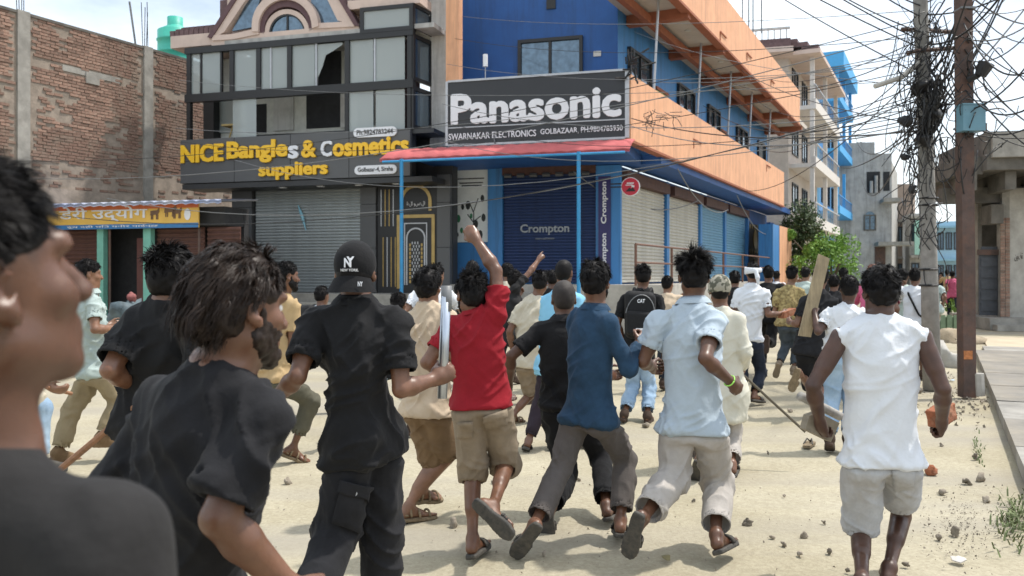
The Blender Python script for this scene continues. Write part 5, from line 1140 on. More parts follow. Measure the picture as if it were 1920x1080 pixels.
for (x, y, w_) in ((293,401,.12),(322,396,.16),(335,399,.12)):
    c = SP.px(x, y, .068); mb = MB(); mb.prism([(-w_,-.04),(-w_*.9,.07),(w_*.6,.08),(w_*1.1,.13),(w_*1.2,.05),(w_*.8,-.02)], c, FD, UZ, SP.N, 0, .006)
    for lx in (-w_*.8, -w_*.5, w_*.4, w_*.7): mb.box(c, FD, UZ, SP.N, lx, lx+.025, -.14, -.02, 0, .006)
    mb.obj('cow_picture', mat('print_brown', (.16,.09,.05), rough=.6), sg)
MB().prism([(.09*math.cos(t), .14*math.sin(t)) for t in np.linspace(0, 6.283, 13)[:-1]], SP.px(355,402,.068), FD, UZ, SP.N, 0, .006).obj('can_picture', SIGNW, sg)
# blue sack bundle on a bicycle in front of the stall
bq = W(238, 612, 13.5); bq[2] = 0; T = thing('sack_bundle', bq+UZ*.62, 'blue-grey tarpaulin bundle with a red cloth heaped on the bicycle', 'sack')
P, Q = lump(bq+UZ*.93, .36, 71, flat=.8); P = folds(P, Q, [A(1,0,.5), A(-.6,0,1)], .05, 5, 3, 9); obj('tarpaulin', P, Q, mat('tarp_blue', (.075,.105,.12), rough=.7, var=.35, scale=6, bump=.4, bscale=14), T, True); P, Q = lump(bq+A(.1,-.05,1.22), .08, 72); obj('red_cloth', P, Q, mat('cloth_redbag', (.24,.08,.075), rough=.8), T, True)
T = thing('bicycle', bq, 'bicycle loaded with a blue bundle near the teal posts', 'bicycle')
for dx in (-.52, .52):
    c = bq+A(dx, 0, .34); ty = MB().tube([c+A(.32*math.cos(t), 0, .32*math.sin(t)) for t in np.linspace(0, 6.283, 25)], .02, 6).obj('wheel', RUB, T, True)
    mb = MB()
    for k in range(10): t = k*.628; mb.tube([c, c+A(.31*math.cos(t), 0, .31*math.sin(t))], .004, 3)
    mb.obj('spokes', SIGNF, ty)
mb = MB(); pts = dict(b=A(-.52,0,.34), c=A(-.05,0,.32), s=A(-.18,0,.85), h=A(.38,0,.86), f=A(.52,0,.34))
for u_, v_ in (('b','c'),('c','s'),('s','b'),('s','h'),('c','h'),('h','f')): mb.tube([bq+pts[u_], bq+pts[v_]], .016, 6)
mb.tube([bq+A(.34,-.25,1.0), bq+A(.38,0,.95), bq+A(.34,.25,1.0)], .012, 5); mb.obj('frame', CABLEG, T); MB().box(bq, A(1,0,0), A(0,1,0), UZ, -.75, -.1, -.15, .15, .6, .63).obj('carrier', CABLEG, T)

# ================================================================== buildings farther along the street
def balc_building(name, lab, x0, x1, d0, ztops, wallm, railm, floors, depth=9., trimm=None, group=None):
    P_ = W(x0, 517, d0); P_[2] = 0; sd_ = PL(P_, SD); fr_ = PL(P_, FD); T = thing(name, P_, lab, 'building')
    L_ = sd_.s(x1); Wd = 4.0
    fr_.box('wall', -Wd, 0, 0, ztops, -depth*.02, .0, wallm, T); sd_.box('wall', .0, L_, 0, ztops, -.3, .0, wallm, T); sd_.box('back', 0, L_, ztops-.2, ztops, -Wd, -.31, CONC, T)
    for k, zf in enumerate(floors):
        sd_.box('balcony_slab', .2, L_+.2, zf-.2, zf, .001, 1.3, trimm or wallm, T); sd_.box('balcony_parapet', .2, L_+.2, zf, zf+.32, 1.2, 1.3, trimm or wallm, T); mb = MB()
        for i in range(15): c = .3+(L_-.2)*i/14; sd_.mbox(mb, c, c+.03, zf+.3, zf+1.0, 1.23, 1.26)
        sd_.mbox(mb, .2, L_+.2, zf+1.0, zf+1.05, 1.21, 1.29); mb.obj('railing', railm, T)
        for i in range(3): c = L_*(i+.35)/3.2; window_s(sd_, c, c+L_*.16, zf+.7, zf+2.1, T, BLKM, GLASSM, .002, 1, .06, .07)
        window_s(fr_, -2.4, -1.2, zf+.8, zf+2.0, T, BLKM, GLASSM, .002, 1, .06, .07)
        for i in range(3): c = .4+(L_-.6)*i/2; sd_.box('column', c-.12, c+.12, zf, zf+2.9, 1.0, 1.2, trimm or wallm, T)
    return T, sd_, fr_, L_
T, sd_, fr_, L_ = balc_building('apartment_building', 'cream three-storey building with balconies behind the blue and orange one', 1478, 1532, 43, 12.5, mat('paint_stone', (.50,.44,.39), rough=.85, var=.08, dirt=((.3,.26,.23), 1, .5)), SIGNF, (4.2, 7.2, 10.1), trimm=mat('paint_stone_light', (.62,.58,.54), rough=.85, var=.06))
sd_.box('roof_eave', -.6, L_+.4, 12.5, 12.7, -4, 1.6, TRIM, T); fr_.box('roof_eave', -4.2, .2, 12.55, 12.8, -.5, 1.3, TRIM, T)
for j in range(3): sd_.box('tile_row', -.5, L_+.3, 12.7+.2*j, 12.92+.2*j, .7-.5*j, 1.5-.5*j, TILE, T); fr_.box('tile_row', -4.1, .1, 12.8+.2*j, 13.02+.2*j, .6-.45*j, 1.25-.4*j, TILE, T)
mb = MB(); 
for i in range(14): c = -4+i*.3; fr_.mbox(mb, c, c+.06, 13.4, 14.1, -.4, -.34)
fr_.mbox(mb, -4.1, .1, 14.1, 14.2, -.45, -.3); fr_.mbox(mb, -4.1, .1, 13.35, 13.4, -.45, -.3); mb.obj('roof_railing', PLASTW, T)
T, sd_, fr_, L_ = balc_building('blue_house', 'narrow bright blue house with balconies', 1536, 1566, 58, 16.2, mat('paint_sky', (.18,.40,.62), rough=.8, var=.08), mat('rail_blue', (.1,.3,.55), rough=.6), (6.0, 10.2, 13.6), trimm=mat('paint_azure', (.07,.35,.68), rough=.7, var=.06))
sd_.box('roof_eave', -.4, L_+.3, 15.6, 16.6, -3, 1.6, mat('paint_azure', (.07,.35,.68)), T)
# grey unplastered house
P_ = W(1552, 517, 66); P_[2] = 0; PGx = PL(P_, FD); T = thing('grey_house', P_, 'bare grey plastered house with an arched window and open top loggia', 'building')
e = PGx.s(1672); zt = PGx.z(1600, 290)
PGx.box('wall', -3, e, 0, zt, -6, 0, PLAST, T); sd_ = PL(PGx.pt(e, 0, 0), SD); sd_.box('wall', .0, 9, 0, zt-.6, -.3, .001, PLAST, T); PGx.box('parapet', -3, PGx.s(1640), zt, zt+.9, -.3, 0, PLAST, T)
window(PGx, 1622, 405, 1640, 430, T, CONCD, GLASSM, .002, 1, .08, .1, 3); PGx.pbox('loggia_shade', 1625, 322, 1650, 362, .002, .03, ROOM, T); PGx.pbox('loggia_shade', 1656, 322, 1668, 358, .002, .03, ROOM, T)  # dark sheets on the wall paint the shade inside the loggia
c = PGx.px(1631,405,.01); rr_ = (PGx.s(1640)-PGx.s(1622))/2; MB().prism([(rr_*math.cos(t), rr_*math.sin(t)) for t in np.linspace(0, math.pi, 10)], c, PGx.D, UZ, PGx.N, 0, .04).obj('arch_head', GLASSM, T)
for (x, y0, y1) in ((1633,340,362),(1642,330,362)): MB().tube([PGx.px(x,y1,.2), PGx.px(x,y0,.2)], .12, 6).obj('baluster', PLAST, T)
PGx.pbox('door', 1640, 463, 1660, 498, .002, .05, RUST, T); PGx.pbox('slab_canopy', 1650, 375, 1680, 382, .0, 2.0, CONC, T); PGx.pbox('slab_canopy', 1640, 455, 1705, 462, .0, 2.2, CONC, T)
for (x, y) in ((1617,262),(1637,285)):
    mb = MB(); mb.tube([PGx.px(x,292,-1), PGx.px(x,y,-1)], .05, 4); mb.tube([PGx.px(x-9,y+2,-1), PGx.px(x+9,y+2,-1)], .04, 4); mb.obj('antenna', CABLE, T)
# brick house, green balcony house, pale blue house at the end of the street
def far_house(lab, x0, x1, ytop, d_, m_, rows, name='far_house', band=None, m2=None):
    P_ = W(x0, 517, d_); P_[2] = 0; p_ = PL(P_, FD); T = thing(name, P_, lab, 'building'); e = p_.s(x1); zt = p_.z((x0+x1)/2, ytop)
    p_.box('wall', 0, e, 0, zt, -6, 0, m_, T); fl = max(1, int(zt//3.2))
    sd_ = PL(p_.pt(e, 0, 0), SD); sd_.box('wall', .001, 6, 0, zt-.3, -.3, .001, m_, T)
    for k in range(fl):
        for i in range(rows): c = e*(i+.5)/rows; w_ = e/rows*.26; window_s(p_, c-w_, c+w_, 1.0+3.2*k, 2.5+3.2*k, T, BLKM, GLASSM, .002, 1, .08, .1)
        p_.box('ledge', -.1, e+.1, 3.0+3.2*k, 3.2+3.2*k, .001, .5 if band is None else 1.2, band or CONC, T)
    if m2: p_.box('painted_front', e*.1, e*.9, 3.25, min(zt-.2, 6.0), 1.2, 1.3, m2, T)
    return T
far_house('brown brick house with a railing beyond the grey house', 1676, 1712, 345, 74, mat('brick_far', (.27,.21,.17), rough=.9, var=.2, scale=2), 2)
far_house('house with a pale green balcony front behind the concrete pole', 1706, 1746, 400, 70, PLAST, 2, band=CONC, m2=mat('paint_mint', (.32,.55,.46), rough=.8))
far_house('pale blue house at the end of the street', 1756, 1802, 415, 84, mat('paint_paleblue', (.32,.48,.58), rough=.85, var=.06), 3, band=mat('paint_paleblue2', (.22,.40,.52), rough=.85))
far_house('low tan house far down the street between the poles', 1794, 1850, 478, 96, mat('paint_tan_far', (.36,.32,.27), rough=.9), 3)
far_house('grey block far down the street at the right', 1846, 1905, 462, 88, PLAST, 3)
far_house('far pale house closing the street behind the crowd', 1660, 1760, 462, 110, PLASTW, 4)
far_house('long far wall-like house behind the bushes', 1440, 1680, 470, 120, PLAST, 8)
far_house('broad low house far behind at the right edge', 1900, 2050, 470, 100, CONC, 5)

# ================================================================== old concrete building on the right
RD = 25.0; PRB = PL(W(1850, 517, RD)*A(1,1,0), A(.98,-.2,0)); T = thing('arcade_building', PRB.pt(.8, 0, 0), 'weathered concrete building with a heavy overhanging slab at the right', 'building')
e1 = PRB.s(2200); s_ = PRB.s
PRB.box('plinth', s_(1838), e1, 0, .34, -3, .8, CONC, T); PRB.box('step', s_(1843), e1, 0, .17, .801, 1.2, CONC, T)
PRB.box('wall', s_(1892), e1, .34, 4.1, -.4, 0, CONCL, T); PRB.box('pillar', s_(1878), s_(1892), .34, 4.1, -.4, .05, CONC, T)
V = [PRB.px(1768,290,1.6), PRB.px(1822,268,2.2), PRB.pt(e1, PRB.z(1900,250), 2.6), PRB.pt(e1, PRB.z(1900,250), -3), PRB.px(1768,290,-3)]
zsl0, zsl1 = PRB.z(1830,332), PRB.z(1870,262)
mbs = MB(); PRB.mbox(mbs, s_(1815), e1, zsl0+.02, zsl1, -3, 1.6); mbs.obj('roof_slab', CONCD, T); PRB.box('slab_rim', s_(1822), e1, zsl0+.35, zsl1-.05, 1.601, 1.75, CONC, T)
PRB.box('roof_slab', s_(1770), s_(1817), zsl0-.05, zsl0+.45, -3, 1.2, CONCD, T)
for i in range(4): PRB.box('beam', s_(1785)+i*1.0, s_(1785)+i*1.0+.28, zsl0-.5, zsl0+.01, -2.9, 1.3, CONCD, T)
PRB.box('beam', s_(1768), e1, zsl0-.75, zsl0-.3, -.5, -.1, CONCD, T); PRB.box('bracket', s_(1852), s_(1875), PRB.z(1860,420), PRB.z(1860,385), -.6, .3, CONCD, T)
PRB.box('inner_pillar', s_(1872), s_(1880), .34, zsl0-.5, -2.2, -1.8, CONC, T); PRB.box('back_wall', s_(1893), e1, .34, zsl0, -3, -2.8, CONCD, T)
mbk = MB()
for k in range(34):
    for j in range(2): PRB.box('brick', s_(1874)+j*.13+.005, s_(1874)+j*.13+.12, .36+k*.085, .36+k*.085+.07, .051, .08+.01*rgb.rand(), BRK, T)
dk = PRB.off(-.3); dr = dk.box('door', dk.s(1836), dk.s(1873), .38, dk.z(1855,474), -.06, .0, mat('door_iron', (.06,.065,.075), rough=.6, var=.2), T)
for k in range(6): dk.box('door_panel', dk.s(1839), dk.s(1870), .5+.33*k, .76+.33*k, .001, .025, mat('door_iron', (.06,.065,.075)), dr)
dk.box('door_frame', dk.s(1832), dk.s(1876), dk.z(1855,478), dk.z(1855,468), .001, .08, RUST, dr)
lettering('lettering', 'نوفة', PRB, s_(1902), s_(1918), PRB.z(1910,490), PRB.z(1910,474), .002, mat('paint_smear', (.06,.05,.04), rough=.9), T, .0, .006)
MB().tube([PRB.px(1830,268,.8), PRB.px(1830,240,.8)], .05, 5).obj('pipe', RUST, T)
# green crate stack and small cart near the far right lane
cr = thing('green_crate', W(1760,600,22)*A(1,1,0), 'green slatted crate beside the rubble heap', 'crate'); c = W(1757,600,22)*A(1,1,0)
for k in range(5): MB().box(c, A(1,0,0), A(0,1,0), UZ, -.4+.17*k, -.28+.17*k, -.3, -.27, .2, .55).obj('slat', mat('crate_green', (.14,.2,.12), rough=.8), cr)
MB().box(c, A(1,0,0), A(0,1,0), UZ, -.42, .42, -.26, .3, .15, .5).obj('tray', mat('crate_green', (.14,.2,.12)), cr)

# ================================================================== trees at the end of the orange wall
def tree(name, lab, q, trunk_h, blobs, n, leaf, m_, seed, group=None):
    rg = np.random.RandomState(seed); T = thing(name, q, lab, 'tree', group); mb = MB(); top = q+UZ*trunk_h
    mb.tube([q, q+UZ*trunk_h*.5+A(.05,0,0), top], [.14,.11,.08], 7)
    for b in blobs: c = np.asarray(b[:3]); mb.tube([top, (top+c)/2+A(rg.normal()*.1,0,.1), c], [.06,.04,.02], 5)
    mb.obj('trunk', mat('bark', (.10,.075,.05), rough=.9, var=.3, scale=12, bump=.5), T, True)
    V = []; F = []
    for i in range(n):
        b = blobs[rg.randint(len(blobs))]; d = rg.normal(size=3); d /= np.linalg.norm(d); r = (rg.rand()**.45)*b[3]; p = np.asarray(b[:3])+d*r*A(1,1,.8)
        if vnoise((p*2.2)[None], seed)[0] < .36: continue
        u = unit(rg.normal(size=3)+A(0,0,.4)); v = unit(np.cross(u, rg.normal(size=3))); s_ = leaf*(.6+.8*rg.rand()); k = len(V)
        V += [p-u*s_, p+v*s_*.45+np.cross(u, v)*s_*.1, p+u*s_, p-v*s_*.45]; F.append((k, k+1, k+2, k+3))
    obj('crown', V, F, m_, T, False)
LEAFD = mat('leaf_dark', (.035,.065,.02), rough=.6, var=.5, scale=3, col2=(.09,.13,.05)); LEAFB = mat('leaf_bright', (.10,.22,.035), rough=.55, var=.3, scale=2, col2=(.24,.42,.07))
q = W(1500,517,41)*A(1,1,0); tree('street_tree', 'dark leafy tree beside the orange wall', q, 2.6, [(*W(1500,400,41),.9),(*W(1487,430,41.3),.8),(*W(1512,425,40.6),.9),(*W(1505,452,41),.9),(*W(1490,480,41),.8),(*W(1528,452,41),.8)], 5200, .085, LEAFD, 31)
q = W(1560,517,39)*A(1,1,0); tree('street_tree', 'bright lime green bush beside the dark tree', q, 1.2, [(*W(1560,450,39),.8),(*W(1585,460,39),.7),(*W(1548,475,38.7),.9),(*W(1578,485,38.6),.9),(*W(1530,470,39),.6),(*W(1555,505,38.6),1.0),(*W(1590,505,39),.8),(*W(1500,500,39),.7),(*W(1478,440,39.5),.35)], 6500, .08, LEAFB, 32)
q = W(1800,560,30)*A(1,1,0)
tree('shrub', 'small green shrub behind the steel pole', q, .3, [(*(q+UZ*.5),.5),(*(q+A(.4,0,.35)),.4)], 900, .07, LEAFB, 33)

# ================================================================== overhead cables
def cable(p, q, sag, r, m_, lab, n=16):
    pts = [p+(q-p)*t-UZ*sag*4*t*(1-t) for t in np.linspace(0, 1, n)]; o = MB().tube(pts, r, 5, False).obj('overhead_cable', m_, None, True); tag(o, lab, 'cable', lab_group)
lab_group = 'overhead cables crossing the street'
PC = lambda y, x=1735: W(x, y, PD-.1)
rgc = np.random.RandomState(8)
NTH = {}
# from the concrete pole to the left across both buildings: (pole y, end x, end y, end depth, sag, radius)
CB_ = [(40,-40,300,20,.6,.010),(60,-40,330,19.5,.7,.012),(96,330,240,22,.5,.010),(130,330,265,21.7,.6,.010),(150,335,150,22.5,.3,.008),(175,200,372,19,.9,.012),(185,80,400,18.5,.8,.012),(190,440,300,21,.9,.010),
       (205,830,195,20.8,.4,.012),(215,838,230,20.8,.5,.010),(230,838,265,20.5,.5,.012),(120,838,120,22,.3,.009),(70,840,70,22.5,.3,.009),(20,860,30,22.6,.2,.008),(240,1180,235,19.9,.35,.016),(245,1184,222,19.9,.25,.018),(100,1180,150,20.6,.2,.010),(160,1190,60,21.5,.2,.008)]
for i, (py, x, y, dd, sg_, r) in enumerate(CB_):
    ordn = ('topmost', 'second', 'third', 'fourth', 'fifth', 'lowest')
    far = 'the stall on the left' if x < 250 else 'the glazed balcony' if x < 500 else 'the white flank wall' if x < 870 else 'the corner of the orange parapet'
    cable(PC(py, 1730-rgc.rand()*20), W(x, y, dd), sg_, r*.62, CABLEG if i % 3 else CABLE, '%s thin cable from the concrete pole to %s' % (ordn[NTH.setdefault(far, 0)], far)); NTH[far] += 1
for i, (py, x, y, dd) in enumerate([(60,1420,-120,14),(75,1300,-200,13),(30,1500,-150,12),(10,1560,-120,12.5),(90,1100,-260,15),(140,1240,-160,18)]):
    cable(PC(py, 1725), W(x, y, dd), .15, .010, CABLE, ('first', 'second', 'third', 'fourth', 'fifth', 'sixth')[i]+' dark cable from the concrete pole past the top of the picture')
ORD = ['topmost']+[w_+' from the top' for w_ in 'second third fourth fifth sixth seventh eighth ninth tenth eleventh twelfth thirteenth fourteenth fifteenth sixteenth seventeenth'.split()]+['lowest']
for i in range(18):
    y0 = -20+280*(i+.7*rgc.rand())/18
    cable(W(1812+rgc.normal()*4, y0, RP-.1), W(rgc.uniform(1930, 2150), rgc.uniform(-150, 330), rgc.uniform(8, 14)), rgc.uniform(.05, .5), .006+rgc.rand()*.005, CABLE, ORD[i]+' of the black cables leaving the steel pole to the right')
for i in range(12):
    cable(PC(240*(i+.7*rgc.rand())/12, 1740), W(rgc.uniform(1820, 1960), rgc.uniform(-160, -20), rgc.uniform(9, 13)), rgc.uniform(.02, .3), .008+rgc.rand()*.006, CABLE, ORD[i]+' of the thick cables rising from the concrete pole')
for i in range(9):
    cable(PC(60+190*(i+.7*rgc.rand())/9, 1728), PS.pt(rgc.uniform(3, 20), rgc.uniform(4.3, 9.8), 1.3), rgc.uniform(.2, .8), .009, CABLE, ORD[i]+' of the service cables from the pole to the orange parapets')
for i in range(8):
    cable(PC(120+210*(i+.7*rgc.rand())/8, 1745), W(rgc.uniform(1560, 1700), rgc.uniform(200, 470), rgc.uniform(45, 66)), rgc.uniform(.3, 1.2), .016, CABLE, ORD[i]+' of the cables from the pole to houses down the street')
for i, (a_, b_, sg_) in enumerate([(PF.px(1090,330,1.0), PS.pt(6,4.0,.6), .6), (PS.pt(1.5,4.5,1.2), PS.pt(9,3.9,.9), .5), (PS.pt(9,4.4,1.2), PS.pt(19,3.7,.9), .7), (PSG.px(910,170,-.3), PSG.px(930,270,.1), .0)]):
    cable(a_, b_, sg_, .016, CABLEG, ('nearest', 'middle', 'farthest')[i]+' loose cable drooping under the orange parapet' if i < 3 else 'white wire hanging over the black sign')
# frayed bundle at the parapet corner
mb = MB(); rgc = np.random.RandomState(5)
for i in range(22):
    c = W(1205+rgc.rand()*60, 222+rgc.normal()*4-(rgc.rand()*14), 19.6); e_ = c+A(rgc.normal()*.2, rgc.normal()*.08, -.1-rgc.rand()*.3 if i % 2 else rgc.normal()*.1); mb.tube([c, (c+e_)/2+A(rgc.normal()*.08,0,0), e_], .008, 4)
for i in range(20):
    c = W(1185+rgc.normal()*10, 122+rgc.normal()*14, 19.9); mb.tube([c, c+A(rgc.normal()*.15, 0, rgc.normal()*.2)], .02, 4)
tag(mb.obj('cable_fray', CABLE), 'frayed dark cable joint at the corner of the orange parapet', 'cables', None, 'stuff')
# coil on the white flank wall
mb = MB()
for k in range(3): c = PN.off(-1.45).px(824,178); mb.tube([c+FD*(.12+.02*k)*math.cos(t)+UZ*(.24+.03*k)*math.sin(t) for t in np.linspace(0, 6.283, 20)], .012, 4)
tag(mb.obj('cable_coil', CABLE), 'coil of black cable hanging on the white flank wall', 'cable')
# rods on the corner building roof and the brick wall top
for i, (x, y0, y1) in enumerate(((1392,55,-60),(1404,60,-60),(1412,62,-40),(1428,62,-60))):
    tag(MB().tube([W(x,y0,36), W(x,y1,36)], .03, 5).obj('roof_rod', CABLEG), ('leftmost', 'second', 'third', 'rightmost')[i]+' thin steel rod on the roof behind the orange parapet', 'rod', 'rods on the corner roof')
tag(MB().tube([BW.px(270,100,-.3), BW.px(256,0,-.3)], .03, 5).obj('roof_rod', CABLEG), 'leaning bamboo rod on the brick building roof', 'rod')
# ------------------------------------------------------------------ the crowd
BLK = cloth('black', (.012,.012,.013)); BLKF = cloth('black_faded', (.016,.016,.018), var=.25); CHAR = cloth('charcoal', (.022,.021,.021), var=.2)
RED = cloth('red', (.255,.012,.02), var=.1); NAVY = cloth('navy', (.022,.052,.095), var=.18, scale=16); LBLUE = cloth('pale_blue', (.40,.47,.53), var=.05)
WHITE = cloth('white', (.66,.68,.71), var=.03); CREAM = cloth('cream', (.52,.47,.37), var=.06); TAN = cloth('tan', (.42,.30,.16), var=.08); SAND = cloth('sand_tee', (.50,.40,.29), var=.05)
KHAKI = cloth('khaki', (.24,.19,.135), var=.16); KHAKIB = cloth('khaki_brown', (.17,.11,.06), var=.18); GREYT = cloth('grey_trouser', (.105,.092,.085), var=.1); STONE = cloth('stone_trouser', (.40,.37,.34), var=.12, dirt=((.30,.26,.2), 5, .5))
DENIML = cloth('denim_pale', (.42,.42,.42), var=.1, scale=22, dirt=((.33,.28,.22), 4, .5)); DENIMD = cloth('denim_dark', (.022,.028,.042), var=.3); DENIMB = cloth('denim_blue', (.20,.30,.43), col2=(.38,.5,.62), var=.2, scale=5); DENIMG = cloth('denim_grey', (.06,.075,.09), var=.35)
OLIVE = cloth('olive_grey', (.095,.09,.065), var=.18); KHAKIP = cloth('khaki_pants', (.26,.21,.13), var=.12); MINT = cloth('mint', (.36,.43,.41), var=.06); SKYB = cloth('sky_blue', (.22,.48,.66), var=.06)
PURP = cloth('plum', (.030,.022,.030), var=.15); KURTA = cloth('kurta', (.58,.56,.47), var=.03); PATT = cloth('patterned', (.42,.33,.15), col2=(.20,.15,.07), scale=26, contrast=(.42,.6)); PINK = cloth('pink', (.55,.12,.22)); GREENW = cloth('pale_green', (.42,.5,.46))
BROWN = cloth('brown_short', (.06,.04,.03)); CAMO = cloth('camo', (.10,.10,.075), col2=(.33,.31,.25), scale=22, contrast=(.45,.52), detail=1.)

# --- man in a black tee at the left edge, close to the lens, head turned to the right
d = .84
J = dict(pel=W(-190,1420,d+.05), c7=W(-76,866,d-.03), hd=W(-66,532,d-.02), shL=W(-300,930,d+.14), shR=W(196,1026,d-.06), hpL=W(-270,1440,d+.1), hpR=W(-110,1440,d))
J['elR'] = J['shR']+A(.07,-.04,-.27); J['wrR'] = J['elR']+A(-.02,.24,.02); J['elL'] = J['shL']+A(-.1,-.02,-.26); J['wrL'] = J['elL']+A(0,.24,.03)
for q in 'LR': J['kn'+q] = J['hp'+q]+A(0,.1,-.39); J['an'+q] = J['kn'+q]+A(0,-.08,-.39); J['to'+q] = J['an'+q]+A(0,.17,-.07)
J['hf'] = unit(A(.53,.81,.20)); J['hu'] = unit(A(-.11,-.17,.978))
zs = min(J['anL'][2], J['anR'][2])-.09
for q in 'LR':
    J['kn'+q][2] -= zs*.5; J['an'+q][2] -= zs; J['to'+q][2] -= zs
person('man in black tee at the left edge, closest to us, face in profile', J, dict(mat=CHAR, sleeve=.75, sr=.07, fold=.008), dict(mat=BLK), hair='short', sk=0, res=.006, seed=1, hairn=2200, hairk=dict(top=.05, side=.006, back=.008, front=.07, fade=.012))

# --- long-haired man, black tee
px = dict(pel=(330,1175,.12), c7=(410,688,0), hd=(447,576,.02), shL=(302,758,.10), shR=(492,782,-.06), hpL=(290,1180,.16), hpR=(385,1180,.06), elR=(410,972,-.4), wrR=(545,1105,.8), elL=(215,975,.2), wrL=(240,1120,1), knL=(265,1500,1), knR=(390,1520,1), anL=(260,1800,-.6), anR=(390,1800,-1), toL=(250,1850,1), toR=(400,1850,1))
J = solve_px(1.78, px, 1.03); J['hf'] = unit(A(.64,.77,-.05)); J['hu'] = unit(A(.06,.06,1))
person('long-haired bearded man in black tee looking right, thin necklace on his nape', J, dict(mat=BLKF, sleeve=.86, sr=.062, ease=.014, fold=.012, neck=.97), dict(mat=DENIMD), hair='mullet', hair_mat=HAIRB, sk=1, res=.0075, seed=2, s=1.02, beard=True, hairn=3000, hairk=dict(top=.05, side=.036, back=.085), bare_parts=('eyes',))
T2 = PEOPLE['long-haired bearded man in black tee looking right, thin necklace on his nape'][0]
mb = MB(); n = 40; ring = []
upn = unit(J['c7']-J['pel'])
for k in range(n+1):
    a = 2*math.pi*k/n; ring.append(J['c7']+A(.014,.032,.030)+A(.066*math.cos(a),.064*math.sin(a),.02*math.sin(a)))
mb.tube(ring, .0028, 5).obj('necklace', mat('bead_red', (.35,.12,.1), col2=(.6,.5,.42), scale=300, rough=.4), T2, True)

# --- man behind him, black tee, arms bent
px = dict(pel=(300,770,.1), c7=(313,566,0), hd=(324,522,.02), shL=(262,602,.02), shR=(364,598,-.02), hpL=(272,785,.1), hpR=(345,785,.1), elL=(206,694,-.7), wrL=(262,728,1), elR=(395,705,-.8), wrR=(380,740,1), knL=(268,960,1), knR=(350,960,.4), anL=(275,1130,-1), anR=(345,1150,-1), toL=(262,1150,1), toR=(350,1170,1))
J = solve_px(3.3, px); J['hf'] = unit(A(.25,.95,0))
person('man in loose black tee behind the long-haired man', J, dict(mat=BLK, sleeve=.84, sr=.078, ease=.03), dict(mat=DENIMD), hair='messy', sk=1, res=.011, seed=3, hairn=1500)

# --- man in pale mint shirt and khaki trousers, far left
px = dict(pel=(180,690,0), c7=(165,548,.02), hd=(166,514,.03), shL=(155,562,.14), shR=(176,566,-.14), hpL=(174,700,.07), hpR=(188,700,-.07), elR=(178,618,-.6), wrR=(220,616,1), elL=(160,616,.6), wrL=(205,610,1), knL=(133,772,-.2), anL=(112,846,-.3), toL=(132,862,.5), knR=(224,752,.3), anR=(193,815,-.3), toR=(218,827,.6))
J = solve_px(7.2, px); J['hf'] = unit(A(.8,.6,0))
person('man in pale mint shirt and khaki trousers striding at the left', J, dict(mat=MINT, sleeve=.66, hem=-.12, collar=True), dict(mat=KHAKIP, ease=.022, cuff=.075, len=1.93), feet='shoe', feet_mat=KHAKIB, hair='short', sk=2, res=.012, seed=4)

# --- mostly hidden man behind the close-up face
J = fk(A(-3.8,6.4,0), 40, -1, lean=14, arm=30)
J['elR'] = W(40,700,6.2); J['shR'] = W(10,590,6.25); J['shL'] = W(-75,590,6.5); J['wrR'] = W(92,724,6.15)
person('mostly hidden man in pale shirt and pale jeans behind the profile face', J, dict(mat=CREAM, sleeve=.7), dict(mat=DENIMB), feet='shoe', hair='short', sk=2, res=.014, seed=5)

# --- man in tan tee and olive trousers left of the capped man
px = dict(pel=(515,700,0), c7=(528,556,.05), hd=(537,518,.06), shL=(500,578,.06), shR=(551,576,-.06), hpL=(500,712,.05), hpR=(530,712,-.05), elR=(548,650,-.6), wrR=(510,690,.9), elL=(478,640,.2), wrL=(505,665,1), knR=(582,752,.5), anR=(550,838,-.4), toR=(570,866,.4), knL=(500,795,-.3), anL=(478,868,-.7), toL=(482,884,.6))
J = solve_px(7.0, px); J['hf'] = unit(A(.8,.6,-.05))
person('man in tan tee and rolled olive trousers left of the capped man', J, dict(mat=TAN, sleeve=.62, sr=.07, hem=-.1), dict(mat=OLIVE, len=1.72, ease=.02, cuff=.07), feet='sandal', feet_mat=RUBG, hair='short', sk=1, res=.012, seed=6, beard=True)

# --- man with the black cap
px = dict(pel=(684,800,.02), c7=(664,566,.0), hd=(667,510,.03), shL=(588,604,.02), shR=(744,604,-.02), hpL=(702,822,.085), hpR=(664,822,-.045), elL=(558,706,-.8), wrL=(516,748,.7), elR=(752,730,-.75), wrR=(812,712,.6), knR=(630,1000,.2), anR=(575,1160,-1), knL=(716,1005,.5), anL=(712,1190,-.8), toR=(556,1225,.3), toL=(716,1215,1))
J = solve_px(3.62, px, 1.03); J['hf'] = unit(A(.05,1,0))
TCAP = person('man in black cap, black shirt and black cargo trousers gripping a metal tube', J, dict(mat=BLK, sleeve=.74, sr=.072, ease=.03, hem=-.26, fold=.014, collar=True), dict(mat=BLKF, ease=.03, cuff=.085, knee=.08, fold=.014), feet='shoe', hair='buzz', sk=1, s=1.03, res=.0085, bres=.0065, seed=7, curl=(.5,.86), pn=dict(R=A(.25,.85,.1), L=A(.6,.6,0)), hand_dir=dict(R=unit(A(.75,.25,.35))))
JCAP = J

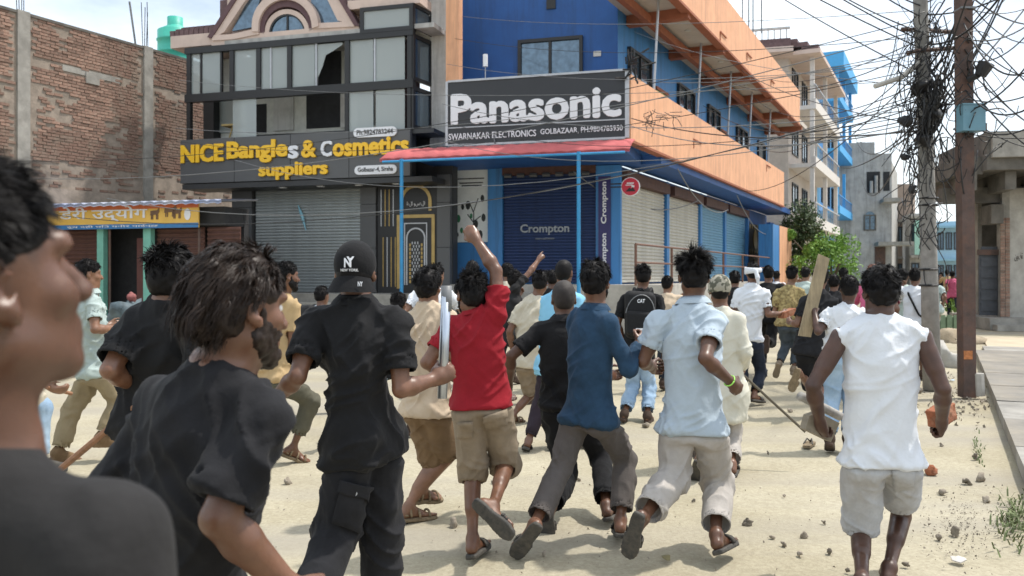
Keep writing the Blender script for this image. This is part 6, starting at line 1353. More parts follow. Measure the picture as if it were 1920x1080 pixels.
# --- man in the sand tee and brown shorts
px = dict(pel=(802,752,0), c7=(803,574,.03), hd=(803,538,.05), shL=(770,600,.05), shR=(838,598,-.05), hpL=(788,768,.03), hpR=(818,768,-.03), elL=(752,668,-.3), wrL=(775,705,1), elR=(852,668,-.2), wrR=(868,700,1), knL=(815,870,.45), anL=(766,952,-.5), toL=(800,974,.55), knR=(838,858,.5), anR=(790,915,-.2), toR=(815,928,.6))
J = solve_px(5.45, px); J['hf'] = unit(A(.3,.95,0))
person('man in sand tee and brown knee shorts between the cap and the red shirt', J, dict(mat=SAND, sleeve=.7, ease=.028, hem=-.16), dict(mat=KHAKIB, len=.98, ease=.024, knee=.075), feet='sandal', feet_mat=RUBG, hair='thick', sk=2, res=.0095, seed=8)

# --- man in red, fist raised
px = dict(pel=(902,748,0), c7=(893,585,.02), hd=(884,552,.03), shL=(848,612,.05), shR=(932,592,-.03), hpL=(880,766,.0), hpR=(928,764,.0), elR=(930,508,.3), wrR=(893,450,.5), elL=(800,680,-.5), wrL=(850,706,1), knL=(886,890,.7), anL=(886,1008,-.6), toL=(908,1020,1), knR=(949,872,.6), anR=(925,948,-1), toR=(947,984,-.55))
J = solve_px(4.72, px); J['hf'] = unit(A(-.35,.93,.05))
TRED = person('man in red polo and khaki cargo shorts raising his fist', J, dict(mat=RED, sleeve=.66, sr=.064, ease=.02, hem=-.1, fold=.013, collar=True), dict(mat=KHAKI, len=1.06, ease=.024, knee=.072, cuff=.07, fold=.013), hair='messy', sk=1, res=.0085, bres=.0065, seed=9, curl=(.5,1.0), pn=dict(R=A(-.2,1,.1)), beard=True, hairn=2000)

# --- bald man in black
px = dict(pel=(1056,748,.02), c7=(1058,598,.0), hd=(1057,560,.05), shL=(1012,622,.0), shR=(1088,622,.0), hpL=(1040,765,.0), hpR=(1080,765,.0), elL=(958,668,-.3), wrL=(954,722,.9), elR=(1125,690,0), wrR=(1130,700,1), knR=(1128,860,.5), anR=(1136,945,-1), toR=(1146,968,1), knL=(1062,890,.4), anL=(1034,948,-1), toL=(1030,998,-.3))
J = solve_px(5.6, px); J['hf'] = unit(A(0,1,-.1))
person('man with shaved head in black shirt and black trousers', J, dict(mat=BLK, sleeve=.74, sr=.07, ease=.022, hem=-.1, fold=.011, collar=True), dict(mat=BLK, ease=.018, cuff=.075), hair='buzz', hair_mat=mat('hair_shaved', (.022,.016,.013), rough=.7, var=.2, scale=90), sk=0, res=.0095, seed=10)

# --- man in the navy shirt
px = dict(pel=(1106,770,0), c7=(1113,578,.02), hd=(1117,529,.03), shL=(1078,600,.13), shR=(1140,606,-.11), hpL=(1082,785,.05), hpR=(1130,785,-.05), elR=(1178,690,-.3), wrR=(1197,646,.8), elL=(1090,690,.6), wrL=(1135,700,.8), knL=(1050,880,-.25), anL=(1003,982,-1), toL=(957,1062,-.5), knR=(1172,862,.7), anR=(1164,972,-.7), toR=(1161,990,1))
J = solve_px(5.0, px); J['hf'] = unit(A(.42,.9,0))
person('man in navy long-sleeved shirt and grey trousers', J, dict(mat=NAVY, sleeve=1.9, sr=.06, ease=.016, hem=-.13, flare=.02, fold=.012, collar=True), dict(mat=GREYT, ease=.012, cuff=.072, knee=.064, len=1.86, fold=.01), hair='thick', sk=1, res=.0085, bres=.007, seed=11, curl=(.5,.8), beard=True, hairn=2000)

# --- man in pale blue polo
px = dict(pel=(1298,790,0), c7=(1299,566,.03), hd=(1301,517,.05), shL=(1236,606,.05), shR=(1340,602,-.05), hpL=(1268,806,.02), hpR=(1330,806,-.02), elR=(1322,672,-1), wrR=(1370,716,.9), elL=(1206,678,.1), wrL=(1222,688,1), knR=(1346,905,.55), anR=(1342,1000,-.9), toR=(1370,1016,.9), knL=(1264,894,-.1), anL=(1206,970,-1), toL=(1176,1046,-.35))
J = solve_px(4.82, px, 1.03); J['hf'] = unit(A(.08,1,0))
TPOLO = person('man in pale blue polo and stone trousers with a green wristband', J, dict(mat=LBLUE, sleeve=.62, sr=.072, ease=.026, hem=-.1, fold=.012, collar=True), dict(mat=STONE, ease=.026, cuff=.084, knee=.076, len=1.84, fold=.014), hair='messy', sk=0, s=1.03, res=.0085, bres=.0065, seed=12, curl=(.6,.7), hairn=2200, hairk=dict(top=.085))
wr, el = J['wrR'], J['elR']; ax = unit(wr-el); a = unit(np.cross(ax, A(0,0,1))); b = np.cross(ax, a); cc = wr-ax*.012
MB().tube([cc+(a*math.cos(t)+b*math.sin(t))*.032 for t in np.linspace(0, 2*math.pi, 21)], .0045, 5).obj('wristband', mat('lime_band', (.35,.75,.12), rough=.5), TPOLO, True)

# --- man in white sleeveless shirt
px = dict(pel=(1652,842,0), c7=(1650,592,.02), hd=(1650,546,.04), shL=(1577,632,.03), shR=(1728,632,-.03), hpL=(1618,868,.0), hpR=(1686,868,.0), elL=(1524,724,-.5), wrL=(1538,792,.95), elR=(1768,730,-.6), wrR=(1766,790,.97), knL=(1614,1000,.5), anL=(1616,1085,-1), toL=(1612,1102,1), knR=(1690,968,.9), anR=(1668,1062,-.9), toR=(1664,1085,.9))
J = solve_px(4.3, px, 1.04); J['hf'] = unit(A(.02,1,-.03))
TTANK = person('barefoot man in white sleeveless shirt and pale denim shorts carrying a brick', J, dict(mat=WHITE, tank=True, ease=.022, hem=-.12, flare=.012, fold=.011, neck=.965), dict(mat=DENIML, len=(.96,.72), ease=.024, knee=.074, fold=.009), feet=None, hair='thick', sk=3, s=1.04, wide=1.14, res=.0085, bres=.0065, seed=13, curl=(.75,.8), hairn=2200, pn=dict(R=A(-.8,.3,.2), L=A(.8,.5,.0)))
JT = J

# --- man with camouflage cap and cream kurta, stick in hand
px = dict(pel=(1358,720,0), c7=(1352,580,.02), hd=(1349,545,.05), shL=(1318,600,.05), shR=(1384,598,-.05), hpL=(1340,736,0), hpR=(1376,736,0), elR=(1398,660,-.5), wrR=(1392,690,.9), elL=(1305,660,-.3), wrL=(1320,690,.9), knR=(1372,815,.6), anR=(1372,870,-1), toR=(1376,880,1), knL=(1330,812,-.2), anL=(1312,860,-1), toL=(1307,884,.2))
J = solve_px(6.9, px); J['hf'] = unit(A(.1,1,0))
TKUR = person('man in camouflage cap and cream kurta holding a thin stick', J, dict(mat=KURTA, sleeve=1.92, sr=.066, ease=.02, hem=-.5, flare=.02, fold=.008), dict(mat=STONE, ease=.02, cuff=.08), hair='short', sk=1, res=.012, seed=14, curl=(.5,.8))
JK = J
# --- man with white head wrap
px = dict(pel=(1403,632,0), c7=(1411,534,.03), hd=(1412,512,.05), shL=(1384,552,.03), shR=(1434,552,-.03), hpL=(1392,644,0), hpR=(1416,644,0), elR=(1440,590,-.5), wrR=(1466,588,.6), elL=(1374,592,-.3), wrL=(1385,606,1), knL=(1392,702,.3), anL=(1393,746,-1), toL=(1396,758,.8), knR=(1428,698,.6), anR=(1414,738,-.7), toR=(1428,750,.6))
J = solve_px(10.4, px); J['hf'] = unit(A(.25,.95,0))
TWRAP = person('man in white shirt with a white cloth wrapped round his head', J, dict(mat=WHITE, sleeve=.7, sr=.068, ease=.02, hem=-.08), dict(mat=DENIMD, ease=.014), feet='slide', hair='short', sk=1, res=.015, seed=15, curl=(.5,.7))
JW = J
# --- backpack man
px = dict(pel=(1196,655,0), c7=(1205,545,.03), hd=(1206,518,.05), shL=(1172,562,.03), shR=(1232,562,-.03), hpL=(1184,668,0), hpR=(1206,668,0), elL=(1158,608,-.3), wrL=(1170,640,.9), elR=(1240,606,-.4), wrR=(1232,640,1), knL=(1188,722,.4), anL=(1172,772,-1), toL=(1170,782,.8), knR=(1218,725,.4), anR=(1214,778,-.8), toR=(1218,790,.9))
J = solve_px(9.2, px); J['hf'] = unit(A(.2,.95,0))
TBP = person('man in black tee and pale jeans wearing a black backpack', J, dict(mat=BLK, sleeve=.75, sr=.07), dict(mat=DENIMB, ease=.016, cuff=.075), feet='shoe', feet_mat=BROWN, hair='messy', sk=1, res=.013, seed=16)
JB = J
# --- cream tee, beige shorts
px = dict(pel=(992,668,0), c7=(1003,558,.03), hd=(1013,530,.05), shL=(974,580,.03), shR=(1024,574,-.03), hpL=(982,682,0), hpR=(1006,682,0), elL=(955,622,-.5), wrL=(962,660,.8), elR=(1030,625,-.3), wrR=(1024,660,.9), knL=(995,740,.6), anL=(962,778,-.5), toL=(975,790,.6), knR=(1018,738,.4), anR=(1014,786,-.6), toR=(1016,798,.8))
person('man in cream tee and beige shorts behind the red shirt', solve_px(9.0, px), dict(mat=CREAM, sleeve=.7, sr=.068, ease=.03), dict(mat=KHAKI, len=.98, ease=.024), feet='sandal', feet_mat=RUBG, hair='messy', sk=1, res=.013, seed=17)
# --- sky blue shirt, plum trousers
px = dict(pel=(1040,678,0), c7=(1052,544,.03), hd=(1058,512,.05), shL=(1026,562,.06), shR=(1078,562,-.04), hpL=(1030,690,0), hpR=(1056,690,0), elL=(1020,620,-.3), wrL=(1030,660,.9), elR=(1085,620,-.3), wrR=(1080,650,.9), knL=(1012,760,.2), anL=(992,832,-.6), toL=(990,850,.6), knR=(1060,762,.5), anR=(1040,832,-.6), toR=(1044,848,.6))
person('man in sky blue shirt and plum trousers behind the shaved head', solve_px(7.7, px), dict(mat=SKYB, sleeve=.7), dict(mat=PURP, ease=.012, cuff=.06), hair='buzz', sk=1, res=.013, seed=18)
# --- white tee holding up a plank
px = dict(pel=(1574,658,0), c7=(1590,574,.03), hd=(1592,541,.05), shL=(1556,592,.03), shR=(1620,592,-.03), hpL=(1564,672,0), hpR=(1590,672,0), elL=(1534,622,-.4), wrL=(1527,584,.9), elR=(1630,640,-.3), wrR=(1620,670,.9), knL=(1560,750,.4), anL=(1556,818,-.8), toL=(1556,838,.8), knR=(1596,750,.6), anR=(1590,815,-.8), toR=(1592,830,.8))
J = solve_px(7.6, px, .96); 
TPL = person('man in white tee and blue jeans holding up a wooden plank', J, dict(mat=WHITE, sleeve=.66, sr=.068, hem=-.05), dict(mat=DENIMB, ease=.018, cuff=.07), feet='shoe', feet_mat=BROWN, hair='short', sk=3, s=.96, res=.012, seed=19, curl=(.85,.5), pn=dict(L=A(.2,1,0)))
JP = J
# --- dark tee, black shorts behind the plank
px = dict(pel=(1520,648,0), c7=(1536,548,.03), hd=(1538,520,.05), shL=(1508,566,.03), shR=(1560,566,-.03), hpL=(1508,662,0), hpR=(1530,662,0), elL=(1494,608,-.3), wrL=(1482,604,.8), elR=(1570,610,-.3), wrR=(1560,640,.9), knL=(1516,722,.3), anL=(1500,700,-1), toL=(1484,732,-.3), knR=(1540,722,.4), anR=(1538,775,-.6), toR=(1540,788,.8))
person('man in black tee and black shorts behind the raised plank', solve_px(9.4, px), dict(mat=BLKF, sleeve=.7), dict(mat=BLK, len=1.02, ease=.024), feet='slide', feet_mat=RUBG, hair='thick', sk=1, res=.013, seed=20)
# --- patterned shirt
px = dict(pel=(1478,600,0), c7=(1482,536,.03), hd=(1486,515,.05), shL=(1460,550,.03), shR=(1502,548,-.03), hpL=(1470,610,0), hpR=(1488,610,0), elL=(1452,586,-.3), wrL=(1464,602,.9), elR=(1512,584,-.3), wrR=(1506,604,.9), knL=(1474,646,.5), anL=(1461,682,-.6), toL=(1457,696,.2), knR=(1494,646,.5), anR=(1488,690,-.6), toR=(1490,700,.8))
J = solve_px(12.4, px); J['hf'] = unit(A(.7,.7,0))
person('man in mottled tan shirt and grey jeans beside the head wrap', J, dict(mat=PATT, sleeve=.75, sr=.07), dict(mat=DENIMG, ease=.018), feet='shoe', feet_mat=KHAKI, hair='messy', sk=2, res=.016, seed=21)

# --- people farther back, running poses
BG = [ # x, head-top y, depth, yaw, phase, shirt, pants, hair, skin, label
 (748, 553, 8.2, 30, 1, BLK, DENIMB, 'short', 1, 'man in black tee and blue jeans half hidden behind the sand tee', 1.95),
 (818, 500, 9.4, 25, -1, WHITE, DENIMD, 'messy', 2, 'man in white shirt just left of the red shirt, only head showing', 1.95),
 (886, 493, 11.0, 15, 1, BLK, BLK, 'thick', 1, 'dark-haired man right behind the raised forearm', 1.95),
 (952, 497, 12.2, 35, 1, CREAM, DENIMD, 'short', 1, 'man in cream shirt standing by the dark blue shutter', 1.95),
 (1036, 506, 11.6, 10, -1, BLK, BLK, 'messy', 0, 'dark head between the pointing arm and the cropped hair', 1.95),
 (604, 540, 9.6, 30, 1, WHITE, BLK, 'short', 1, 'man in white shirt with a dark bag left of the cap', 1.95),
 (1252, 520, 11.5, 20, -1, SAND, DENIMD, 'short', 2, 'man in sand shirt right of the backpack', 1.95),
 (1378, 508, 13.0, 20, 1, BLK, DENIMD, 'messy', 1, 'dark-haired man left of the white head wrap', 1.95),
 (1441, 502, 13.5, 25, -1, BLK, BLK, 'messy', 1, 'man in black shirt right behind the white head wrap', 1.95),
 (1511, 503, 15.5, 28, 1, GREENW, DENIMD, 'short', 2, 'man in pale shirt left of the plank, far back', 1.95),
 (1564, 512, 12.5, 22, -1, BLKF, BLK, 'thick', 1, 'man in faded black shirt right of the plank', 1.95),
 (1582, 503, 16.5, 22, 1, BLK, DENIMD, 'short', 1, 'dark-haired man far back behind the white tee', 1.95),
 (1638, 489, 11.0, 20, 1, PINK, DENIMD, 'thick', 1, 'red-haired man in pink shirt hidden behind the white sleeveless shirt', 1.95),
 (1693, 507, 13.2, 24, -1, GREENW, OLIVE, 'short', 1, 'man in pale green shirt left of the concrete pole', 1.95),
 (1716, 501, 12.6, 26, 1, WHITE, BROWN, 'short', 1, 'man in white shirt with a black strap by the concrete pole', 1.0),
 (1748, 512, 19.0, 20, 1, MINT, KHAKI, 'short', 1, 'distant man in shorts just right of the concrete pole', 1.0),
 (1786, 500, 30.0, 18, -1, PINK, DENIMD, 'short', 1, 'distant person in pink far down the street', 1.95),
 (1776, 503, 34.0, 18, 1, TAN, DENIMD, 'short', 1, 'distant person in tan far down the street', 1.95),
 (1765, 505, 38.0, 18, 1, BLK, DENIMD, 'short', 1, 'distant person in black far down the street', 1.95),
 (1456, 510, 20.0, 26, 1, WHITE, DENIMD, 'short', 1, 'small figure in white by the orange pillar', 1.95),
 (1542, 505, 20.0, 26, -1, BLK, DENIMD, 'short', 1, 'small dark figure under the bright green bush', 1.95),
]
HANDS = {}
for i, (x, yt, dd, yaw, ph, sm, pm, hr, sk_, lab, pl) in enumerate(BG):
    q = W(x, yt, dd); hgt = min(max(q[2], 1.5), 1.74); s_ = hgt/1.66
    J = fk(A(q[0], dd, 0), yaw, ph, s_, lean=8+6*random.random(), arm=35+20*random.random(), stride=26+14*random.random(), head_yaw=random.uniform(-15, 25))
    # bring the head onto the wanted column
    dx = q[0]-J['hd'][0]; dy = dd-J['hd'][1]
    for k in J:
        if k not in ('hf', 'hu'): J[k] = J[k]+A(dx, dy, 0)
    zt = J['hd'][2]+.118*s_; crouch = np.clip(zt-q[2]-.02, 0, .12)
    for k in ('c7','hd','shL','shR','elL','elR','wrL','wrR','pel','hpL','hpR'): J[k] = J[k]-A(0, 0, crouch)
    rr = .013 if dd < 9 else .017 if dd < 14 else .022
    person(lab, J, dict(mat=sm, sleeve=.68, sr=.07), dict(mat=pm, len=pl, ease=.018), feet='shoe' if dd < 14 else None, feet_mat=BROWN, hair=hr, sk=sk_, s=s_, res=rr, seed=40+i, hair_mat=HAIRR if 'red-haired' in lab else None)
    HANDS[lab] = J
# --- the pointing man
J = fk(A(.05,10.2,0), 35, 1, 1.0, lean=6)
dx = W(966,505,10.2)[0]-J['hd'][0]
for k in J:
    if k not in ('hf', 'hu'): J[k] = J[k]+A(dx, 0, -.02)
J['shR'] = W(966,540,10.2); J['shL'] = W(930,545,10.35); J['elR'] = W(992,512,10.3); J['wrR'] = W(1010,487,10.42)
person('man in charcoal tee pointing one finger up at the shutter', J, dict(mat=CHAR, sleeve=.72), dict(mat=DENIMD), feet='shoe', feet_mat=BROWN, hair='short', sk=1, res=.012, seed=90, curl=(.5,.95), point='R')
# ------------------------------------------------------------------ things carried and worn
from mathutils.bvhtree import BVHTree
def surf_of(o):
    me = o.data; off = OFF[o.name]; return BVHTree.FromPolygons([v.co+Vector(off) for v in me.vertices], [tuple(p.vertices) for p in me.polygons])
def rbox(o, fr, hx, hy, hz, r):
    def fn(x, y, z):
        p = (x-o[0], y-o[1], z-o[2]); q = [np.abs(p[0]*fr[i, 0]+p[1]*fr[i, 1]+p[2]*fr[i, 2])-(hx, hy, hz)[i]+r for i in range(3)]
        return np.sqrt(np.maximum(q[0], 0)**2+np.maximum(q[1], 0)**2+np.maximum(q[2], 0)**2)+np.minimum(np.maximum(q[0], np.maximum(q[1], q[2])), 0)-r
    R = math.sqrt(hx*hx+hy*hy+hz*hz)+.02; return fn, o-R, o+R
def child(T, name): return [o for o in T.children if o.name.split('.')[0] == name][0]
def patch(name, T, part, quad, m_, nx=7, ny=7, lift=.004, thick=.006, d=None):
    """flat piece sewn on: a pixel quad cast from the lens side onto the cloth, with thickness"""
    bv = surf_of(part); q = np.array(quad, float); V = []; o0 = Vector((0, 0, CAM_H))
    for j in range(ny):
        for i in range(nx):
            u, v = i/(nx-1), j/(ny-1); p = (q[0]*(1-u)+q[1]*u)*(1-v)+(q[3]*(1-u)+q[2]*u)*v; dr = Vector(W(p[0], p[1], 1))-o0; dr.normalize()
            hit = bv.ray_cast(o0, dr)
            if hit[0] is None: return None
            n = hit[1]; n = n if n.dot(dr) < 0 else -n; V.append(np.array(hit[0]+n*lift))
    F = [(j*nx+i, (j+1)*nx+i, (j+1)*nx+i+1, j*nx+i+1) for j in range(ny-1) for i in range(nx-1)]
    b = len(V); cen = np.mean(V, 0); dd = unit(cen-A(0, 0, CAM_H)); V2 = [v-dd*thick for v in V]
    rim = [i for i in range(nx)]+[j*nx+nx-1 for j in range(1, ny)]+[(ny-1)*nx+i for i in range(nx-2, -1, -1)]+[j*nx for j in range(ny-2, 0, -1)]
    FF = [tuple(b+k for k in f) for f in F]
    for k in range(len(rim)): i, j = rim[k], rim[(k+1) % len(rim)]; FF.append((i, b+i, b+j, j))
    return obj(name, np.concatenate([V, V2]), FF, m_, part, True)
# cap with embroidery
_, J, fr, c = PEOPLE['man in black cap, black shirt and black cargo trousers gripping a metal tube']
for o in list(TCAP.children):
    if o.name.startswith('hair'): pass
X, Y, Z = fr; s = 1.03; P3 = lambda x, y, z: c+(X*x+Y*y+Z*z)*s
B = SDF(); B.ell(P3(0,-.012,.032), fr, A(.086,.108,.100)*s, 0)
def belowcut(x, y, z): return -((x-c[0])*Z[0]+(y-c[1])*Z[1]+(z-c[2])*Z[2])-.035*s+.25*((x-c[0])*Y[0]+(y-c[1])*Y[1]+(z-c[2])*Y[2])
B.add(belowcut, c-.3, c+.3, 0, 'i'); B.ell(P3(0,-.012,.125), fr, A(.009,.009,.007)*s, .004)
Pc, Qc = B.mesh(.006); CAPM = cloth('cap', (.010,.010,.011), crease=.1); capo = obj('cap', Pc, Qc, CAPM, TCAP, True)
V = []; F = []; n = 19
for j, (r, dz) in enumerate(((.100,-.020),(.122,-.052),(.140,-.088))):
    for k in range(n):
        t = math.radians(-62+124*k/(n-1)); V.append(P3(.86*r*math.sin(t)*(.98 if j else 1), -.012-r*math.cos(t)*(1.0 if j == 0 else .96), dz-.012*math.sin(t)**2+(.02 if j == 2 else 0)*abs(math.sin(t))**3))
for j in range(2):
    for k in range(n-1): F.append((j*n+k, j*n+k+1, (j+1)*n+k+1, (j+1)*n+k))
b = len(V); V += [v+Y*.006*s for v in V[:]]; F += [tuple(b+k for k in f[::-1]) for f in F]
obj('brim', V, F, CAPM, capo, True)
def cap_print(txt, u0, u1, z0, z1, bold, yb=None):
    V, F = text_mesh(txt, bold, .02); lo, hi = V.min(0), V.max(0); q = (V-lo)/(hi-lo+1e-9); P = []
    for a, b_, e in q:
        u = u0+(u1-u0)*a; zz = z0+(z1-z0)*b_; yy = -math.sqrt(max(0, 1-(u/.086)**2-((zz-.032)/.100)**2))*.108-.012 if yb is None else yb; P.append(P3(u, yy-.003-.002*e, zz))
    obj('embroidery', P, F, SIGNW, capo)
cap_print('N', -.020, .010, .012, .05, .03); cap_print('Y', -.010, .021, .016, .056, .03); cap_print('NEW YORK', -.036, .036, -.004, .007, .02)
cap_print('NY', .040, .060, -.064, -.045, .03, -.128)
# metal tube in his right hand
TUBEM = mat('metal_tube', (.48,.52,.58), rough=.28, var=.08, metal=.85); hc = JCAP['wrR']+unit(A(.75,.25,.35))*.082
t0 = W(837,540,hc[1]+.02); t1 = W(829,747,hc[1]+.0); TB = thing('metal_tube', t1, 'shiny metal tube held upright by the man in the cap', 'metal tube'); MB().tube([t1, t0], .0215, 12).obj('shaft', TUBEM, TB, True); MB().tube([t0-UZ*.1, t0+UZ*.01], .0235, 12).obj('end_cap', CABLEG, TB, True)
# cargo pocket, back pockets and other sewn-on pieces
tr = child(TCAP, 'trousers'); pk = patch('cargo_pocket', TCAP, tr, [(640,912),(694,926),(672,1000),(622,980)], BLKF, lift=.008, thick=.012); fl = patch('pocket_flap', TCAP, tr, [(640,898),(700,914),(694,940),(634,922)], BLKF, lift=.016, thick=.012)
q = W(668,922,3.35); bv = surf_of(tr); hit = bv.ray_cast(Vector((0,0,CAM_H)), (Vector(q)-Vector((0,0,CAM_H))).normalized())
if hit[0] is not None: MB().tube([np.array(hit[0])-A(0,.022,0), np.array(hit[0])-A(0,.03,0)], .010, 10).obj('button', SIGNF, tr)
sh = child(TRED, 'shorts')
for qd in ([(858,792),(886,790),(886,822),(858,822)], [(906,782),(946,772),(952,796),(912,806)], [(944,814),(978,800),(988,850),(954,862)]): patch('pocket', TRED, sh, qd, KHAKI, 6, 6, .006, .008)
patch('pocket_flap', TRED, sh, [(906,780),(948,769),(950,781),(908,792)], KHAKI, 6, 4, .013, .008)
sh = child(TTANK, 'shorts'); 
for qd in ([(1572,880),(1628,884),(1622,935),(1596,950),(1570,925)][:4], [(1672,882),(1716,878),(1712,916),(1676,922)]): patch('back_pocket', TTANK, sh, qd, DENIML, 6, 6, .004, .006)
# white shirt man: orange brick in right hand, stick and wooden block in left
q = JT['wrR']+unit(JT['wrR']-JT['elR'])*.07; c0_ = W(1768,776,q[1]+.06); T = thing('brick', c0_, 'whole orange brick in the right hand of the man in white', 'brick')
ex = unit(A(.75,.6,.25)); ey = unit(np.cross(UZ, ex)); ez = np.cross(ex, ey); BX = SDF(); BX.add(*rbox(c0_-ex*.018, np.array([ex, ey, ez]), .078, .046, .046, .008), 0); Pm, Qm = BX.mesh(.007); Pm = Pm+normals(Pm, Qm)*((vnoise(Pm*45, 3)-.5)*.012-np.clip(vnoise(Pm*22, 8)-.62, 0, 1)*.05)[:, None]; obj('block', Pm, Qm, BRICKO, T, False)
q = JT['wrL']+unit(JT['wrL']-JT['elL'])*.07; a_, b_ = W(1500,742,q[1]-.02), W(1566,776,q[1]+.10); T = thing('pipe_piece', a_, 'short dirty plastic pipe in the left hand of the man in white', 'pipe'); MB().tube([a_, b_, b_+(b_-a_)*.15], .024, 10).obj('tube', mat('pipe_dirty', (.32,.30,.27), rough=.6, var=.3, scale=18), T, True)
WOOD = mat('wood_plank', (.34,.27,.17), rough=.85, var=.28, scale=5, dirt=((.16,.13,.09), 9, .6), stretch=(6, 6, .8), bump=.2, bscale=30); c0_ = W(1537,797,q[1]+.03); T = thing('wood_block', c0_, 'flat wooden block carried low beside the white shorts', 'wood block')
ex = unit(A(.92,.25,-.42)); ey = unit(A(-.3,.95,0)); ez = unit(np.cross(ex, ey)); o = MB().prism([(-.09,-.055),(.08,-.06),(.09,.05),(-.05,.055),(-.095,.02)], c0_, ex, ez, ey, -.025, .025).obj('block', mat('wood_grey', (.27,.23,.17), rough=.85, var=.25, scale=12), T)
# raised plank
q = JP['wrL']+unit(JP['wrL']-JP['elL'])*.07; a_, b_ = W(1544,478,q[1]-.05), W(1508,632,q[1]-.03); ez = unit(a_-b_); ex = unit(np.cross(A(0,1,0), ez)); ey = np.cross(ez, ex); T = thing('wooden_plank', b_, 'pale wooden plank held up above the crowd', 'plank'); L_ = np.linalg.norm(a_-b_)
o = MB().prism([(-.055,0),(.055,.012),(.058,L_-.02),(-.045,L_)], b_, ex, ez, ey, -.014, .014).obj('board', WOOD, T)
# thin sticks
q = JK['wrR']+unit(JK['wrR']-JK['elR'])*.08; e_ = W(1510,810,q[1]-.2); tag(MB().tube([q-(e_-q)*.08, q, e_], .011, 7).obj('stick', mat('stick_dark', (.09,.075,.05), rough=.8)), 'thin dark stick trailing from the hand of the man in the camouflage cap', 'stick')
a_, b_ = W(262,756,3.25), W(108,884,3.6); tag(MB().tube([a_, b_], .014, 7).obj('stick', mat('stick_brown', (.26,.13,.07), rough=.8, var=.3, scale=20)), 'brown cane held low behind the profile face', 'stick')
a_, b_ = W(88,726,6.1), W(134,738,6.3); tag(MB().tube([a_, b_], .014, 7).obj('stick', mat('stick_brown', (.22,.10,.05))), 'short stick end in a hand beside the khaki trousers', 'stick')
q = JW['wrR']+unit(JW['wrR']-JW['elR'])*.09; T = thing('brick', q, 'orange brick in the hand of the man with the white head wrap', 'brick'); MB().box(q, unit(A(.8,.5,.2)), unit(A(-.5,.8,0)), UZ, -.12, .1, -.05, .05, -.035, .04).obj('block', BRICKO, T)
# head wrap
_, J, fr, c = PEOPLE['man in white shirt with a white cloth wrapped round his head']; X, Y, Z = fr; P3 = lambda x, y, z: c+(X*x+Y*y+Z*z)
B = SDF()
for k, (zz, r) in enumerate(((.012,.018),(.034,.02),(.052,.017))):
    for i in range(20):
        t0_, t1_ = 2*math.pi*i/20, 2*math.pi*(i+1)/20; B.cone(P3(.086*math.sin(t0_), .104*math.cos(t0_)-.012, zz+.012*math.sin(t0_+k)), P3(.086*math.sin(t1_), .104*math.cos(t1_)-.012, zz+.012*math.sin(t1_+k)), r, r, .006)
B.cone(P3(.03,-.115,.02), P3(.05,-.13,-.06), .022, .028, .01); B.cone(P3(.05,-.128,-.06), P3(.055,-.125,-.13), .024, .016, .01)
Pm, Qm = B.mesh(.009); obj('head_wrap', Pm, Qm, WHITE, TWRAP, True)
# camouflage cap
_, J, fr, c = PEOPLE['man in camouflage cap and cream kurta holding a thin stick']; X, Y, Z = fr; B = SDF(); P3 = lambda x, y, z: c+(X*x+Y*y+Z*z)
B.ell(P3(0,-.012,.034), fr, A(.092,.112,.102), 0); cc_ = c.copy()
def cut2(x, y, z): return -((x-cc_[0])*Z[0]+(y-cc_[1])*Z[1]+(z-cc_[2])*Z[2])-.02
B.add(cut2, c-.3, c+.3, 0, 'i'); B.cone(P3(-.05,.12,.0), P3(.05,.12,.0), .03, .03, .02); Pm, Qm = B.mesh(.009); obj('cap', Pm, Qm, CAMO, TKUR, True)
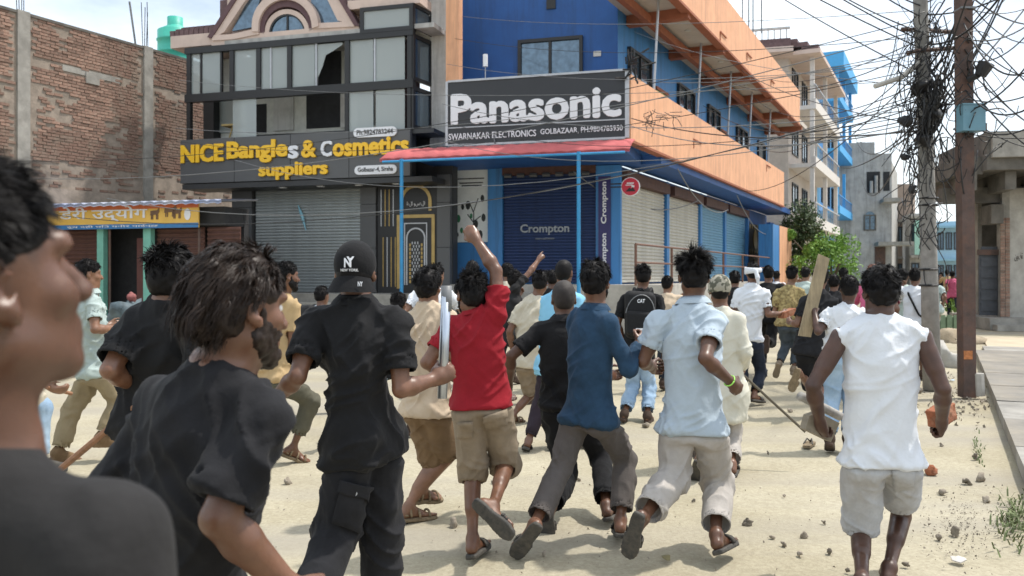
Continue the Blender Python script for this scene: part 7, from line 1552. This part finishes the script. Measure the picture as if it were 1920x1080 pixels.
# backpack
J = JB; up = unit(J['c7']-J['pel']); sR = unit(J['shR']-J['shL']); F_ = unit(np.cross(up, sR)); c = J['c7']-up*.27-F_*.16; T = thing('backpack', c-up*.24, 'black backpack with small white lettering', 'backpack'); fr = np.array([sR, F_, up])
BPM = cloth('backpack', (.014,.014,.015), rough=.7, crease=.2)
B = SDF(); B.add(*rbox(c, fr, .165, .085, .255, .07), 0); Pm, Qm = B.mesh(.014); obj('bag', Pm, Qm, BPM, T, True)
B = SDF(); B.add(*rbox(c-F_*.08-up*.09, fr, .135, .045, .13, .04), 0); Pm, Qm = B.mesh(.012); pk = obj('front_pocket', Pm, Qm, BPM, T, True)
mb = MB(); 
for g in (-1, 1): mb.tube([c+up*.22+sR*g*.07+F_*.05, J['c7']+sR*g*.09+up*.02+F_*.0, J['c7']+sR*g*.11-up*.05+F_*.1], .02, 6); 
mb.tube([c+up*.25-sR*.03, c+up*.285, c+up*.25+sR*.03], .01, 5); mb.obj('strap', BPM, T, True)
mb = MB(); mb.tube([c-F_*.088+up*.215*math.sin(t)+sR*.15*math.cos(t)+up*.0 for t in np.linspace(.1, 3.04, 14)], .005, 4); mb.obj('zip', CABLEG, T)
Vt, Ft = text_mesh('CAT', .03, .02); lo, hi = Vt.min(0), Vt.max(0); q = (Vt-lo)/(hi-lo+1e-9); obj('lettering', [c-F_*(.089+.003*e)+up*(.13+.04*b)+sR*(-.04+.08*a) for a, b, e in q], Ft, SIGNW, T)
MB().box(c-F_*.128-up*.15, sR, F_, up, -.03, .06, -.003, 0, -.01, .012).obj('label_strip', SIGNW, pk)
# dark bag on the white shirt by the cap
J = HANDS['man in white shirt with a dark bag left of the cap']; sR = unit(J['shR']-J['shL']); up = unit(J['c7']-J['pel']); F_ = np.cross(up, sR); c = J['c7']-up*.2-F_*.17; fr = np.array([sR, F_, up]); T = thing('backpack', c-up*.2, 'plain black bag on the white shirt left of the cap', 'backpack'); B = SDF(); B.add(*rbox(c, fr, .14, .08, .2, .06), 0); Pm, Qm = B.mesh(.016); obj('bag', Pm, Qm, BPM, T, True)
mb = MB()
for g in (-1, 1): mb.tube([c+up*.18+sR*g*.07+F_*.05, J['c7']+sR*g*.09+up*.03, J['c7']+sR*g*.11-up*.05+F_*.1], .02, 6)
mb.obj('strap', BPM, T, True)
# strap on the white shirt by the pole
J = HANDS['man in white shirt with a black strap by the concrete pole']; T_ = PEOPLE['man in white shirt with a black strap by the concrete pole'][0]; up = unit(J['c7']-J['pel']); sR = unit(J['shR']-J['shL']); F_ = np.cross(up, sR)
MB().tube([J['c7']-sR*.1-up*.02+F_*.02, J['c7']-sR*.06-up*.12-F_*.135, J['pel']+sR*.08+up*.12-F_*.14, J['pel']+sR*.16+up*.05], .016, 6).obj('strap', BLK, T_, True)
